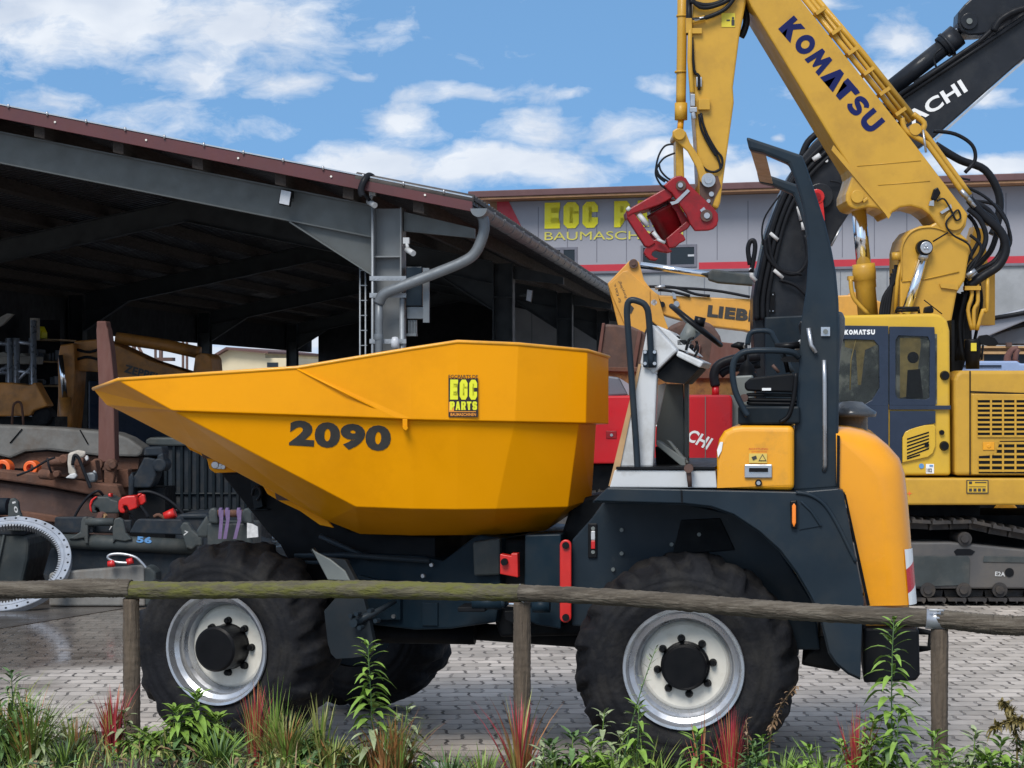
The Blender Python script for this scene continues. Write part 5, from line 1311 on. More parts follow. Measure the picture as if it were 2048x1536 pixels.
# door skin: a navy panel with real window openings in front of glass
def ring(b, outer, inner, y0, y1):
    """frame between two outlines with the same number of points"""
    O0 = [b.pl.pt(x, y, y0) for x, y in outer]; I0 = [b.pl.pt(x, y, y0) for x, y in inner]
    n = len(outer); bm = b.bm
    o0 = [bm.verts.new(p) for p in O0]; i0 = [bm.verts.new(p) for p in I0]
    o1 = [bm.verts.new((p.x, y1, p.z)) for p in O0]; i1 = [bm.verts.new((p.x, y1, p.z)) for p in I0]
    for i in range(n):
        j = (i + 1) % n
        bm.faces.new((o0[i], o0[j], i0[j], i0[i])); bm.faces.new((o0[i], o1[i], o1[j], o0[j])); bm.faces.new((i0[i], i0[j], i1[j], i1[i])); bm.faces.new((o1[i], i1[i], i1[j], o1[j]))
b = ko.b(); ring(b, [(1644, 651), (1700, 651), (1777, 652), (1777, 700), (1777, 790), (1777, 812), (1740, 812), (1644, 812)], [(1650, 679), (1700, 678), (1748, 680), (1758, 692), (1759, 776), (1744, 800), (1730, 808), (1650, 808)], .03, .06)
b.poly([(1644, 812), (1777, 812), (1777, 951), (1644, 951)], .03, .058); fd = ko.add('front_door', b, 'navy_panel', bevel=.004)
b = ko.b(); ring(b, [(1779, 653), (1800, 653), (1869, 654), (1871, 700), (1871, 811), (1840, 811), (1779, 811), (1779, 700)], [(1791, 680), (1797, 671), (1856, 673), (1860, 684), (1859, 796), (1850, 799), (1796, 797), (1791, 788)], .028, .058)
rd = ko.add('rear_door', b, 'navy_panel', bevel=.004)
# cabin interior seen through the panes
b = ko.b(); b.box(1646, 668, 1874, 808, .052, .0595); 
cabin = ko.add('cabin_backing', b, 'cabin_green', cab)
b = ko.b(); b.box(1650, 676, 1762, 809, .044, .048); gl = ko.add('front_pane', b, 'cab_glass', fd)
b = ko.b(); b.box(1786, 668, 1864, 803, .042, .046); ko.add('rear_pane', b, 'cab_glass', rd)
b = ko.b(); b.poly([(1800, 676), (1840, 674), (1842, 690), (1838, 720), (1830, 790), (1800, 796)], .049, .0515); b.tube([(1712, 678, .049), (1702, 720, .049), (1700, 780, .049)], .006, 6); b.poly([(1690, 680), (1750, 680), (1752, 690), (1730, 700), (1722, 770), (1716, 770), (1712, 700), (1690, 694)], .049, .0515); ko.add('cabin_pillar', b, 'cabin_tan', cab)
b = ko.b(); b.lathe_y(ko.pl.pt(1826, 715, .05).x, ko.pl.pt(1826, 715, .05).z, [(0, .0465), (.055, .0465), (.055, .049), (0, .049)], 20); b.poly([(1815, 740), (1840, 738), (1846, 796), (1812, 797)], .0465, .049); ko.add('cabin_seat', b, 'plastic_black', cab)
ko.text('cab_lettering', '@KOMATSU', 'text_white', (1689, 669.5), (1750, 669), 10, .027, fd)
b = ko.b(); b.box(1779, 811, 1902, 819, .02, .058); b.poly([(1780, 822), (1871, 822), (1871, 846), (1840, 852), (1812, 862), (1804, 874), (1804, 926), (1800, 930), (1780, 930)], .03, .058); ko.add('door_trim', b, 'navy_panel', rd, bevel=.003)
b = ko.b(); b.poly([(1805, 925), (1805, 876), (1810, 864), (1822, 857), (1850, 850), (1868, 849), (1871, 853), (1871, 892), (1866, 906), (1856, 914)], .03, .058); vp = ko.add('vent_panel', b, 'cab_yellow', bevel=.006)
b = ko.b()
for k in range(7):
    t0 = k * 7; b.poly([(1814, 877 + t0), (1858, 863 + t0 * .93), (1858, 866 + t0 * .93), (1814, 880 + t0)] if k < 6 else [(1814, 916), (1840, 908), (1840, 911), (1814, 919)], .026, .031)
ko.add('vent_slot', b, 'near_black', vp)
b = ko.b(); b.disc(1854, 890, 4.5, .015, .03, 16); b.disc(1884, 865, 5, .03, .062, 16); ko.add('door_lock', b, 'plastic_black', cab)
b = ko.b(); b.disc(1891, 751, 8, .02, .062, 20, 10); b.disc(1890, 892, 8, .02, .062, 20, 10); ko.add('door_hinge', b, 'plastic_black', cab)
b = ko.b(); b.box(1852, 928, 1868, 947, .052, .059); cs = ko.add('number_sticker', b, 'text_white', cab)
ko.text('sticker_number', '102', 'text_black', (1853.5, 944.5), (1864, 944.5), 8, .049, cs, bold=.03)
b = ko.b(); b.box(1859, 930, 1866, 933, .047, .0505); b.disc(1843, 932, 5, .052, .059, 16); ko.add('sticker_logo', b, 'chalk_blue', cs)
b = ko.b(); b.tube([(1792, 626, .4), (1794, 616, .4), (1838, 616, .4), (1838, 627, .4)], .015, 8); b.tube([(1790, 622, .5), (1836, 621, .5)], .012, 8); b.tube([(1848, 600, .6), (1884, 628, .6)], .006, 6); ko.add('roof_rail', b, 'near_black', cab)
b = ko.b(); b.poly([(1849, 626), (1851, 614), (1862, 611), (1868, 618), (1867, 626)], .4, .5); ko.add('roof_beacon', b, 'plastic_black', cab, bevel=.01)
# engine house
b = ko.b(); b.poly([(1908, 760), (1912, 748), (1922, 741), (2400, 741), (2400, 951), (1910, 951)], .02, 2.6); eh = ko.add('engine_house', b, 'digger_yellow', bevel=.035, seg=3)
b = ko.b(); b.box(1939, 742, 1941.5, 950, .012, .022); b.poly([(1941, 782), (2060, 786), (2400, 786), (2400, 789), (2060, 789), (1941, 785)], .012, .022); b.box(1903, 640, 1909, 951, .4, .9); ko.add('panel_gap', b, 'near_black', eh)
b = ko.b(); b.box(1944, 788, 2400, 949, .004, .02); gp = ko.add('side_panel', b, 'digger_yellow', eh, bevel=.01)
b = ko.b(); b.box(1956, 798, 2110, 872, -.004, .003); b.poly([(1958, 912), (1992, 910), (2000, 882), (2110, 880), (2110, 947), (1958, 946)], -.004, .003); gr = ko.add('grille_dark_panel', b, 'near_black', gp)  # dark panel set proud, standing for the shaded recess behind the bars
b = ko.b()
for k in range(9): b.box(1955, 796 + 9.3 * k, 2110, 800 + 9.3 * k, -.012, -.005)
for k in range(6): x0 = 1957 if k > 2 else (1988 + (2 - k) * 5); b.box(x0, 884 + 11 * k, 2110, 888.5 + 11 * k, -.012, -.005)
for x in (1980, 2004, 2029, 2054, 2080): b.box(x, 797, x + 4, 872, -.0155, -.0125); b.box(x, 908 if x < 2000 else 884, x + 4, 944, -.0155, -.0125)
ko.add('grille_bars', b, 'digger_yellow', gr)
b = ko.b(); b.box(1966, 884, 1989, 900, -.006, .003); b.disc(1978, 892, 4, -.012, -.006, 12); ko.add('grille_latch', b, 'worn_yellow', gp, bevel=.003)
b = ko.b(); b.poly([(1690, 956), (2400, 956), (2400, 1004), (2390, 1010), (1690, 1010)], .0, 2.7); pf = ko.add('platform_skirt', b, 'digger_yellow', bevel=.02)
b = ko.b(); b.box(1933, 960, 1977, 987, -.010, -.001); ps = ko.add('skirt_sticker', b, 'text_black', pf)
b = ko.b(); b.box(1935, 962, 1975, 985, -.013, -.0105); ps2 = ko.add('sticker_face', b, 'cab_yellow', ps)
b = ko.b(); b.box(1950, 964, 1973, 966, -.016, -.0135); b.box(1938, 963, 1944, 968, -.016, -.0135); b.box(1938, 973, 1972, 974, -.016, -.0135)
for x in (1938, 1947, 1956, 1965): b.box(x, 977, x + 6, 983, -.016, -.0135)
ko.add('sticker_print', b, 'text_black', ps)
b = ko.b(); c_ = (1819, 987); b.poly([(c_[0] + (6 if i % 2 == 0 else 1.6) * math.cos(R(45 * i + 90)), c_[1] - (6 if i % 2 == 0 else 1.6) * math.sin(R(45 * i + 90))) for i in range(8)], -.004, -.001); ko.add('lifting_mark', b, 'orange_paint', pf)
b = ko.b(); b.box(1780, 1010, 1960, 1032, .5, 2.2); ko.add('swing_bearing', b, 'near_black')
# mirror and pre-cleaner behind the cab
b = ko.b(); b.lathe_z(ko.pl.pt(1945, 700, .5).x, .5, [(0, ko.pl.pt(1945, 738, .5).z), (.065, ko.pl.pt(1945, 738, .5).z), (.068, ko.pl.pt(1945, 720, .5).z), (.08, ko.pl.pt(1945, 712, .5).z), (.08, ko.pl.pt(1945, 682, .5).z), (.075, ko.pl.pt(1945, 679, .5).z), (0, ko.pl.pt(1945, 678, .5).z)], 24); pc = ko.add('pre_cleaner', b, 'plastic_black')
b = ko.b(); b.box(1942, 686, 1953, 702, .40, .412); ko.add('cleaner_label', b, 'sticker_lemon', pc)
b = ko.b(); b.poly([(1953, 680), (1960, 671), (1974, 669), (1990, 676), (1997, 686), (1992, 692), (1978, 692), (1962, 688)], .45, .5); b.tube([(1966, 690, .48), (1963, 720, .48)], .012, 8); ko.add('mirror', b, 'plastic_black', bevel=.012)
# undercarriage: frame, running chain with pads, rollers
def crawler(th, pl, top, bot, y0, y1, pads_mat, frame_pts, rollers):
    b = th.b(pl)
    path = []
    P = [pl.pt(x, y, y0) for x, y in top]; Q = [pl.pt(x, y, y0) for x, y in bot]
    loop = P + Q[::-1]
    L = [0]
    for p, q in zip(loop, loop[1:] + loop[:1]): L.append(L[-1] + (q - p).length)
    n = int(L[-1] / .19); pitch = L[-1] / n
    for k in range(n):
        d = k * pitch; i = max(j for j in range(len(loop)) if L[j] <= d)
        p, q = loop[i], loop[(i + 1) % len(loop)]; t = (d - L[i]) / max(1e-6, L[i + 1] - L[i])
        c = p.lerp(q, t); dr = (q - p).normalized(); up = Vector((-dr.z, 0, dr.x))
        hl = pitch * .46
        pts = []
        for a_, h_ in ((-hl, -.012), (-hl, .016), (-hl * .8, .042), (-hl * .6, .018), (0, .018), (.06 * hl, .040), (.2 * hl, .018), (hl * .9, .018), (hl, -.012)):
            pts.append(c + dr * a_ + up * h_)
        b.lpoly([(v.x, v.z) for v in pts], y0, y1)
        pts = [c + dr * a_ + up * h_ for a_, h_ in ((-hl * 1.05, -.075), (-hl * .9, -.014), (hl * .9, -.014), (hl * 1.05, -.075))]
        for yy in (y0 + .16, y1 - .22): b.lpoly([(v.x, v.z) for v in pts], yy, yy + .05)
    tr = th.add('track', b, pads_mat)
    b = th.b(pl); b.poly(frame_pts, y0 + .06, y1 - .1); fr = th.add('track_frame', b, 'track_frame', bevel=.02)
    for px, py, r in rollers:
        b = th.b(pl); b.disc(px, py, r, y0 + .04, y1 - .08, 24, r * .9); b.disc(px, py, r * .55, y0 + .01, y0 + .04, 16); th.add('roller', b, 'track_steel', fr)
    return tr, fr
top = [(1560, 1050), (1600, 1040), (1800, 1042), (1880, 1046), (1945, 1044), (2000, 1056), (2080, 1070), (2160, 1062), (2250, 1050)]
bot = [(1560, 1180), (1600, 1199), (2250, 1199)]
tr, fr = crawler(ko, KO, top, bot, .0, .6, 'track_steel', [(1600, 1086), (1900, 1084), (1960, 1090), (2060, 1100), (2250, 1098), (2250, 1178), (1600, 1178)], [(1930, 1078, 14)] + [(1640 + 72 * k, 1180, 15) for k in range(9)])
b = ko.b(); b.poly([(1820, 1112), (1936, 1112), (1940, 1118), (1938, 1170), (1822, 1174)], .045, .058); b.poly([(1968, 1112), (2060, 1114), (2060, 1126), (1966, 1124)], .05, .058); ko.add('mud_patch', b, 'primer_grey', fr, bevel=.003)
b = ko.b(); b.poly([(1908, 1103), (1914, 1098), (1940, 1098), (1950, 1103), (1944, 1110), (1912, 1110)], .052, .058); b.disc(2019, 1145, 9, .05, .0585, 16); ko.add('frame_opening', b, 'near_black', fr)
ko.text('frame_marking', 'E2A', 'chalk_white', (1990, 1152), (2010, 1153), 9, .05, fr, bold=.02)
b = ko.b(); b.box(1650, 1030, 2160, 1200, .7, 2.0); ko.add('undercarriage', b, 'near_black')
crawler(ko, KO, top, bot, 2.1, 2.7, 'track_steel', [(1600, 1086), (2250, 1098), (2250, 1178), (1600, 1178)], [])

# ---- black boom, red engine house
HI = Pl(1400, 25.0, 3)
hi = T('excavator', 'excavator with a black curved boom and a red engine house behind the dumper seat', 'excavator', HI)
b = hi.b(); b.poly([(1512, 900), (1512, 760), (1506, 660), (1506, 596), (1512, 555), (1519, 524), (1530, 470), (1544, 430), (1562, 383), (1580, 346), (1603, 314), (1625, 286), (1650, 262), (1690, 238), (1720, 222), (1789, 193), (1875, 138), (1957, 88), (2010, 52), (2100, -6), (2130, 70), (2048, 117), (2010, 150), (1870, 274), (1815, 312), (1760, 356), (1722, 395), (1698, 428), (1675, 463), (1662, 492), (1652, 530), (1650, 600), (1660, 760), (1660, 900)], 1.1, 1.75)
hb = hi.add('boom', b, 'boom_black', bevel=.02)
b = hi.b(); b.poly([(1870, 276), (2010, 152), (2048, 119), (2049, 124), (2012, 156), (1872, 281)], 1.09, 1.12); b.tube([(1682, 455, 1.08), (1662, 492, 1.08)], .015, 6); hi.add('boom_edge', b, 'steel', hb)
b = hi.b()
for o_, r in ((0, .035), (12, .03), (22, .026)):
    b.tube([(1514 + o_, 640, 1.06), (1514 + o_, 596, 1.06), (1527 + o_, 526, 1.06), (1552 + o_, 432, 1.06), (1590 + o_, 352 + o_ * .4, 1.06), (1640 + o_ * .8, 296 + o_ * .8, 1.06), (1690 + o_ * .6, 258 + o_, 1.06), (1800, 200 + o_ * 1.2, 1.06)], r, 8, curve=4)
b.tube([(1603, 314, 1.2), (1616, 284, 1.2), (1642, 262, 1.2), (1660, 256, 1.2)], .04, 8, curve=4)
b.tube([(1536, 470, 1.03), (1545, 520, 1.03), (1570, 545, 1.03), (1598, 545, 1.03), (1615, 515, 1.03), (1610, 470, 1.03)], .022, 8, curve=5)
b.tube([(1530, 478, 1.03), (1534, 510, 1.03), (1560, 540, 1.03), (1604, 548, 1.03)], .022, 8, curve=5)
b.tube([(1560, 560, 1.03), (1590, 570, 1.03), (1612, 590, 1.03)], .02, 8, curve=4)
b.tube([(1500, 530, .9), (1496, 500, .9), (1500, 484, .9), (1508, 482, .9), (1510, 500, .9), (1502, 545, .9)], .028, 8, curve=5)
b.tube([(1560, 390, 1.03), (1532, 430, 1.03), (1524, 460, 1.03), (1526, 490, 1.03)], .012, 6, curve=4)
b.tube([(1660, 362, 1.03), (1680, 366, 1.03), (1696, 388, 1.03)], .012, 6, curve=4)
for k in range(6): b.tube([(1830 + 38 * k, 168 - 24 * k, 1.2), (1872 + 38 * k, 140 - 24 * k, 1.2)], .035, 8)
b.tube([(1790, 196, 1.05), (1880, 136, 1.05), (1960, 82, 1.05), (2000, 44, 1.05), (2060, 10, 1.05)], .028, 8); b.tube([(1800, 200, 1.05), (2048, 36, 1.05)], .02, 8)
b.tube([(1874, 140, 1.1), (1868, 112, 1.1), (1884, 96, 1.1)], .014, 6, curve=4); b.tube([(1987, 62, 1.02), (2000, 40, 1.02), (2030, 22, 1.02), (2060, 14, 1.02)], .04, 8, curve=4)
hi.add('boom_hoses', b, 'hose', hb)
b = hi.b(); b.tube([(1626, 320, 1.03), (1640, 310, 1.03)], .03, 8); b.tube([(1600, 412, 1.03), (1606, 440, 1.03)], .045, 8); b.tube([(1605, 444, 1.03), (1607, 460, 1.03)], .022, 8); b.tube([(1540, 466, 1.03), (1556, 480, 1.03)], .022, 8); b.tube([(1548, 540, 1.03), (1566, 556, 1.03)], .022, 8); b.tube([(1502, 536, .9), (1503, 552, .9), (1512, 562, .9)], .025, 8); b.disc(1653, 321, 3.5, 1.04, 1.09, 12)
hi.add('hose_couplings', b, 'chalk_white', hb)
b = hi.b(); b.disc(1650, 287, 8, 1.06, 1.1, 20); b.poly([(1686, 355), (1698, 348), (1700, 362), (1692, 372)], 1.05, 1.1); hi.add('boom_boss', b, 'olive_grey', hb, bevel=.006)
b = hi.b(); b.disc(1640, 392, 26, 1.03, 1.1, 28); hi.add('boom_pivot', b, 'boom_black', hb, bevel=.01)
b = hi.b(); b.disc(1634, 393, 15, .98, 1.05, 24); b.poly([(1626, 400), (1646, 398), (1650, 440), (1640, 470), (1634, 440)], .99, 1.05); pr = hi.add('pivot_link', b, 'red_paint', hb, bevel=.008); 
b = hi.b(); b.disc(1634, 393, 8, .96, .98, 20); hi.add('pivot_cap', b, 'coupler_red', pr)
hi.text('boom_lettering', 'HITACHI', 'text_white', (1752, 297), (1936, 182), 28, 1.092, hb, bold=.03)
b = hi.b(); b.box(1535, 584, 1550, 626, 1.07, 1.1); hi.add('boom_plate', b, 'plastic_black', hb)
b = hi.b()
for x in (1539, 1546):
    for y in (589, 622): b.disc(x, y, 1.4, 1.055, 1.07, 8)
hi.add('plate_rivet', b, 'steel', hb)
b = hi.b(); b.poly([(1530, 634), (1660, 628), (1660, 900), (1530, 900)], .9, 1.1); hi.add('cab_wall', b, 'slate', bevel=.02)
b = hi.b(); b.tube([(1779, 180, 1.4), (1900, 84, 1.4)], .105, 18); b.tube([(1885, 96, 1.4), (1915, 70, 1.4)], .14, 18); b.tube([(1892, 91, 1.4), (1896, 88, 1.4)], .16, 18); cy2 = hi.add('stick_cylinder', b, 'boom_black')
b = hi.b(); b.tube([(1912, 68, 1.4), (1930, 52, 1.4)], .05, 14); hi.add('cylinder_rod', b, 'chrome', cy2)
b = hi.b(); b.poly([(1917, 24), (1930, 8), (1950, -10), (2130, -60), (2130, 20), (2050, 22), (2000, 56), (1987, 64), (1960, 69), (1938, 70), (1922, 62), (1915, 46)], 1.2, 1.6); ls = hi.add('stick', b, 'boom_black', bevel=.02)
b = hi.b(); b.disc(1939, 42, 17, 1.16, 1.2, 24); hi.add('stick_boss', b, 'boom_black', ls, bevel=.008)
b = hi.b(); b.disc(1939, 42, 6, 1.14, 1.16, 16); hi.add('stick_pin', b, 'olive_grey', ls)
b = hi.b(); b.poly([(1130, 800), (1136, 792), (1460, 790), (1465, 796), (1465, 926), (1128, 928)], .0, 2.6); rbody = hi.add('engine_house', b, 'red_body', bevel=.05, seg=3)
b = hi.b(); b.box(1410, 793, 1411.5, 925, -.008, .002); b.box(1462, 791, 1478, 930, .1, 2.4); hi.add('panel_gap', b, 'olive_grey', rbody)
hi.text('body_lettering', 'HITACHI', 'text_white', (1311, 852), (1416, 901), 26, -.004, rbody, bold=.03, shear=.15)
b = hi.b(); b.box(1212, 862, 1233, 877, -.012, -.001); ltc = hi.add('body_latch', b, 'coupler_red', rbody, bevel=.004)
b = hi.b(); b.disc(1223, 870, 3, -.02, -.012, 12); hi.add('latch_button', b, 'steel', ltc)
b = hi.b(); b.tube([(1431, 792, .6), (1431, 772, .6)], .042, 14); ex = hi.add('exhaust_stub', b, 'red_body')
b = hi.b(); b.tube([(1431, 772, .6), (1428, 750, .6), (1438, 730, .6), (1470, 718, .6), (1520, 712, .6)], .055, 12, curve=5); b.tube([(1440, 750, .7), (1460, 738, .7), (1520, 728, .7)], .05, 10, curve=4); b.tube([(1431, 772, .6), (1431, 764, .6)], .05, 12); hi.add('breather_hose', b, 'hose', ex)
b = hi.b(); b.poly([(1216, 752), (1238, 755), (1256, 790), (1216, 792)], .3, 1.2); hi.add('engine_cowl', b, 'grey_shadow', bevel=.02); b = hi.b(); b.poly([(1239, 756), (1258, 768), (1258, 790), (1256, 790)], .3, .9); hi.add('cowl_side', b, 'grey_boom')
b = hi.b(); b.box(1100, 930, 1480, 1000, .2, 2.4); hi.add('undercarriage', b, 'near_black')
crawler(hi, HI, [(1050, 1010), (1090, 985), (1500, 985), (1540, 1010)], [(1050, 1110), (1090, 1142), (1500, 1142), (1540, 1110)], .0, .6, 'track_steel', [(1090, 1005), (1500, 1005), (1500, 1110), (1090, 1110)], [])

# ---- orange stick and link lying level behind
LI = Pl(1400, 33.0, 4)
li = T('excavator', 'orange excavator arm lying level behind the dumper seat, tip pointing left', 'excavator', LI)
b = li.b(); b.poly([(1300, 578), (1318, 590), (1385, 593), (1500, 598), (1700, 590), (1705, 582), (1760, 603), (1830, 640), (1860, 700), (1860, 900), (1700, 900), (1690, 690), (1500, 664), (1490, 661), (1400, 650), (1335, 632), (1310, 622), (1298, 605)], .9, 1.6); la = li.add('stick', b, 'crane_orange', bevel=.02)
b = li.b(); b.poly([(1215, 567), (1258, 522), (1268, 517), (1278, 524), (1282, 538), (1288, 560), (1300, 576), (1316, 590), (1330, 640), (1338, 660), (1330, 664), (1300, 640), (1290, 660), (1236, 652), (1226, 610)], .8, .9); lt = li.add('bucket_link', b, 'crane_orange', bevel=.015)
b = li.b(); b.poly([(1216, 570), (1246, 543), (1256, 541), (1300, 580), (1300, 640), (1288, 668), (1250, 650), (1228, 600)], .76, .80); li.add('link_plate', b, 'crane_orange', lt, bevel=.008)
b = li.b(); b.disc(1267, 527, 9, .74, .8, 22); b.disc(1267, 527, 4, .72, .74, 14); li.add('link_pin', b, 'rust_brown', lt)
b = li.b(); b.tube([(1281, 530, 1.2), (1420, 550, 1.2)], .052, 14); rd_ = li.add('cylinder_rod', b, 'chrome')
b = li.b(); b.poly([(1416, 546), (1424, 538), (1440, 540), (1510, 550), (1510, 572), (1436, 566), (1416, 560)], 1.1, 1.3); li.add('cylinder_barrel', b, 'primer_grey', rd_, bevel=.03, seg=3)
li.text('stick_lettering', 'LIEBHERR', 'text_black', (1414, 633), (1606, 655), 23.5, .89, la, bold=.06)
b = li.b(); b.disc(1308, 605, 10, .82, .9, 22); b.disc(1308, 605, 6, .80, .82, 18); li.add('stick_pin', b, 'lamp_glass', la)
b = li.b(); b.disc(1309, 606, 13, .85, .895, 24); b.disc(1324, 609, 6, .83, .9, 14)
for q in ([(1290, 632), (1288, 590), (1296, 576), (1305, 573), (1350, 575), (1390, 588), (1420, 592)], [(1300, 573), (1420, 580), (1500, 594)], [(1316, 580), (1340, 582), (1380, 592)]): b.tube([(x, y, .86) for x, y in q], .022, 8, curve=4)
b.tube([(1310, 625, .88), (1318, 645, .88)], .02, 6); li.add('arm_hoses', b, 'hose', la)
b = li.b(); b.poly([(1344, 584), (1350, 586), (1353, 598), (1346, 597)], .8, .9); b.disc(1353, 608, 6, .8, .9, 14); b.tube([(1310, 576, .84), (1330, 572, .84)], .03, 8); li.add('hose_clamp', b, 'steel', la)
li.text('link_text', 'für Kies u.', 'text_black', (1243, 604), (1231, 567), 6, .757, lt)
li.text('link_text', 'Recycling!', 'text_black', (1256, 594), (1242, 561), 7, .757, lt)
b = li.b(); b.poly([(1260, 608), (1268, 616), (1262, 628), (1256, 622)], .752, .757); li.add('link_emblem', b, 'text_black', lt)

# ---- buckets, rusty box and dark block seen between the machines
BK = Pl(1240, 29.0, 5)
t = T('excavator_bucket', 'brown excavator bucket standing upright behind the dumper front rail', 'bucket', BK)
b = t.b(); b.poly([(1207, 650), (1214, 648), (1262, 652), (1290, 665), (1296, 700), (1290, 740), (1194, 742)], 0, 1.3); t.add('shell', b, 'rust_brown', bevel=.03)
b = t.b(); b.poly([(1204, 646), (1210, 646), (1198, 742), (1190, 742)], -.04, .1); b.poly([(1276, 660), (1284, 662), (1270, 742), (1262, 742)], -.05, .1); t.add('side_cutter', b, 'rust_red', bevel=.01)
t = T('excavator_bucket', 'dark brown round backed bucket behind the steering wheel', 'bucket', Pl(1400, 29.0, 5))
b = t.b(); b.poly([(1330, 665), (1338, 652), (1362, 642), (1400, 640), (1424, 648), (1440, 672), (1448, 700), (1460, 738), (1344, 738), (1336, 700)], 0, 1.4); t.add('shell', b, 'rust_brown', bevel=.06, seg=3)
b = t.b(); b.poly([(1424, 682), (1480, 688), (1482, 738), (1416, 738)], -.06, .3); b.poly([(1396, 690), (1402, 690), (1396, 738), (1390, 738)], -.05, .1); t.add('side_plate', b, 'rust_red', bevel=.01)
RBX = Pl(1330, 27.6, 5)
t = T('rusty_container', 'rusty ochre steel container topped by brown buckets behind the red engine house', 'container', RBX)
b = t.b(); b.poly([(1200, 738), (1490, 738), (1490, 1119), (1200, 1119)], 0, 2.0); t.add('body', b, 'rust_ochre', bevel=.02)
b = t.b(); b.poly([(1195, 734), (1492, 734), (1492, 757), (1390, 757), (1390, 748), (1195, 742)], -.06, 0.0); t.add('rim', b, 'rust', bevel=.01)

# ---- what stands at the right edge behind the yellow excavator
GB = Pl(2000, 34, 4)
t = T('crane_arm', 'grey folded crane arm rising to the right behind the yellow excavator', 'crane', GB)
b = t.b(); b.poly([(1930, 648), (2048, 617), (2140, 592), (2140, 610), (2050, 642), (1935, 690)], 0, .5); t.add('upper_section', b, 'grey_boom', bevel=.02)
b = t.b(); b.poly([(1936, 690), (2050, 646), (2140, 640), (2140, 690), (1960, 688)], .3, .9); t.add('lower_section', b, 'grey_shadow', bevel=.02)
b = t.b(); b.tube([(1946, 643, -.05), (2048, 626, -.05), (2140, 606, -.05)], .035, 8); b.tube([(1936, 674, .2), (2020, 646, .2), (2060, 644, .2), (2140, 650, .2)], .03, 8, curve=3); b.disc(2019, 657, 4, .1, .3, 14); b.tube([(1938, 679, .2), (2010, 657, .2), (2050, 648, .2)], .04, 8); t.add('arm_hoses', b, 'hose')
b = t.b(); b.box(1960, 692, 2200, 696, -.1, 2); b.box(1960, 696, 2200, 703, .05, 2); b.box(1960, 703, 2200, 708, -.1, 2); b.box(1962, 708, 1968, 1040, 0, .2); b.box(2150, 708, 2156, 1040, 0, .2); t.add('support_rail', b, 'tan_edge')
b = t.b(); b.box(1930, 708, 2200, 1042, .2, 2); t.add('base', b, 'navy_panel')
b = t.b(); b.box(2013, 685, 2024, 693, -.2, -.1); t.add('rail_bracket', b, 'rust_brown')
t = T('blue_machine', 'light blue machine bonnet showing above the yellow engine house', 'machine', Pl(2000, 27, 2))
b = t.b(); b.poly([(1900, 722), (2035, 722), (2040, 727), (2200, 727), (2200, 760), (1900, 760)], 0, 2); t.add('bonnet', b, 'blue_paint', bevel=.03, seg=3)
b = t.b(); b.box(1900, 730, 2003, 734, -.02, .0); b.box(1906, 706, 1930, 720, -.1, .2); t.add('bonnet_slot', b, 'navy_panel')
b = t.b(); b.box(1880, 760, 2200, 1108, .05, 1.9); t.add('body', b, 'near_black')
t = T('tow_hook', 'curved brown steel hook standing on the light blue bonnet', 'hook', Pl(2025, 27.3, 2))
b = t.b(); b.tube([(2015, 722, .2), (2016, 712, .2), (2024, 700, .2), (2036, 696, .2)], [.05, .06, .05, .03], 12, curve=4); b.tube([(2030, 722, .2), (2032, 708, .2), (2036, 698, .2)], .035, 10, curve=3); t.add('hook', b, 'rust_red')
b = t.b(); b.box(2010, 721, 2038, 724, .1, .4); t.add('base', b, 'rust_red')
t = T('wheel_loader_wheel', 'worn yellow wheel hub behind the yellow excavator track', 'wheel', Pl(2000, 25, 0))
b = t.b(); b.disc(1990, 1040, 62, .02, .5, 40, 62); t.add('tyre', b, 'rubber', bevel=.06); b = t.b(); b.disc(2012, 1030, 27, -.03, .02, 32, 27); t.add('hub', b, 'worn_yellow', bevel=.02)

# ================================================================== MACHINE PARTS HEAPED UNDER THE SHED
def simple(name, label, cat, px, d, yaw=0, group=None): return T(name, label, cat, Pl(px, d, yaw), group)
# slewing ring leaning back on its edge
def slewing_ring():
    d = 20.9; pl = Pl(12, d, 0)
    t = T('slewing_ring', 'large bare steel slewing ring with inner teeth leaning over the wet ground', 'slewing ring', pl)
    Rr = .615; tilt = R(48)
    cz = pl.pt(12, 1130, 0).z
    rot = Matrix.Rotation(-tilt, 4, 'X'); tr = Matrix.Translation((0, 0, cz)) @ rot
    b = t.b(); b.lathe_y(0, 0, [(Rr - .10, -.03), (Rr - .095, -.035), (Rr - .07, -.035), (Rr - .066, -.028), (Rr - .060, -.028), (Rr - .056, -.035), (Rr - .004, -.035), (Rr, -.03), (Rr, .03), (Rr - .004, .035), (Rr - .10, .035), (Rr - .10, -.03)], 120)
    b.bm.transform(tr); ring_ = t.add('outer_race', b, 'ring_steel')
    for p_ in ring_.data.polygons: p_.use_smooth = False
    b = t.b(); bm = b.bm; n = 110
    for k in range(n):
        a = 2 * math.pi * k / n; w = math.pi / n * .55
        r0, r1 = Rr - .099, Rr - .125
        P = [(r0, a - w * 1.4), (r0, a + w * 1.4), (r1, a + w * .6), (r1, a - w * .6)]
        b.lpoly([(r * math.cos(q), r * math.sin(q)) for r, q in P], -.028, .03)
    b.bm.transform(tr); t.add('gear_teeth', b, 'steel', ring_)
    b = t.b()
    for k in range(36):
        a = 2 * math.pi * k / 36; b.lathe_y((Rr - .028) * math.cos(a), (Rr - .028) * math.sin(a), [(0, -.0375), (.011, -.0375), (.011, -.030)], 10)
    b.bm.transform(tr); t.add('bolt_holes', b, 'near_black', ring_)
slewing_ring()
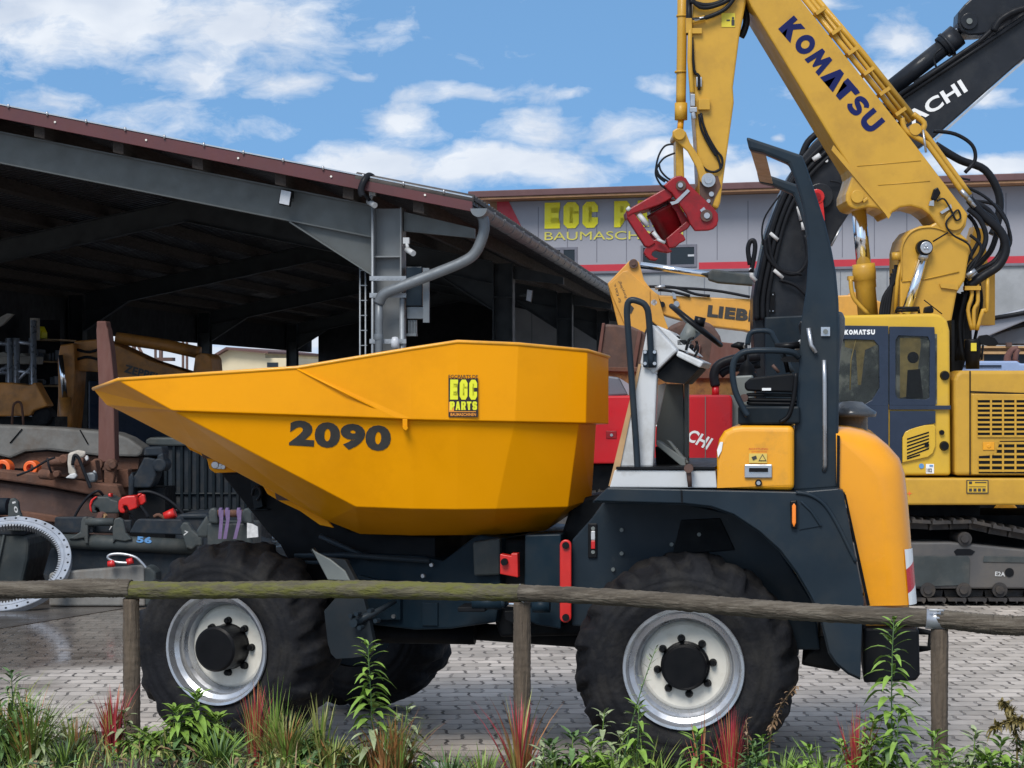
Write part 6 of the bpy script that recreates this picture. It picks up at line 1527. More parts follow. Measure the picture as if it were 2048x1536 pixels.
# ditching bucket at the far left with chalked ear
t = simple('ditching_bucket', 'grey bucket with a chalked 101 on its ear, cut off by the left edge', 'bucket', 20, 21.6, 3)
b = t.b(); b.poly([(15, 1043), (16, 1010), (20, 997), (28, 996), (36, 1003), (38, 1019), (47, 1043), (52, 1062), (16, 1062)], .0, .06); e_ = t.add('ear', b, 'primer_grey', bevel=.012)
t.text('chalk_number', '101', 'chalk_white', (24, 1004), (33, 1036), 7, -.004, e_, bold=.02)
b = t.b(); b.tube([(-120, 1013, .25), (18, 1013, .1)], .085, 18); t.add('pin_tube', b, 'bucket_dark')
b = t.b(); b.poly([(-140, 1066), (0, 1064), (55, 1072), (58, 1090), (56, 1120), (46, 1162), (30, 1200), (-140, 1210)], .1, 1.2); t.add('shell', b, 'primer_grey', bevel=.03)
b = t.b(); b.poly([(-140, 1040), (16, 1040), (52, 1062), (50, 1070), (-140, 1070)], .08, .5); t.add('back_plate', b, 'bucket_dark', bevel=.012)
b = t.b(); b.tube([(8, 1070, .08), (-2, 1120, .08), (-12, 1160, .08)], .012, 8); t.add('weld_bar', b, 'primer_grey')
# wide grading bucket with pipe back
t = simple('grading_bucket', 'wide dark grading bucket with round back pipe and a blue chalked 56', 'bucket', 240, 21.4, 2)
b = t.b(); b.poly([(109, 1036), (112, 1034), (186, 1034), (186, 1066), (108, 1066)], .0, .1); b.poly([(270, 1044), (276, 1038), (362, 1039), (368, 1050), (368, 1070), (258, 1066)], .0, .1); b.box(186, 1040, 262, 1066, .12, .18); t.add('back_plate', b, 'bucket_dark', bevel=.012)
b = t.b(); b.tube([(106, 1080, .05), (392, 1094, .05)], .075, 20); pp = t.add('back_pipe', b, 'primer_grey')
t.text('chalk_number', '56', 'chalk_blue', (273, 1085), (303, 1087), 13, -.03, pp, bold=.05)
b = t.b(); b.poly([(162, 1042), (166, 1034), (172, 1033), (176, 1042), (176, 1088), (170, 1088), (168, 1076), (150, 1079), (136, 1078), (160, 1064)], -.05, .02); b.poly([(225, 1045), (230, 1037), (238, 1035), (246, 1040), (250, 1056), (252, 1066), (264, 1079), (250, 1083), (230, 1080), (225, 1088)], -.05, .02); t.add('ear', b, 'primer_grey', bevel=.012)
b = t.b(); b.tube([(172, 1044, -.02), (228, 1044, -.02)], .04, 14); t.add('ear_pin', b, 'primer_grey')
b = t.b(); b.poly([(100, 1092), (392, 1100), (410, 1130), (404, 1180), (380, 1204), (100, 1206), (84, 1150)], .10, 1.1); t.add('shell', b, 'bucket_dark', bevel=.05, seg=3)
b = t.b(); b.poly([(360, 1054), (366, 1044), (376, 1046), (384, 1060), (404, 1076), (404, 1092), (392, 1092), (384, 1100), (372, 1096)], -.06, .05); en = t.add('end_plate', b, 'primer_grey', bevel=.015)
t.text('chalk_mark', '7', 'chalk_white', (366, 1070), (373, 1073), 10, -.063, en, bold=.03)
t.text('chalk_mark', '7', 'chalk_white', (217, 1060), (224, 1061), 10, .115, None, bold=.03)
# low plate with red hose couplings in front
t = simple('cutting_edge', 'low dirty steel plate lying in front of the grading bucket', 'plate', 190, 20.9, 2)
b = t.b(); b.poly([(98, 1148), (104, 1145), (282, 1131), (288, 1135), (290, 1212), (98, 1212)], 0, .12); t.add('plate', b, 'cast_grey', bevel=.015)
b = t.b(); b.poly([(286, 1133), (300, 1134), (312, 1146), (312, 1212), (286, 1212)], .02, .3); t.add('end_block', b, 'primer_grey', bevel=.02)
t = simple('hydraulic_hose', 'looped grey hose with red couplings above the low steel plate', 'hose', 240, 20.8, 2)
b = t.b(); b.tube([(258, 1126, .0), (232, 1124, 0), (216, 1116, 0), (222, 1109, 0), (245, 1108, .0), (270, 1114, 0), (284, 1126, 0), (292, 1136, .0)], .014, 8, curve=5); t.add('hose', b, 'steel')
b = t.b(); b.tube([(216, 1128, 0), (230, 1127, 0)], .03, 10); b.tube([(254, 1124, 0), (266, 1121, .0)], .03, 10); b.tube([(224, 1120, 0), (224, 1134, 0)], .02, 8); t.add('coupling', b, 'red_paint')
# red hooked quick hitch lying on top
t = simple('quick_hitch', 'grey and bright red hooked quick hitch lying above the grading bucket', 'quick hitch', 225, 22.6, 2)
b = t.b(); b.poly([(178, 1010), (182, 1000), (192, 993), (216, 993), (222, 998), (236, 1002), (240, 1016), (238, 1027), (200, 1027), (197, 1017), (190, 1014), (190, 1020), (194, 1026), (184, 1026), (179, 1018)], .0, .4); t.add('body', b, 'primer_grey', bevel=.02)
b = t.b(); b.poly([(178, 1010), (181, 1000), (190, 993), (195, 993), (186, 1001), (182, 1012), (184, 1026), (179, 1020)], -.02, .0); b.poly([(216, 987), (222, 987), (222, 1000), (219, 1002), (216, 998)], .1, .2); t.add('red_edge', b, 'signal_red', bevel=.008)
b = t.b(); b.poly([(236, 1010), (237, 1002), (243, 995), (252, 992), (270, 991), (273, 1000), (274, 1016), (258, 1022), (254, 1012), (247, 1011), (246, 1016), (250, 1022), (248, 1027), (240, 1026), (236, 1018)], -.12, .05); t.add('hook_plate', b, 'signal_red', bevel=.015)
b = t.b(); b.poly([(276, 1000), (278, 993), (284, 988), (289, 990), (291, 1004), (284, 1010), (278, 1010)], .0, .06); b.poly([(274, 988), (282, 986), (282, 990), (275, 993)], .0, .08); t.add('guard', b, 'signal_red', bevel=.012)
b = t.b(); b.tube([(276, 985, .1), (300, 984, .1), (330, 996, .1), (356, 1016, .1), (374, 1040, .1), (386, 1062, .1)], .018, 8, curve=5); b.tube([(148, 1036, 0), (160, 1014, 0), (178, 992, 0), (196, 982, 0), (206, 990, .05)], .014, 8, curve=5); b.tube([(258, 1026, 0), (270, 1040, 0), (284, 1052, 0)], .012, 6, curve=3); b.tube([(280, 1012, 0), (290, 1024, 0), (296, 1036, 0)], .02, 8, curve=3); t.add('hitch_hose', b, 'hose')
t = simple('wooden_block', 'small brown wooden block wedged under the grey and red quick hitch', 'block', 200, 22.0, 2)
b = t.b(); b.poly([(192, 1036), (197, 1024), (206, 1027), (203, 1042)], 0, .15); t.add('block', b, 'rust_red', bevel=.006); b = t.b(); b.poly([(203, 1042), (206, 1027), (211, 1032), (207, 1042)], .02, .13); t.add('block_end', b, 'tan_edge', bevel=.004)
# rusty bucket across the left
t = simple('rusty_bucket', 'broad rusty bucket lying across the left behind the quick hitch', 'bucket', 120, 23.6, 3)
b = t.b(); b.poly([(-150, 935), (0, 940), (78, 948), (187, 965), (234, 970), (242, 990), (244, 1000), (220, 994), (172, 988), (94, 973), (0, 960), (-150, 950)], .0, .25); t.add('lip', b, 'rust', bevel=.02)
b = t.b(); b.poly([(-150, 952), (0, 962), (94, 975), (172, 990), (240, 1001), (236, 1050), (230, 1165), (-150, 1165)], .12, 1.6); t.add('shell', b, 'rust_brown', bevel=.05, seg=3)
b = t.b(); b.poly([(-150, 1000), (30, 1020), (230, 1048), (232, 1060), (30, 1036), (-150, 1016)], .06, .13); t.add('wear_strip', b, 'rust', bevel=.015)
# rusty upright stick with its lugs
t = simple('rusty_beam', 'tall rusty red steel beam standing upright before the shed bay', 'beam', 212, 24.2, 3)
b = t.b(); b.poly([(193, 652), (193, 642), (212, 642), (213, 652), (216, 660), (222, 700), (228, 760), (228, 820), (230, 925), (196, 925), (197, 780), (192, 660)], .0, .22); t.add('beam', b, 'rust_red', bevel=.015)
b = t.b(); b.disc(193, 929, 12, -.05, .04, 24); b.disc(220, 930, 12, -.12, .0, 24); b.disc(224, 930, 8, -.18, -.11, 20); b.poly([(188, 930), (200, 930), (206, 968), (188, 966)], -.05, .05); b.poly([(208, 926), (232, 930), (226, 970), (208, 968)], -.10, .0); b.poly([(236, 940), (256, 938), (258, 975), (232, 975)], .1, .3); t.add('lug', b, 'rust', bevel=.012)
b = t.b(); b.box(192, 966, 262, 1150, .3, .8); t.add('foot', b, 'rust')
# rusty small parts piled on the lip
t = simple('rusty_linkage', 'small rusty pins and brackets heaped on the rusty bucket lip', 'linkage', 120, 23.2, 3)
b = t.b(); b.tube([(96, 924, .2), (140, 922, .2)], .05, 12); b.tube([(82, 948, .2), (106, 950, .1)], .055, 12); b.disc(126, 918, 9, .1, .35, 18); b.disc(156, 922, 11, .1, .4, 20); b.disc(112, 948, 7, .0, .1, 16); b.poly([(98, 930), (134, 928), (140, 956), (100, 950)], .3, .5); b.poly([(150, 930), (190, 920), (196, 962), (150, 958)], .4, .6); t.add('bracket', b, 'rust', bevel=.012)
t = simple('rag', 'pale grey rag draped over the rusty pins on the left', 'rag', 148, 23.0, 3)
b = t.b(); b.poly([(135, 908), (140, 905), (155, 900), (171, 903), (170, 911), (164, 916), (152, 916), (146, 930), (152, 946), (146, 958), (136, 946), (134, 926)], .0, .05); o = t.add('cloth', b, 'cloth', bevel=.02); 
b = t.b(); b.poly([(130, 956), (140, 948), (150, 946), (154, 952), (148, 958)], -.02, .03); b.poly([(168, 914), (174, 910), (177, 918), (172, 923)], .02, .06); t.add('cloth_end', b, 'chalk_white', bevel=.012)
t = simple('plastic_bottle', 'pale green plastic canister beside the rag on the rusty bucket', 'canister', 180, 23.1, 3)
b = t.b(); b.poly([(170, 946), (186, 944), (191, 950), (190, 964), (176, 966), (172, 958)], .0, .12); t.add('canister', b, 'olive_pale' if 'olive_pale' in M else 'galv', bevel=.02)
b = t.b(); b.tube([(188, 945, .06), (191, 943, .06)], .02, 8); t.add('cap', b, 'white_plastic')
t = simple('cut_hose', 'thin dark hoses curling over the rusty bucket lip', 'hose', 120, 23.0, 3)
b = t.b(); b.tube([(34, 951, .0), (62, 940, .0), (92, 922, .0), (110, 915, .0)], .013, 6, curve=4); b.tube([(145, 930, .0), (148, 912, .0), (156, 914, .0), (166, 938, .0), (178, 968, .0), (181, 976, .0)], .018, 8, curve=4); b.tube([(95, 916, .0), (97, 930, .0), (103, 946, .0)], .012, 6); t.add('hose', b, 'hose')
for lab, px, py, r in (('orange steel ring leaning on the rusty bucket lip nearest the rag', 60, 936, 14), ('orange part cut off by the left edge on the rusty bucket lip', 4, 936, 16)):
    t = simple('orange_ring', lab, 'ring', px, 23.9, 8)
    pl = t.pl; c = pl.pt(px, py, 0); s_ = pl.scale(px)
    b = t.b(); b.lathe_y(c.x, c.z, [(r * s_ * .55, 0), (r * s_, 0), (r * s_, .15), (r * s_ * .55, .15), (r * s_ * .55, 0)], 28); t.add('ring', b, 'orange_paint', bevel=.01)
    b = t.b(); b.poly([(px - 10, py + 8), (px + 10, py + 8), (px + 12, py + 24), (px - 12, py + 24)], .02, .12); t.add('ring_foot', b, 'rust')
# long grey cast arm lying behind
t = simple('dismounted_boom', 'long dusty grey excavator arm lying level behind the rusty beam', 'excavator arm', 140, 25.6, 2)
b = t.b(); b.poly([(-150, 846), (0, 850), (109, 855), (195, 862), (231, 866), (256, 876), (287, 897), (284, 908), (276, 914), (195, 912), (94, 900), (50, 904), (20, 917), (0, 912), (-150, 900)], .0, .5); t.add('arm', b, 'cast_grey', bevel=.03)
b = t.b(); b.poly([(16, 919), (30, 908), (94, 903), (195, 914), (278, 916), (276, 938), (195, 940), (18, 936)], .1, .5); b.box(-150, 914, 10, 1134, .2, .6); b.box(200, 935, 290, 1134, .2, .6); t.add('lower_web', b, 'rust')
b = t.b(); b.tube([(44, 858, -.01), (20, 886, -.01)], .008, 6); b.tube([(160, 860, -.01), (176, 888, -.01)], .008, 6); t.add('weld_line', b, 'near_black')
# black linkage block and ribbed dark container
t = simple('black_linkage', 'black cast tipping link standing left of the ribbed dark container', 'linkage', 295, 23.2, 4)
b = t.b(); b.poly([(290, 894), (324, 893), (326, 912), (322, 912), (286, 912)], .0, .3); b.poly([(288, 914), (296, 914), (312, 918), (314, 936), (312, 952), (306, 966), (300, 976), (266, 976), (262, 958), (272, 946), (278, 934)], .02, .3); t.add('link_body', b, 'bucket_dark', bevel=.025, seg=3)
b = t.b(); b.disc(318, 930, 14, -.04, .25, 24); b.poly([(314, 910), (326, 905), (330, 938), (322, 944), (312, 940)], -.02, .2); b.poly([(256, 955), (264, 943), (268, 958), (266, 990), (256, 1000)], .0, .25); t.add('side_lug', b, 'bucket_dark', bevel=.02)
b = t.b(); b.box(258, 975, 330, 1170, .2, .7); t.add('link_base', b, 'near_black')
t = simple('ribbed_container', 'dark ribbed steel container standing behind the dumper spout', 'container', 400, 24.6, 4)
b = t.b(); b.poly([(327, 886), (500, 886), (500, 1149), (327, 1149)], .0, 1.4); t.add('body', b, 'bucket_dark', bevel=.03)
b = t.b(); b.poly([(290, 880), (300, 875), (370, 875), (500, 884), (500, 892), (330, 892), (292, 890)], -.06, .3); t.add('rim', b, 'primer_grey', bevel=.02)
b = t.b()
for k in range(11): x = 328 + 16 * k; b.poly([(x, 890), (x + 6, 890), (x + 6, 1020), (x, 1020)], -.04, .01)
b.box(327, 985, 500, 990, -.03, .01); b.box(327, 1018, 500, 1024, -.03, .01); t.add('rib', b, 'slate_dark', bevel=.012)
# clevis bracket with purple straps
t = simple('clevis_bracket', 'dusty grey bracket with two eyes and a cross pin behind the front tyre', 'bracket', 455, 20.6, 4)
b = t.b(); b.poly([(416, 1024), (420, 1017), (428, 1015), (434, 1021), (436, 1048), (418, 1046)], .0, .1); b.poly([(483, 1024), (488, 1017), (496, 1016), (503, 1026), (504, 1048), (482, 1046)], .0, .12); b.poly([(414, 1046), (505, 1046), (505, 1110), (414, 1110)], .05, .5); b.poly([(392, 1062), (413, 1030), (420, 1045), (416, 1075), (395, 1075)], .1, .2); t.add('bracket', b, 'primer_grey', bevel=.02)
b = t.b(); b.tube([(430, 1027, .05), (488, 1027, .05)], .035, 14); t.add('cross_pin', b, 'rust')
b = t.b(); b.poly([(494, 1046), (504, 1048), (515, 1054), (516, 1074), (494, 1076)], -.03, .0); t.add('paper_label', b, 'chalk_white')
b = t.b(); b.box(405, 1100, 515, 1210, .1, .6); t.add('base', b, 'near_black')
for lab, x, dx in (('pale purple lifting strap tied on the bracket pin at its left', 442, -2), ('purple lifting strap hanging in the middle of the bracket pin', 455, -5), ('dark purple lifting strap at the right end of the bracket pin', 478, -8)):
    t = simple('lifting_strap', lab, 'strap', x, 20.55, 4, 'purple straps on the bracket')
    b = t.b(); b.poly([(x - 4, 1020), (x + 5, 1020), (x + 4, 1040), (x + 3 + dx, 1078), (x - 4 + dx, 1078), (x - 3, 1042)], -.03, -.018); b.tube([(x - 3, 1026, .09), (x + 3, 1026, .09)], .05, 12); t.add('webbing', b, 'purple_web')
t = simple('red_cap_part', 'small red capped fitting behind the grading bucket', 'fitting', 345, 22.4, 3)
b = t.b(); b.tube([(330, 1034, 0), (350, 1025, 0)], .05, 14); t.add('fitting', b, 'signal_red'); b = t.b(); b.tube([(308, 1034, .05), (318, 1030, .05), (334, 1040, .05)], .02, 8, curve=3); t.add('fitting_hose', b, 'rust')
t = simple('grey_plough', 'dark grey plate bucket behind the front tyre and the grading bucket', 'bucket', 400, 22.0, 3)
b = t.b(); b.poly([(352, 1034), (360, 1028), (412, 1027), (420, 1036), (430, 1060), (520, 1090), (520, 1192), (352, 1192)], .0, .8); t.add('body', b, 'bucket_dark', bevel=.02)
b = t.b(); b.box(366, 1034, 412, 1036, -.02, 0); t.add('seam', b, 'slate_dark')

# ---- inside the shed
ZE = Pl(220, 31.0, 5)
t = T('excavator', 'dim orange excavator with lettered boom parked deep in the dark shed', 'excavator', ZE)
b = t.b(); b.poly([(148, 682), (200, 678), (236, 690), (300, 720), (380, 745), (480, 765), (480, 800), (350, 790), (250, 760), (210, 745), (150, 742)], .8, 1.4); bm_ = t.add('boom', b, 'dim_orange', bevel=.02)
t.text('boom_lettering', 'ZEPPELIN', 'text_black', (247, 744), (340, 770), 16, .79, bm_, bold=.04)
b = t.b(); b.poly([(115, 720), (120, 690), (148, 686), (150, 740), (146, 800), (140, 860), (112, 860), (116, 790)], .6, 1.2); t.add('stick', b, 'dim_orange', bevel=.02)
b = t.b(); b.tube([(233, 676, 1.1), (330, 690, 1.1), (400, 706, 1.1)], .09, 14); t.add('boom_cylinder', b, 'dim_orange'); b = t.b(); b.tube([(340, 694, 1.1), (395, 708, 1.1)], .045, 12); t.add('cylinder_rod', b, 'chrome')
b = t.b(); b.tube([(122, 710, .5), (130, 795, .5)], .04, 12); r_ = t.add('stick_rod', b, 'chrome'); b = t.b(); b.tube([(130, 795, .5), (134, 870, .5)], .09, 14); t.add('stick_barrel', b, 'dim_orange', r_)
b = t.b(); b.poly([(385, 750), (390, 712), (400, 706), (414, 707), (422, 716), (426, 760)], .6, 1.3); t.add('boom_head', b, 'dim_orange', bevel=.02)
b = t.b(); b.poly([(176, 760), (245, 764), (300, 800), (380, 860), (380, 1000), (240, 1000), (176, 900)], 1.5, 3.0); t.add('cab', b, 'navy_panel', bevel=.03); b = t.b(); b.box(176, 900, 420, 1072, .8, 3.0); t.add('undercarriage', b, 'near_black')
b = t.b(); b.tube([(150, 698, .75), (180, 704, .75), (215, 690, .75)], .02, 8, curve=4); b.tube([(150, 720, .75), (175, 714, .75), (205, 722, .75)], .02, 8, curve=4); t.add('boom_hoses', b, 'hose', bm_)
t = T('dozer_plough', 'dim orange dozer blade with a handrail loop at the left edge of the shed', 'blade', Pl(40, 28.5, 4))
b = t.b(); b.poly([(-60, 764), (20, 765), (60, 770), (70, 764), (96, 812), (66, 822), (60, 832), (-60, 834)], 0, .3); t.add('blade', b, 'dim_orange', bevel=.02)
b = t.b(); b.tube([(24, 850, -.1), (26, 815, -.1), (32, 805, -.1), (40, 805, -.1), (44, 815, -.1), (47, 852, -.1)], .016, 8, curve=3); t.add('rail_loop', b, 'rust')
b = t.b(); b.disc(82, 832, 20, .1, .4, 28); t.add('wheel', b, 'rubber', bevel=.03)
b = t.b(); b.box(-60, 834, 110, 1098, .2, .8); t.add('support', b, 'near_black')
RK = Pl(40, 37.0, 6.6)
for lab, xs in (('steel storage rack frame at the left edge inside the shed', (-40, 20)), ('steel storage rack frame with a pale packed crate, second from the left edge', (34, 67))):
    t = T('storage_rack', lab, 'rack', RK, 'storage racks in the shed')
    b = t.b()
    for x in xs: b.tube([(x, 676 if x != 67 else 640, 0), (x, 1022, 0)], .05, 6); b.tube([(x - 5, 676, .9), (x - 5, 1022, .9)], .04, 6)
    t.add('upright', b, 'ring_steel')
    b = t.b()
    for y in (684, 742, 800): b.tube([(xs[0], y, 0), (xs[1], y + 4, 0)], .035, 6)
    b.tube([(xs[0], 762, 0), (xs[1], 730, 0)], .03, 6); b.tube([(xs[0], 820, 0), (xs[1], 800, 0)], .03, 6)
    t.add('cross_bar', b, 'ring_steel')
t = T('pallet_load', 'pale weathered timber load sitting on the storage racks', 'timber', Pl(20, 37.2, 6.6))
b = t.b(); b.box(-50, 712, 60, 728, .1, .8); b.poly([(-10, 706), (6, 704), (28, 712), (44, 706), (60, 716), (60, 720), (-10, 720)], .2, .7); t.add('boards', b, 'timber_pale', bevel=.02)
b = t.b(); b.poly([(-30, 664), (-30, 650), (14, 627), (26, 628), (4, 650)], .2, .3); b.box(60, 636, 72, 680, -.1, .1); t.add('loose_board', b, 'timber_pale')
t = T('parts_shelf', 'dark shelf crowded with small yellow and grey parts behind the racks', 'shelf', Pl(90, 40.0, 6.6))
b = t.b(); b.box(66, 678, 118, 681, 0, 1); b.box(66, 722, 118, 725, 0, 1); b.box(66, 770, 118, 774, 0, 1); t.add('shelf_board', b, 'tan_edge')
b = t.b(); b.box(60, 640, 120, 1008, 1.0, 1.2); t.add('back', b, 'dark_wall')
b = t.b(); b.poly([(74, 664), (78, 652), (84, 664), (84, 677), (72, 677)], .2, .5); t.add('yellow_part', b, 'sign_yellow', bevel=.01)
rnd = random.Random(4); b = t.b()
for k in range(12):
    x = rnd.uniform(68, 112); y = rnd.choice((721, 769)); w = rnd.uniform(3, 8); h = rnd.uniform(6, 24); b.box(x, y - h, x + w, y, .1, .5)
t.add('boxes', b, 'grey_shadow', bevel=.01)

# ================================================================== WOODEN RAIL FENCE
FE = Pl(1044, 10.75, 10)
fe_ = T('wooden_fence', 'weathered round timber rail fence on posts in front of the dumper', 'fence', FE)
def wp(px, py, d): return FE.M.inverted() @ Vector(((px - CX) / F * d, d, CZ + (HY - py) / F * d))
def log(name, P, r0, r1, m, seed, lab=None, parent=None):
    rnd = random.Random(seed); n = 110; b = fe_.b(); pts = []; rs = []
    for i in range(n + 1):
        t = i / n; p = P[0].lerp(P[1], t)
        pts.append(p + Vector((0, .006 * math.sin(5 * t + seed), .006 * math.sin(7 * t + seed * 2) + rnd.uniform(-.0012, .0012)))); rs.append((r0 + (r1 - r0) * t) * (1 + .03 * math.sin(9 * t + seed) + rnd.uniform(-.022, .022)))
    b.ltube(pts, rs, 26)
    for v in b.bm.verts: v.co += Vector((rnd.uniform(-1, 1), rnd.uniform(-1, 1), rnd.uniform(-1, 1))) * .0016
    o = fe_.add(name, b, m, parent)
    if lab: o['label'] = lab
    return o
log('rail', (wp(-120, 1177, 11.5), wp(262, 1178, 11.25)), .046, .047, 'wood_grey', 1)
log('rail', (wp(256, 1178, 11.25), wp(1046, 1183, 10.75)), .044, .043, 'wood_moss', 2, 'mossy green weathered rail')
log('rail', (wp(1040, 1185, 10.7), wp(1872, 1238, 10.0)), .040, .043, 'wood_grey', 3)
log('rail', (wp(1868, 1240, 10.0), wp(2200, 1258, 9.8)), .0435, .0445, 'wood_grey', 4)
log('post', (wp(263, 1196, 11.27), wp(263, 1640, 11.27)), .042, .043, 'wood_post', 5)
log('post', (wp(1044, 1204, 10.74), wp(1043, 1680, 10.74)), .041, .042, 'wood_post', 6)
log('post', (wp(1879, 1260, 10.0), wp(1879, 1740, 10.0)), .038, .039, 'wood_post', 7)
b = fe_.b(); p0, p1 = wp(1852, 1237, 10.0), wp(1890, 1239.5, 9.99); b.ltube([p0, p1], .046, 22); bd = fe_.add('metal_band', b, 'ring_steel')
b = fe_.b(); b.ltube([wp(1858, 1220, 9.94), wp(1886, 1221, 9.94)], .006, 6); fe_.add('band_fold', b, 'white_plastic', bd)
b = fe_.b(); b.ltube([wp(1040, 1168, 10.72), wp(1041, 1200, 10.69), wp(1048, 1206, 10.69)], .004, 6); fe_.add('wire', b, 'steel')

# ================================================================== PLANTS IN THE BED
def blade(bm, base, dirv, h, w, bend, mi, seg=5, curl=0):
    """one grass blade bending over"""
    side = Vector((-dirv.y, dirv.x, 0))
    pr = None
    for i in range(seg + 1):
        t = i / seg
        p = base + dirv * (bend * h * t * t) + Vector((0, 0, h * (t - .25 * bend * t * t)))
        ww = w * (1 - t) ** .7 * (.55 + .9 * min(1, t * 3) * (1 - .3 * t))
        q = (bm.verts.new(p - side * ww), bm.verts.new(p + side * ww)) if i < seg else (bm.verts.new(p),)
        if pr:
            f = bm.faces.new((pr[0], pr[1], q[1], q[0])) if len(q) == 2 else bm.faces.new((pr[0], pr[1], q[0]))
            f.material_index = mi; f.smooth = True
        pr = q
def tuft(label, px, ytop, d, n, mats, wpx, bend=.35, bw=.0042, seed=0, cat='grass tuft', group=None, name='grass_tuft', redtop=0):
    rnd = random.Random(seed * 7 + 1)
    x = (px - CX) / F * d; z0 = bedz(x, d) - .02; h = CZ + (HY - ytop) / F * d - z0; wd = wpx / F * d
    bm = bmesh.new()
    for i in range(n):
        a = rnd.uniform(0, 2 * math.pi); r = abs(rnd.gauss(0, .3)) * wd
        dv = Vector((math.cos(a), math.sin(a), 0)); hh = h * rnd.uniform(.5, 1.08) * (1 - .25 * min(1, r / wd))
        blade(bm, Vector((dv.x * r * .5, dv.y * r * .5, 0)), Vector((math.cos(a + rnd.uniform(-.5, .5)), math.sin(a + rnd.uniform(-.5, .5)), 0)), hh, bw * 1.35 * rnd.uniform(.6, 1.25), bend * rnd.uniform(.3, 1.6), rnd.choices(range(len(mats)), weights=[4, 2, 1][:len(mats)])[0])
    me = bpy.data.meshes.new(name); bm.to_mesh(me); bm.free()
    for q in mats: me.materials.append(M[q])
    o = bpy.data.objects.new(name, me); o.location = (x, d, z0); COL.objects.link(o)
    o['label'] = label; o['category'] = cat
    if group: o['group'] = group
    return o
def leaf(bm, base, dv, L, w, droop, mi, lift=.35, seg=4):
    """lance leaf with a folded midrib"""
    side = Vector((-dv.y, dv.x, 0)); pr = None
    for i in range(seg + 1):
        t = i / seg
        p = base + dv * (L * t) + Vector((0, 0, L * (lift * t - droop * t * t)))
        ww = w * math.sin(math.pi * min(1, .08 + t * .92)) ** .8 * (1 - .25 * t)
        if i in (0, seg): q = (bm.verts.new(p),)
        else: q = (bm.verts.new(p - side * ww + Vector((0, 0, ww * .35))), bm.verts.new(p), bm.verts.new(p + side * ww + Vector((0, 0, ww * .35))))
        if pr:
            fs = []
            if len(pr) == 1: fs = [(pr[0], q[0], q[1]), (pr[0], q[1], q[2])]
            elif len(q) == 1: fs = [(pr[0], pr[1], q[0]), (pr[1], pr[2], q[0])]
            else: fs = [(pr[0], pr[1], q[1], q[0]), (pr[1], pr[2], q[2], q[1])]
            for f in fs: k = bm.faces.new(f); k.material_index = mi; k.smooth = True
        pr = q
def stalk(label, px, ytop, d, mats, L=.10, w=.013, n=34, seed=0, lean=0.0, name='leafy_stalk', cat='plant', group=None, droop=.75, stems=1, start=.12, dryness=.0):
    rnd = random.Random(seed * 13 + 5); L *= 1.35; w *= 1.45; n = int(n * 1.25)
    x = (px - CX) / F * d; z0 = bedz(x, d) - .02; H = CZ + (HY - ytop) / F * d - z0
    t_ = bpy.data.objects.new(name, None); t_.location = (x, d, z0); t_.empty_display_size = .1; COL.objects.link(t_); t_['label'] = label; t_['category'] = cat
    if group: t_['group'] = group
    bs = bmesh.new(); bl = bmesh.new()
    class _P: pass
    for s in range(stems):
        h = H if s == 0 else H * rnd.uniform(.55, .9); la = rnd.uniform(0, 6.28); off = Vector((math.cos(la), math.sin(la), 0)) * (.0 if s == 0 else rnd.uniform(.02, .07))
        ln = Vector((lean + (0 if s == 0 else .25 * math.cos(la)), (0 if s == 0 else .2 * math.sin(la)), 0))
        pt = lambda t: off + ln * (h * t * t) + Vector((.012 * math.sin(3 * t + seed), .01 * math.sin(4 * t), h * t))
        bb = B(Z0); bb.bm.free(); bb.bm = bs; bb.ltube([pt(i / 8) for i in range(9)], [.0055, .0018], 6)
        for i in range(n):
            t = start + (1 - start) * (i / n) ** .85
            a = i * 2.4 + rnd.uniform(-.3, .3)
            k = (1.0 - .5 * max(0, (t - .55) / .45)) * (.55 + .45 * min(1, t * 3))
            top = t > .86
            mi = 0 if t > .45 or rnd.random() < .5 else 1
            if len(mats) > 2 and t < .4 and rnd.random() < .6: mi = 2
            leaf(bl, pt(t), Vector((math.cos(a), math.sin(a), 0)), L * k * rnd.uniform(.8, 1.15), w * k * rnd.uniform(.8, 1.2), droop * rnd.uniform(.6, 1.3) * (.6 if top else 1), mi, lift=.9 if top else rnd.uniform(.25, .6))
    for nm, q, mm in (('stem', bs, [mats[min(1, len(mats) - 1)]]), ('leaves', bl, mats)):
        me = bpy.data.meshes.new(nm); q.to_mesh(me); q.free()
        for k in mm: me.materials.append(M[k])
        o = bpy.data.objects.new(nm, me); COL.objects.link(o); o.parent = t_
    return t_
LB = ['leaf_bright', 'leaf_green', 'leaf_pale']
stalk('tall leafy stalk standing before the gap between the dumper wheels', 740, 1285, 10.2, ['leaf_bright', 'leaf_green', 'leaf_pale'], L=.105, w=.014, n=52, seed=1)
stalk('tallest leafy stalk, in front of the rear bumper', 1784, 1240, 9.5, ['leaf_bright', 'leaf_green', 'leaf_pale'], L=.12, w=.015, n=40, seed=2, lean=.02, start=.3)
stalk('bushy leafy stalk in front of the front wheel rim', 395, 1388, 10.8, ['leaf_bright', 'leaf_green'], L=.11, w=.016, n=44, seed=3, stems=3)
stalk('small leafy stalk left of the rear tyre foot', 1205, 1422, 10.2, ['leaf_pale', 'leaf_bright'], L=.085, w=.014, n=26, seed=4, stems=2)
stalk('leafy stalk at the lower left of the rear rim', 1272, 1408, 9.9, ['leaf_bright', 'leaf_green', 'leaf_green'], L=.09, w=.013, n=36, seed=5)
stalk('thin leaning grass stem with narrow leaves across the rear rim', 1235, 1290, 9.9, ['leaf_pale', 'leaf_green'], L=.045, w=.005, n=26, seed=6, lean=.22, droop=.2, start=.3)
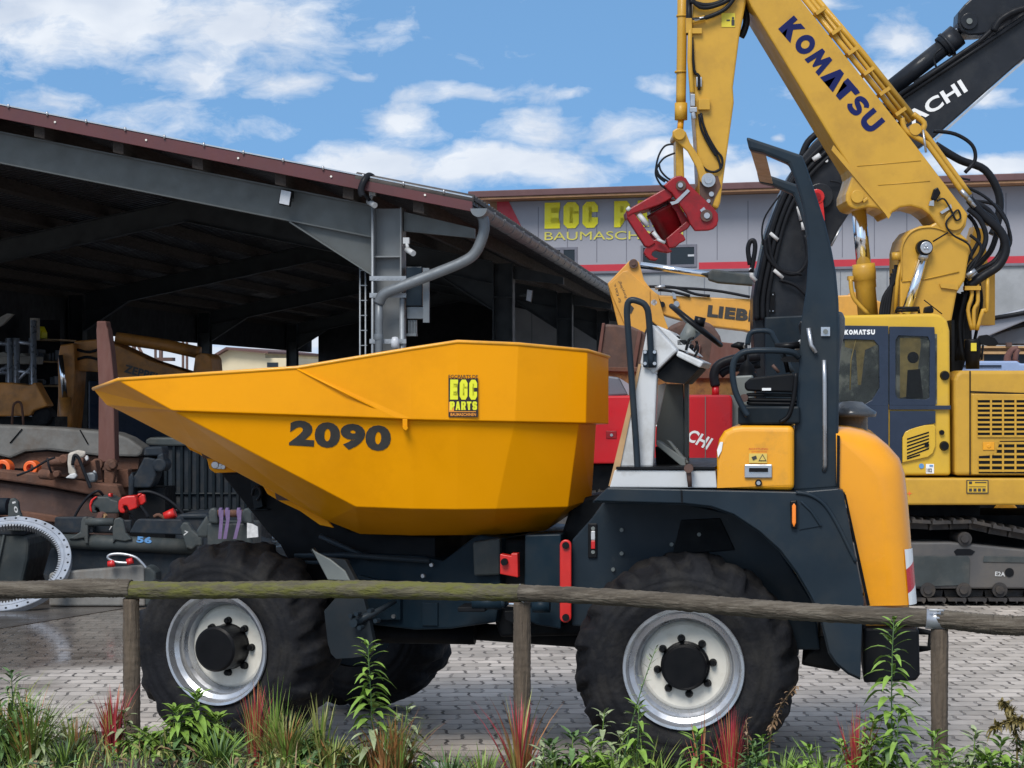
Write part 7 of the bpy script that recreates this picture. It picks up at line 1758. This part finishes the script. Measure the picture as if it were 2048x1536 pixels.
stalk('leafy stalk under the middle of the rear rim', 1395, 1465, 9.7, LB, L=.10, w=.014, n=34, seed=7, stems=3)
stalk('leafy stalk right of the red grass under the rear tyre', 1530, 1474, 9.6, LB, L=.09, w=.012, n=30, seed=8, stems=2)
stalk('leafy stalk beside the tallest stalk, towards the right post', 1800, 1420, 9.4, LB, L=.10, w=.014, n=34, seed=9, stems=2)
stalk('leafy stalk in front of the right fence post', 1868, 1465, 9.3, LB, L=.10, w=.015, n=30, seed=10, stems=2)
stalk('leafy plant at the right edge beneath the seed head', 1996, 1478, 9.2, LB, L=.09, w=.015, n=34, seed=11, stems=3)
stalk('leafy stalk at the far left edge among grasses', 20, 1345, 10.9, ['leaf_green', 'leaf_dark'], L=.12, w=.012, n=36, seed=12, stems=3)
stalk('pale leafy shoot between the left post and the front tyre', 248, 1425, 11.0, ['leaf_pale', 'leaf_bright'], L=.09, w=.015, n=20, seed=13)
stalk('pale drooping plant right of the tall stalk between the wheels', 818, 1412, 10.3, ['leaf_pale', 'leaf_green'], L=.10, w=.014, n=22, seed=14, stems=2)
stalk('leafy plant left of the middle post foot', 1150, 1470, 10.1, ['leaf_green', 'leaf_bright'], L=.10, w=.015, n=30, seed=15, stems=3)
stalk('leafy plant in the corner under the dried stalk', 1618, 1495, 9.5, LB, L=.09, w=.013, n=30, seed=16, stems=3)
# dried flower stalk and seed head
def dried(label, pts, d, m, seed, name='dried_stalk', dens=70, L=.028):
    rnd = random.Random(seed); x = (pts[0][0] - CX) / F * d; z0 = bedz(x, d) - .02
    t_ = bpy.data.objects.new(name, None); t_.location = (x, d, z0); t_.empty_display_size = .1; COL.objects.link(t_); t_['label'] = label; t_['category'] = 'plant'
    P = [Vector(((a - pts[0][0]) / F * d, 0, CZ + (HY - b) / F * d - z0)) for a, b in pts]; P[0].z = 0
    bb = B(Z0); bb.ltube(P, [.005, .002], 6, curve=4); me = bpy.data.meshes.new('stem'); bb.bm.to_mesh(me); bb.bm.free(); me.materials.append(M[m]); o = bpy.data.objects.new('stem', me); COL.objects.link(o); o.parent = t_
    bm = bmesh.new(); C_ = catmull(P, 8); lo = len(C_) // 3
    for i in range(dens):
        p = C_[rnd.randint(lo, len(C_) - 1)]; a = rnd.uniform(0, 6.28)
        leaf(bm, p, Vector((math.cos(a), math.sin(a), 0)), L * rnd.uniform(.5, 1.3), L * .25, rnd.uniform(-.4, 1.2), 0, lift=rnd.uniform(-.5, .8), seg=3)
    me = bpy.data.meshes.new('dry_flowers'); bm.to_mesh(me); bm.free(); me.materials.append(M[m]); o = bpy.data.objects.new('dry_flowers', me); COL.objects.link(o); o.parent = t_
for i_, (lab, px, yt, dd, LL, ww, nn, st) in enumerate([
    ('pale leafy clump left of the tallest leafy stalk', 1745, 1440, 9.5, .10, .013, 34, 4),
    ('leafy clump between the right post and the olive plumes', 1945, 1462, 9.25, .09, .014, 34, 4),
    ('bright leafy clump beneath the lower right of the rear rim', 1500, 1488, 9.6, .09, .014, 30, 4),
    ('leafy clump under the lower left of the rear tyre', 1180, 1484, 10.0, .10, .015, 32, 4),
    ('bright leafy clump right of the middle post', 1090, 1496, 10.1, .09, .014, 28, 4),
    ('leafy clump below the right edge of the front tyre', 640, 1470, 10.4, .09, .014, 30, 4),
    ('leafy clump at the foot of the left post', 290, 1462, 10.8, .09, .014, 28, 4),
    ('leafy clump between the far left grasses', 95, 1432, 10.8, .10, .013, 34, 4),
    ('leafy clump under the seed plume at the right edge', 2040, 1486, 9.2, .09, .014, 30, 4),
    ('pale leafy clump between the rear tyre and the right post', 1680, 1484, 9.5, .09, .014, 30, 4)]):
    stalk(lab, px, yt, dd, [['leaf_bright', 'leaf_pale', 'leaf_green'], ['leaf_pale', 'leaf_bright', 'leaf_green'], ['leaf_green', 'leaf_bright', 'leaf_pale']][i_ % 3], L=LL, w=ww, n=nn, seed=60 + i_, stems=st, name='leafy_clump')
dried('dried brown curled stalk leaning before the rear tyre', [(1530, 1560), (1540, 1480), (1556, 1420), (1592, 1372)], 9.6, 'dry_brown', 3)
dried('thin dried stalk beside the red grass under the rear tyre', [(1500, 1580), (1496, 1500), (1492, 1440)], 9.6, 'dry_brown', 4, dens=34)
dried('brown seed plume bending over at the right edge', [(2030, 1600), (2034, 1500), (2024, 1430), (2004, 1404)], 9.2, 'seed_olive', 5, name='seed_plume', dens=240, L=.03)
dried('olive seed plume drooping at the right frame edge', [(2046, 1600), (2050, 1480), (2044, 1440), (2010, 1446), (1985, 1456)], 9.15, 'seed_olive', 6, name='seed_plume', dens=220, L=.03)
# grasses
RED = ['blade_red', 'blade_rust', 'blade_olive']; GRN = ['blade_green', 'blade_olive', 'blade_rust']
tuft('red tipped grass tuft at the left fence post foot', 225, 1366, 11.0, 150, RED, 60, .18, .0045, 1)
tuft('red grass tuft in front of the front tyre', 512, 1360, 10.7, 150, RED, 55, .14, .0045, 2)
tuft('sparse red grass tuft at the middle fence post', 1040, 1370, 10.3, 90, RED, 70, .3, .0042, 3)
tuft('dense red grass tuft under the rear rim', 1462, 1406, 9.8, 190, RED, 42, .12, .0045, 4)
tuft('red grass tuft below the tallest leafy stalk', 1716, 1416, 9.5, 170, RED, 48, .13, .0045, 5)
tuft('thin red grass tuft at the lower left of the rear rim', 1405, 1398, 9.9, 30, RED, 30, .25, .004, 6)
tuft('tall green grass clump at the far left', 62, 1352, 10.8, 280, GRN, 120, .5, .004, 7)
tuft('low green grass clump between the left grasses', 130, 1462, 10.6, 90, ['blade_green', 'leaf_dark'], 70, .5, .006, 8)
tuft('broad olive grass clump in front of the front tyre', 572, 1405, 10.4, 320, ['blade_olive', 'blade_green', 'blade_rust'], 130, .45, .004, 9)
tuft('tall thin grass clump right of the red tuft at the front tyre', 548, 1342, 10.45, 46, ['blade_green', 'blade_olive'], 90, .18, .0035, 10)
tuft('rusty green grass clump right of the tall stalk', 795, 1408, 10.2, 170, ['blade_olive', 'blade_rust', 'blade_green'], 80, .4, .004, 11)
tuft('green grass clump below the front rim', 440, 1450, 10.5, 150, ['blade_green', 'leaf_green'], 90, .6, .006, 12)
tuft('low dark green clump between the tall stalk and middle post', 900, 1482, 10.2, 140, ['leaf_green', 'blade_green', 'leaf_dark'], 110, .6, .006, 13)
tuft('broad bladed grass clump right of the rear tyre', 1650, 1462, 9.5, 60, ['blade_green', 'leaf_bright'], 90, .5, .009, 14)
tuft('low grass clump left of the rear rim', 1330, 1490, 9.7, 110, ['blade_green', 'leaf_green', 'blade_olive'], 90, .6, .006, 15)
tuft('low grass clump at the lower right corner', 1940, 1500, 9.2, 120, ['blade_green', 'leaf_green', 'blade_olive'], 110, .6, .006, 16)
tuft('grass clump under the tallest leafy stalk', 1770, 1490, 9.3, 110, ['blade_green', 'leaf_green', 'blade_olive'], 100, .6, .006, 17)
tuft('grass clump between the two tall clumps near the front tyre', 665, 1462, 10.3, 120, ['blade_olive', 'blade_green', 'blade_rust'], 80, .5, .0045, 18)
tuft('low grass clump at the foot of the left post', 300, 1455, 10.8, 110, ['blade_green', 'leaf_dark', 'blade_rust'], 80, .6, .005, 19)
tuft('low grass clump right of the middle post', 1110, 1492, 10.0, 90, ['blade_green', 'leaf_green', 'blade_olive'], 80, .6, .006, 20)
for i_, (lab, px, yt, dd, nn, ms, wp_, be) in enumerate([
    ('tall fine grass clump right of the far left stalk', 150, 1405, 10.9, 110, ['blade_olive', 'blade_green', 'blade_rust'], 80, .3),
    ('tall fine olive grass just right of the broad clump', 640, 1385, 10.4, 60, ['blade_olive', 'blade_green'], 80, .2),
    ('fine rusty grass at the foot of the tall stalk between the wheels', 765, 1430, 10.15, 110, ['blade_rust', 'blade_olive', 'blade_green'], 70, .3),
    ('fine green grass below the thin leaning stem', 1290, 1455, 9.85, 90, ['blade_green', 'blade_olive'], 80, .35),
    ('fine green grass between the low plants under the front rim', 350, 1425, 10.75, 80, ['blade_green', 'blade_olive', 'leaf_pale'], 80, .35),
    ('feathery pale grass clump at the far left corner', 10, 1332, 11.0, 120, ['blade_olive', 'blade_green', 'leaf_pale'], 110, .35),
    ('short grass clump between the left post and the front tyre foot', 335, 1452, 10.7, 120, ['blade_green', 'leaf_green', 'blade_olive'], 90, .5),
    ('short olive clump under the tall stalk between the wheels', 725, 1470, 10.3, 130, GRN, 90, .5),
    ('short grass clump left of the middle red tuft', 965, 1478, 10.2, 120, ['blade_green', 'blade_olive', 'leaf_green'], 90, .5),
    ('short grass clump below the left side of the rear tyre', 1230, 1480, 10.0, 120, ['blade_green', 'leaf_bright', 'leaf_green'], 90, .5),
    ('short grass clump between the rear rim and the dried stalk', 1560, 1486, 9.6, 120, ['blade_green', 'leaf_bright', 'blade_olive'], 90, .5),
    ('short grass clump right of the right fence post', 1900, 1490, 9.3, 120, ['blade_green', 'leaf_bright', 'blade_olive'], 90, .5)]):
    tuft(lab, px, yt, dd, nn, ms, wp_, be, .0048, 40 + i_)
# loose low greenery over the soil
rnd = random.Random(77); bm = bmesh.new()
for i in range(11000):
    d = rnd.uniform(8.9, 11.9); px = rnd.uniform(-60, 2110); x = (px - CX) / F * d
    if d > bedy(x) - .14: continue
    if math.sin(x * 3.7 + 1) + math.sin(x * 7.1 + d * 3) + rnd.uniform(-1.2, 1.2) < -1.1: continue
    h = bedz(x, d); a = rnd.uniform(0, 6.28)
    mi = rnd.choices((0, 1, 2, 3, 4), weights=(2, 4, 3, 4, 2))[0]
    bz = Vector((x, d, h + rnd.uniform(0, .09)))
    if rnd.random() < .34: leaf(bm, bz, Vector((math.cos(a), math.sin(a), 0)), rnd.uniform(.04, .11), rnd.uniform(.008, .02), rnd.uniform(.2, 1.0), mi, lift=rnd.uniform(.2, 1.0), seg=3)
    else: blade(bm, Vector((x, d, h - .01)), Vector((math.cos(a), math.sin(a), 0)), rnd.uniform(.05, .17), .0035, rnd.uniform(.2, .9), mi, seg=3)
me = bpy.data.meshes.new('ground_cover'); bm.to_mesh(me); bm.free()
for q in ('leaf_bright', 'leaf_green', 'leaf_dark', 'blade_olive', 'dry_brown'): me.materials.append(M[q])
o = bpy.data.objects.new('ground_cover', me); COL.objects.link(o); o['kind'] = 'stuff'; o['label'] = 'low mixed weeds and leaves over the planting bed'
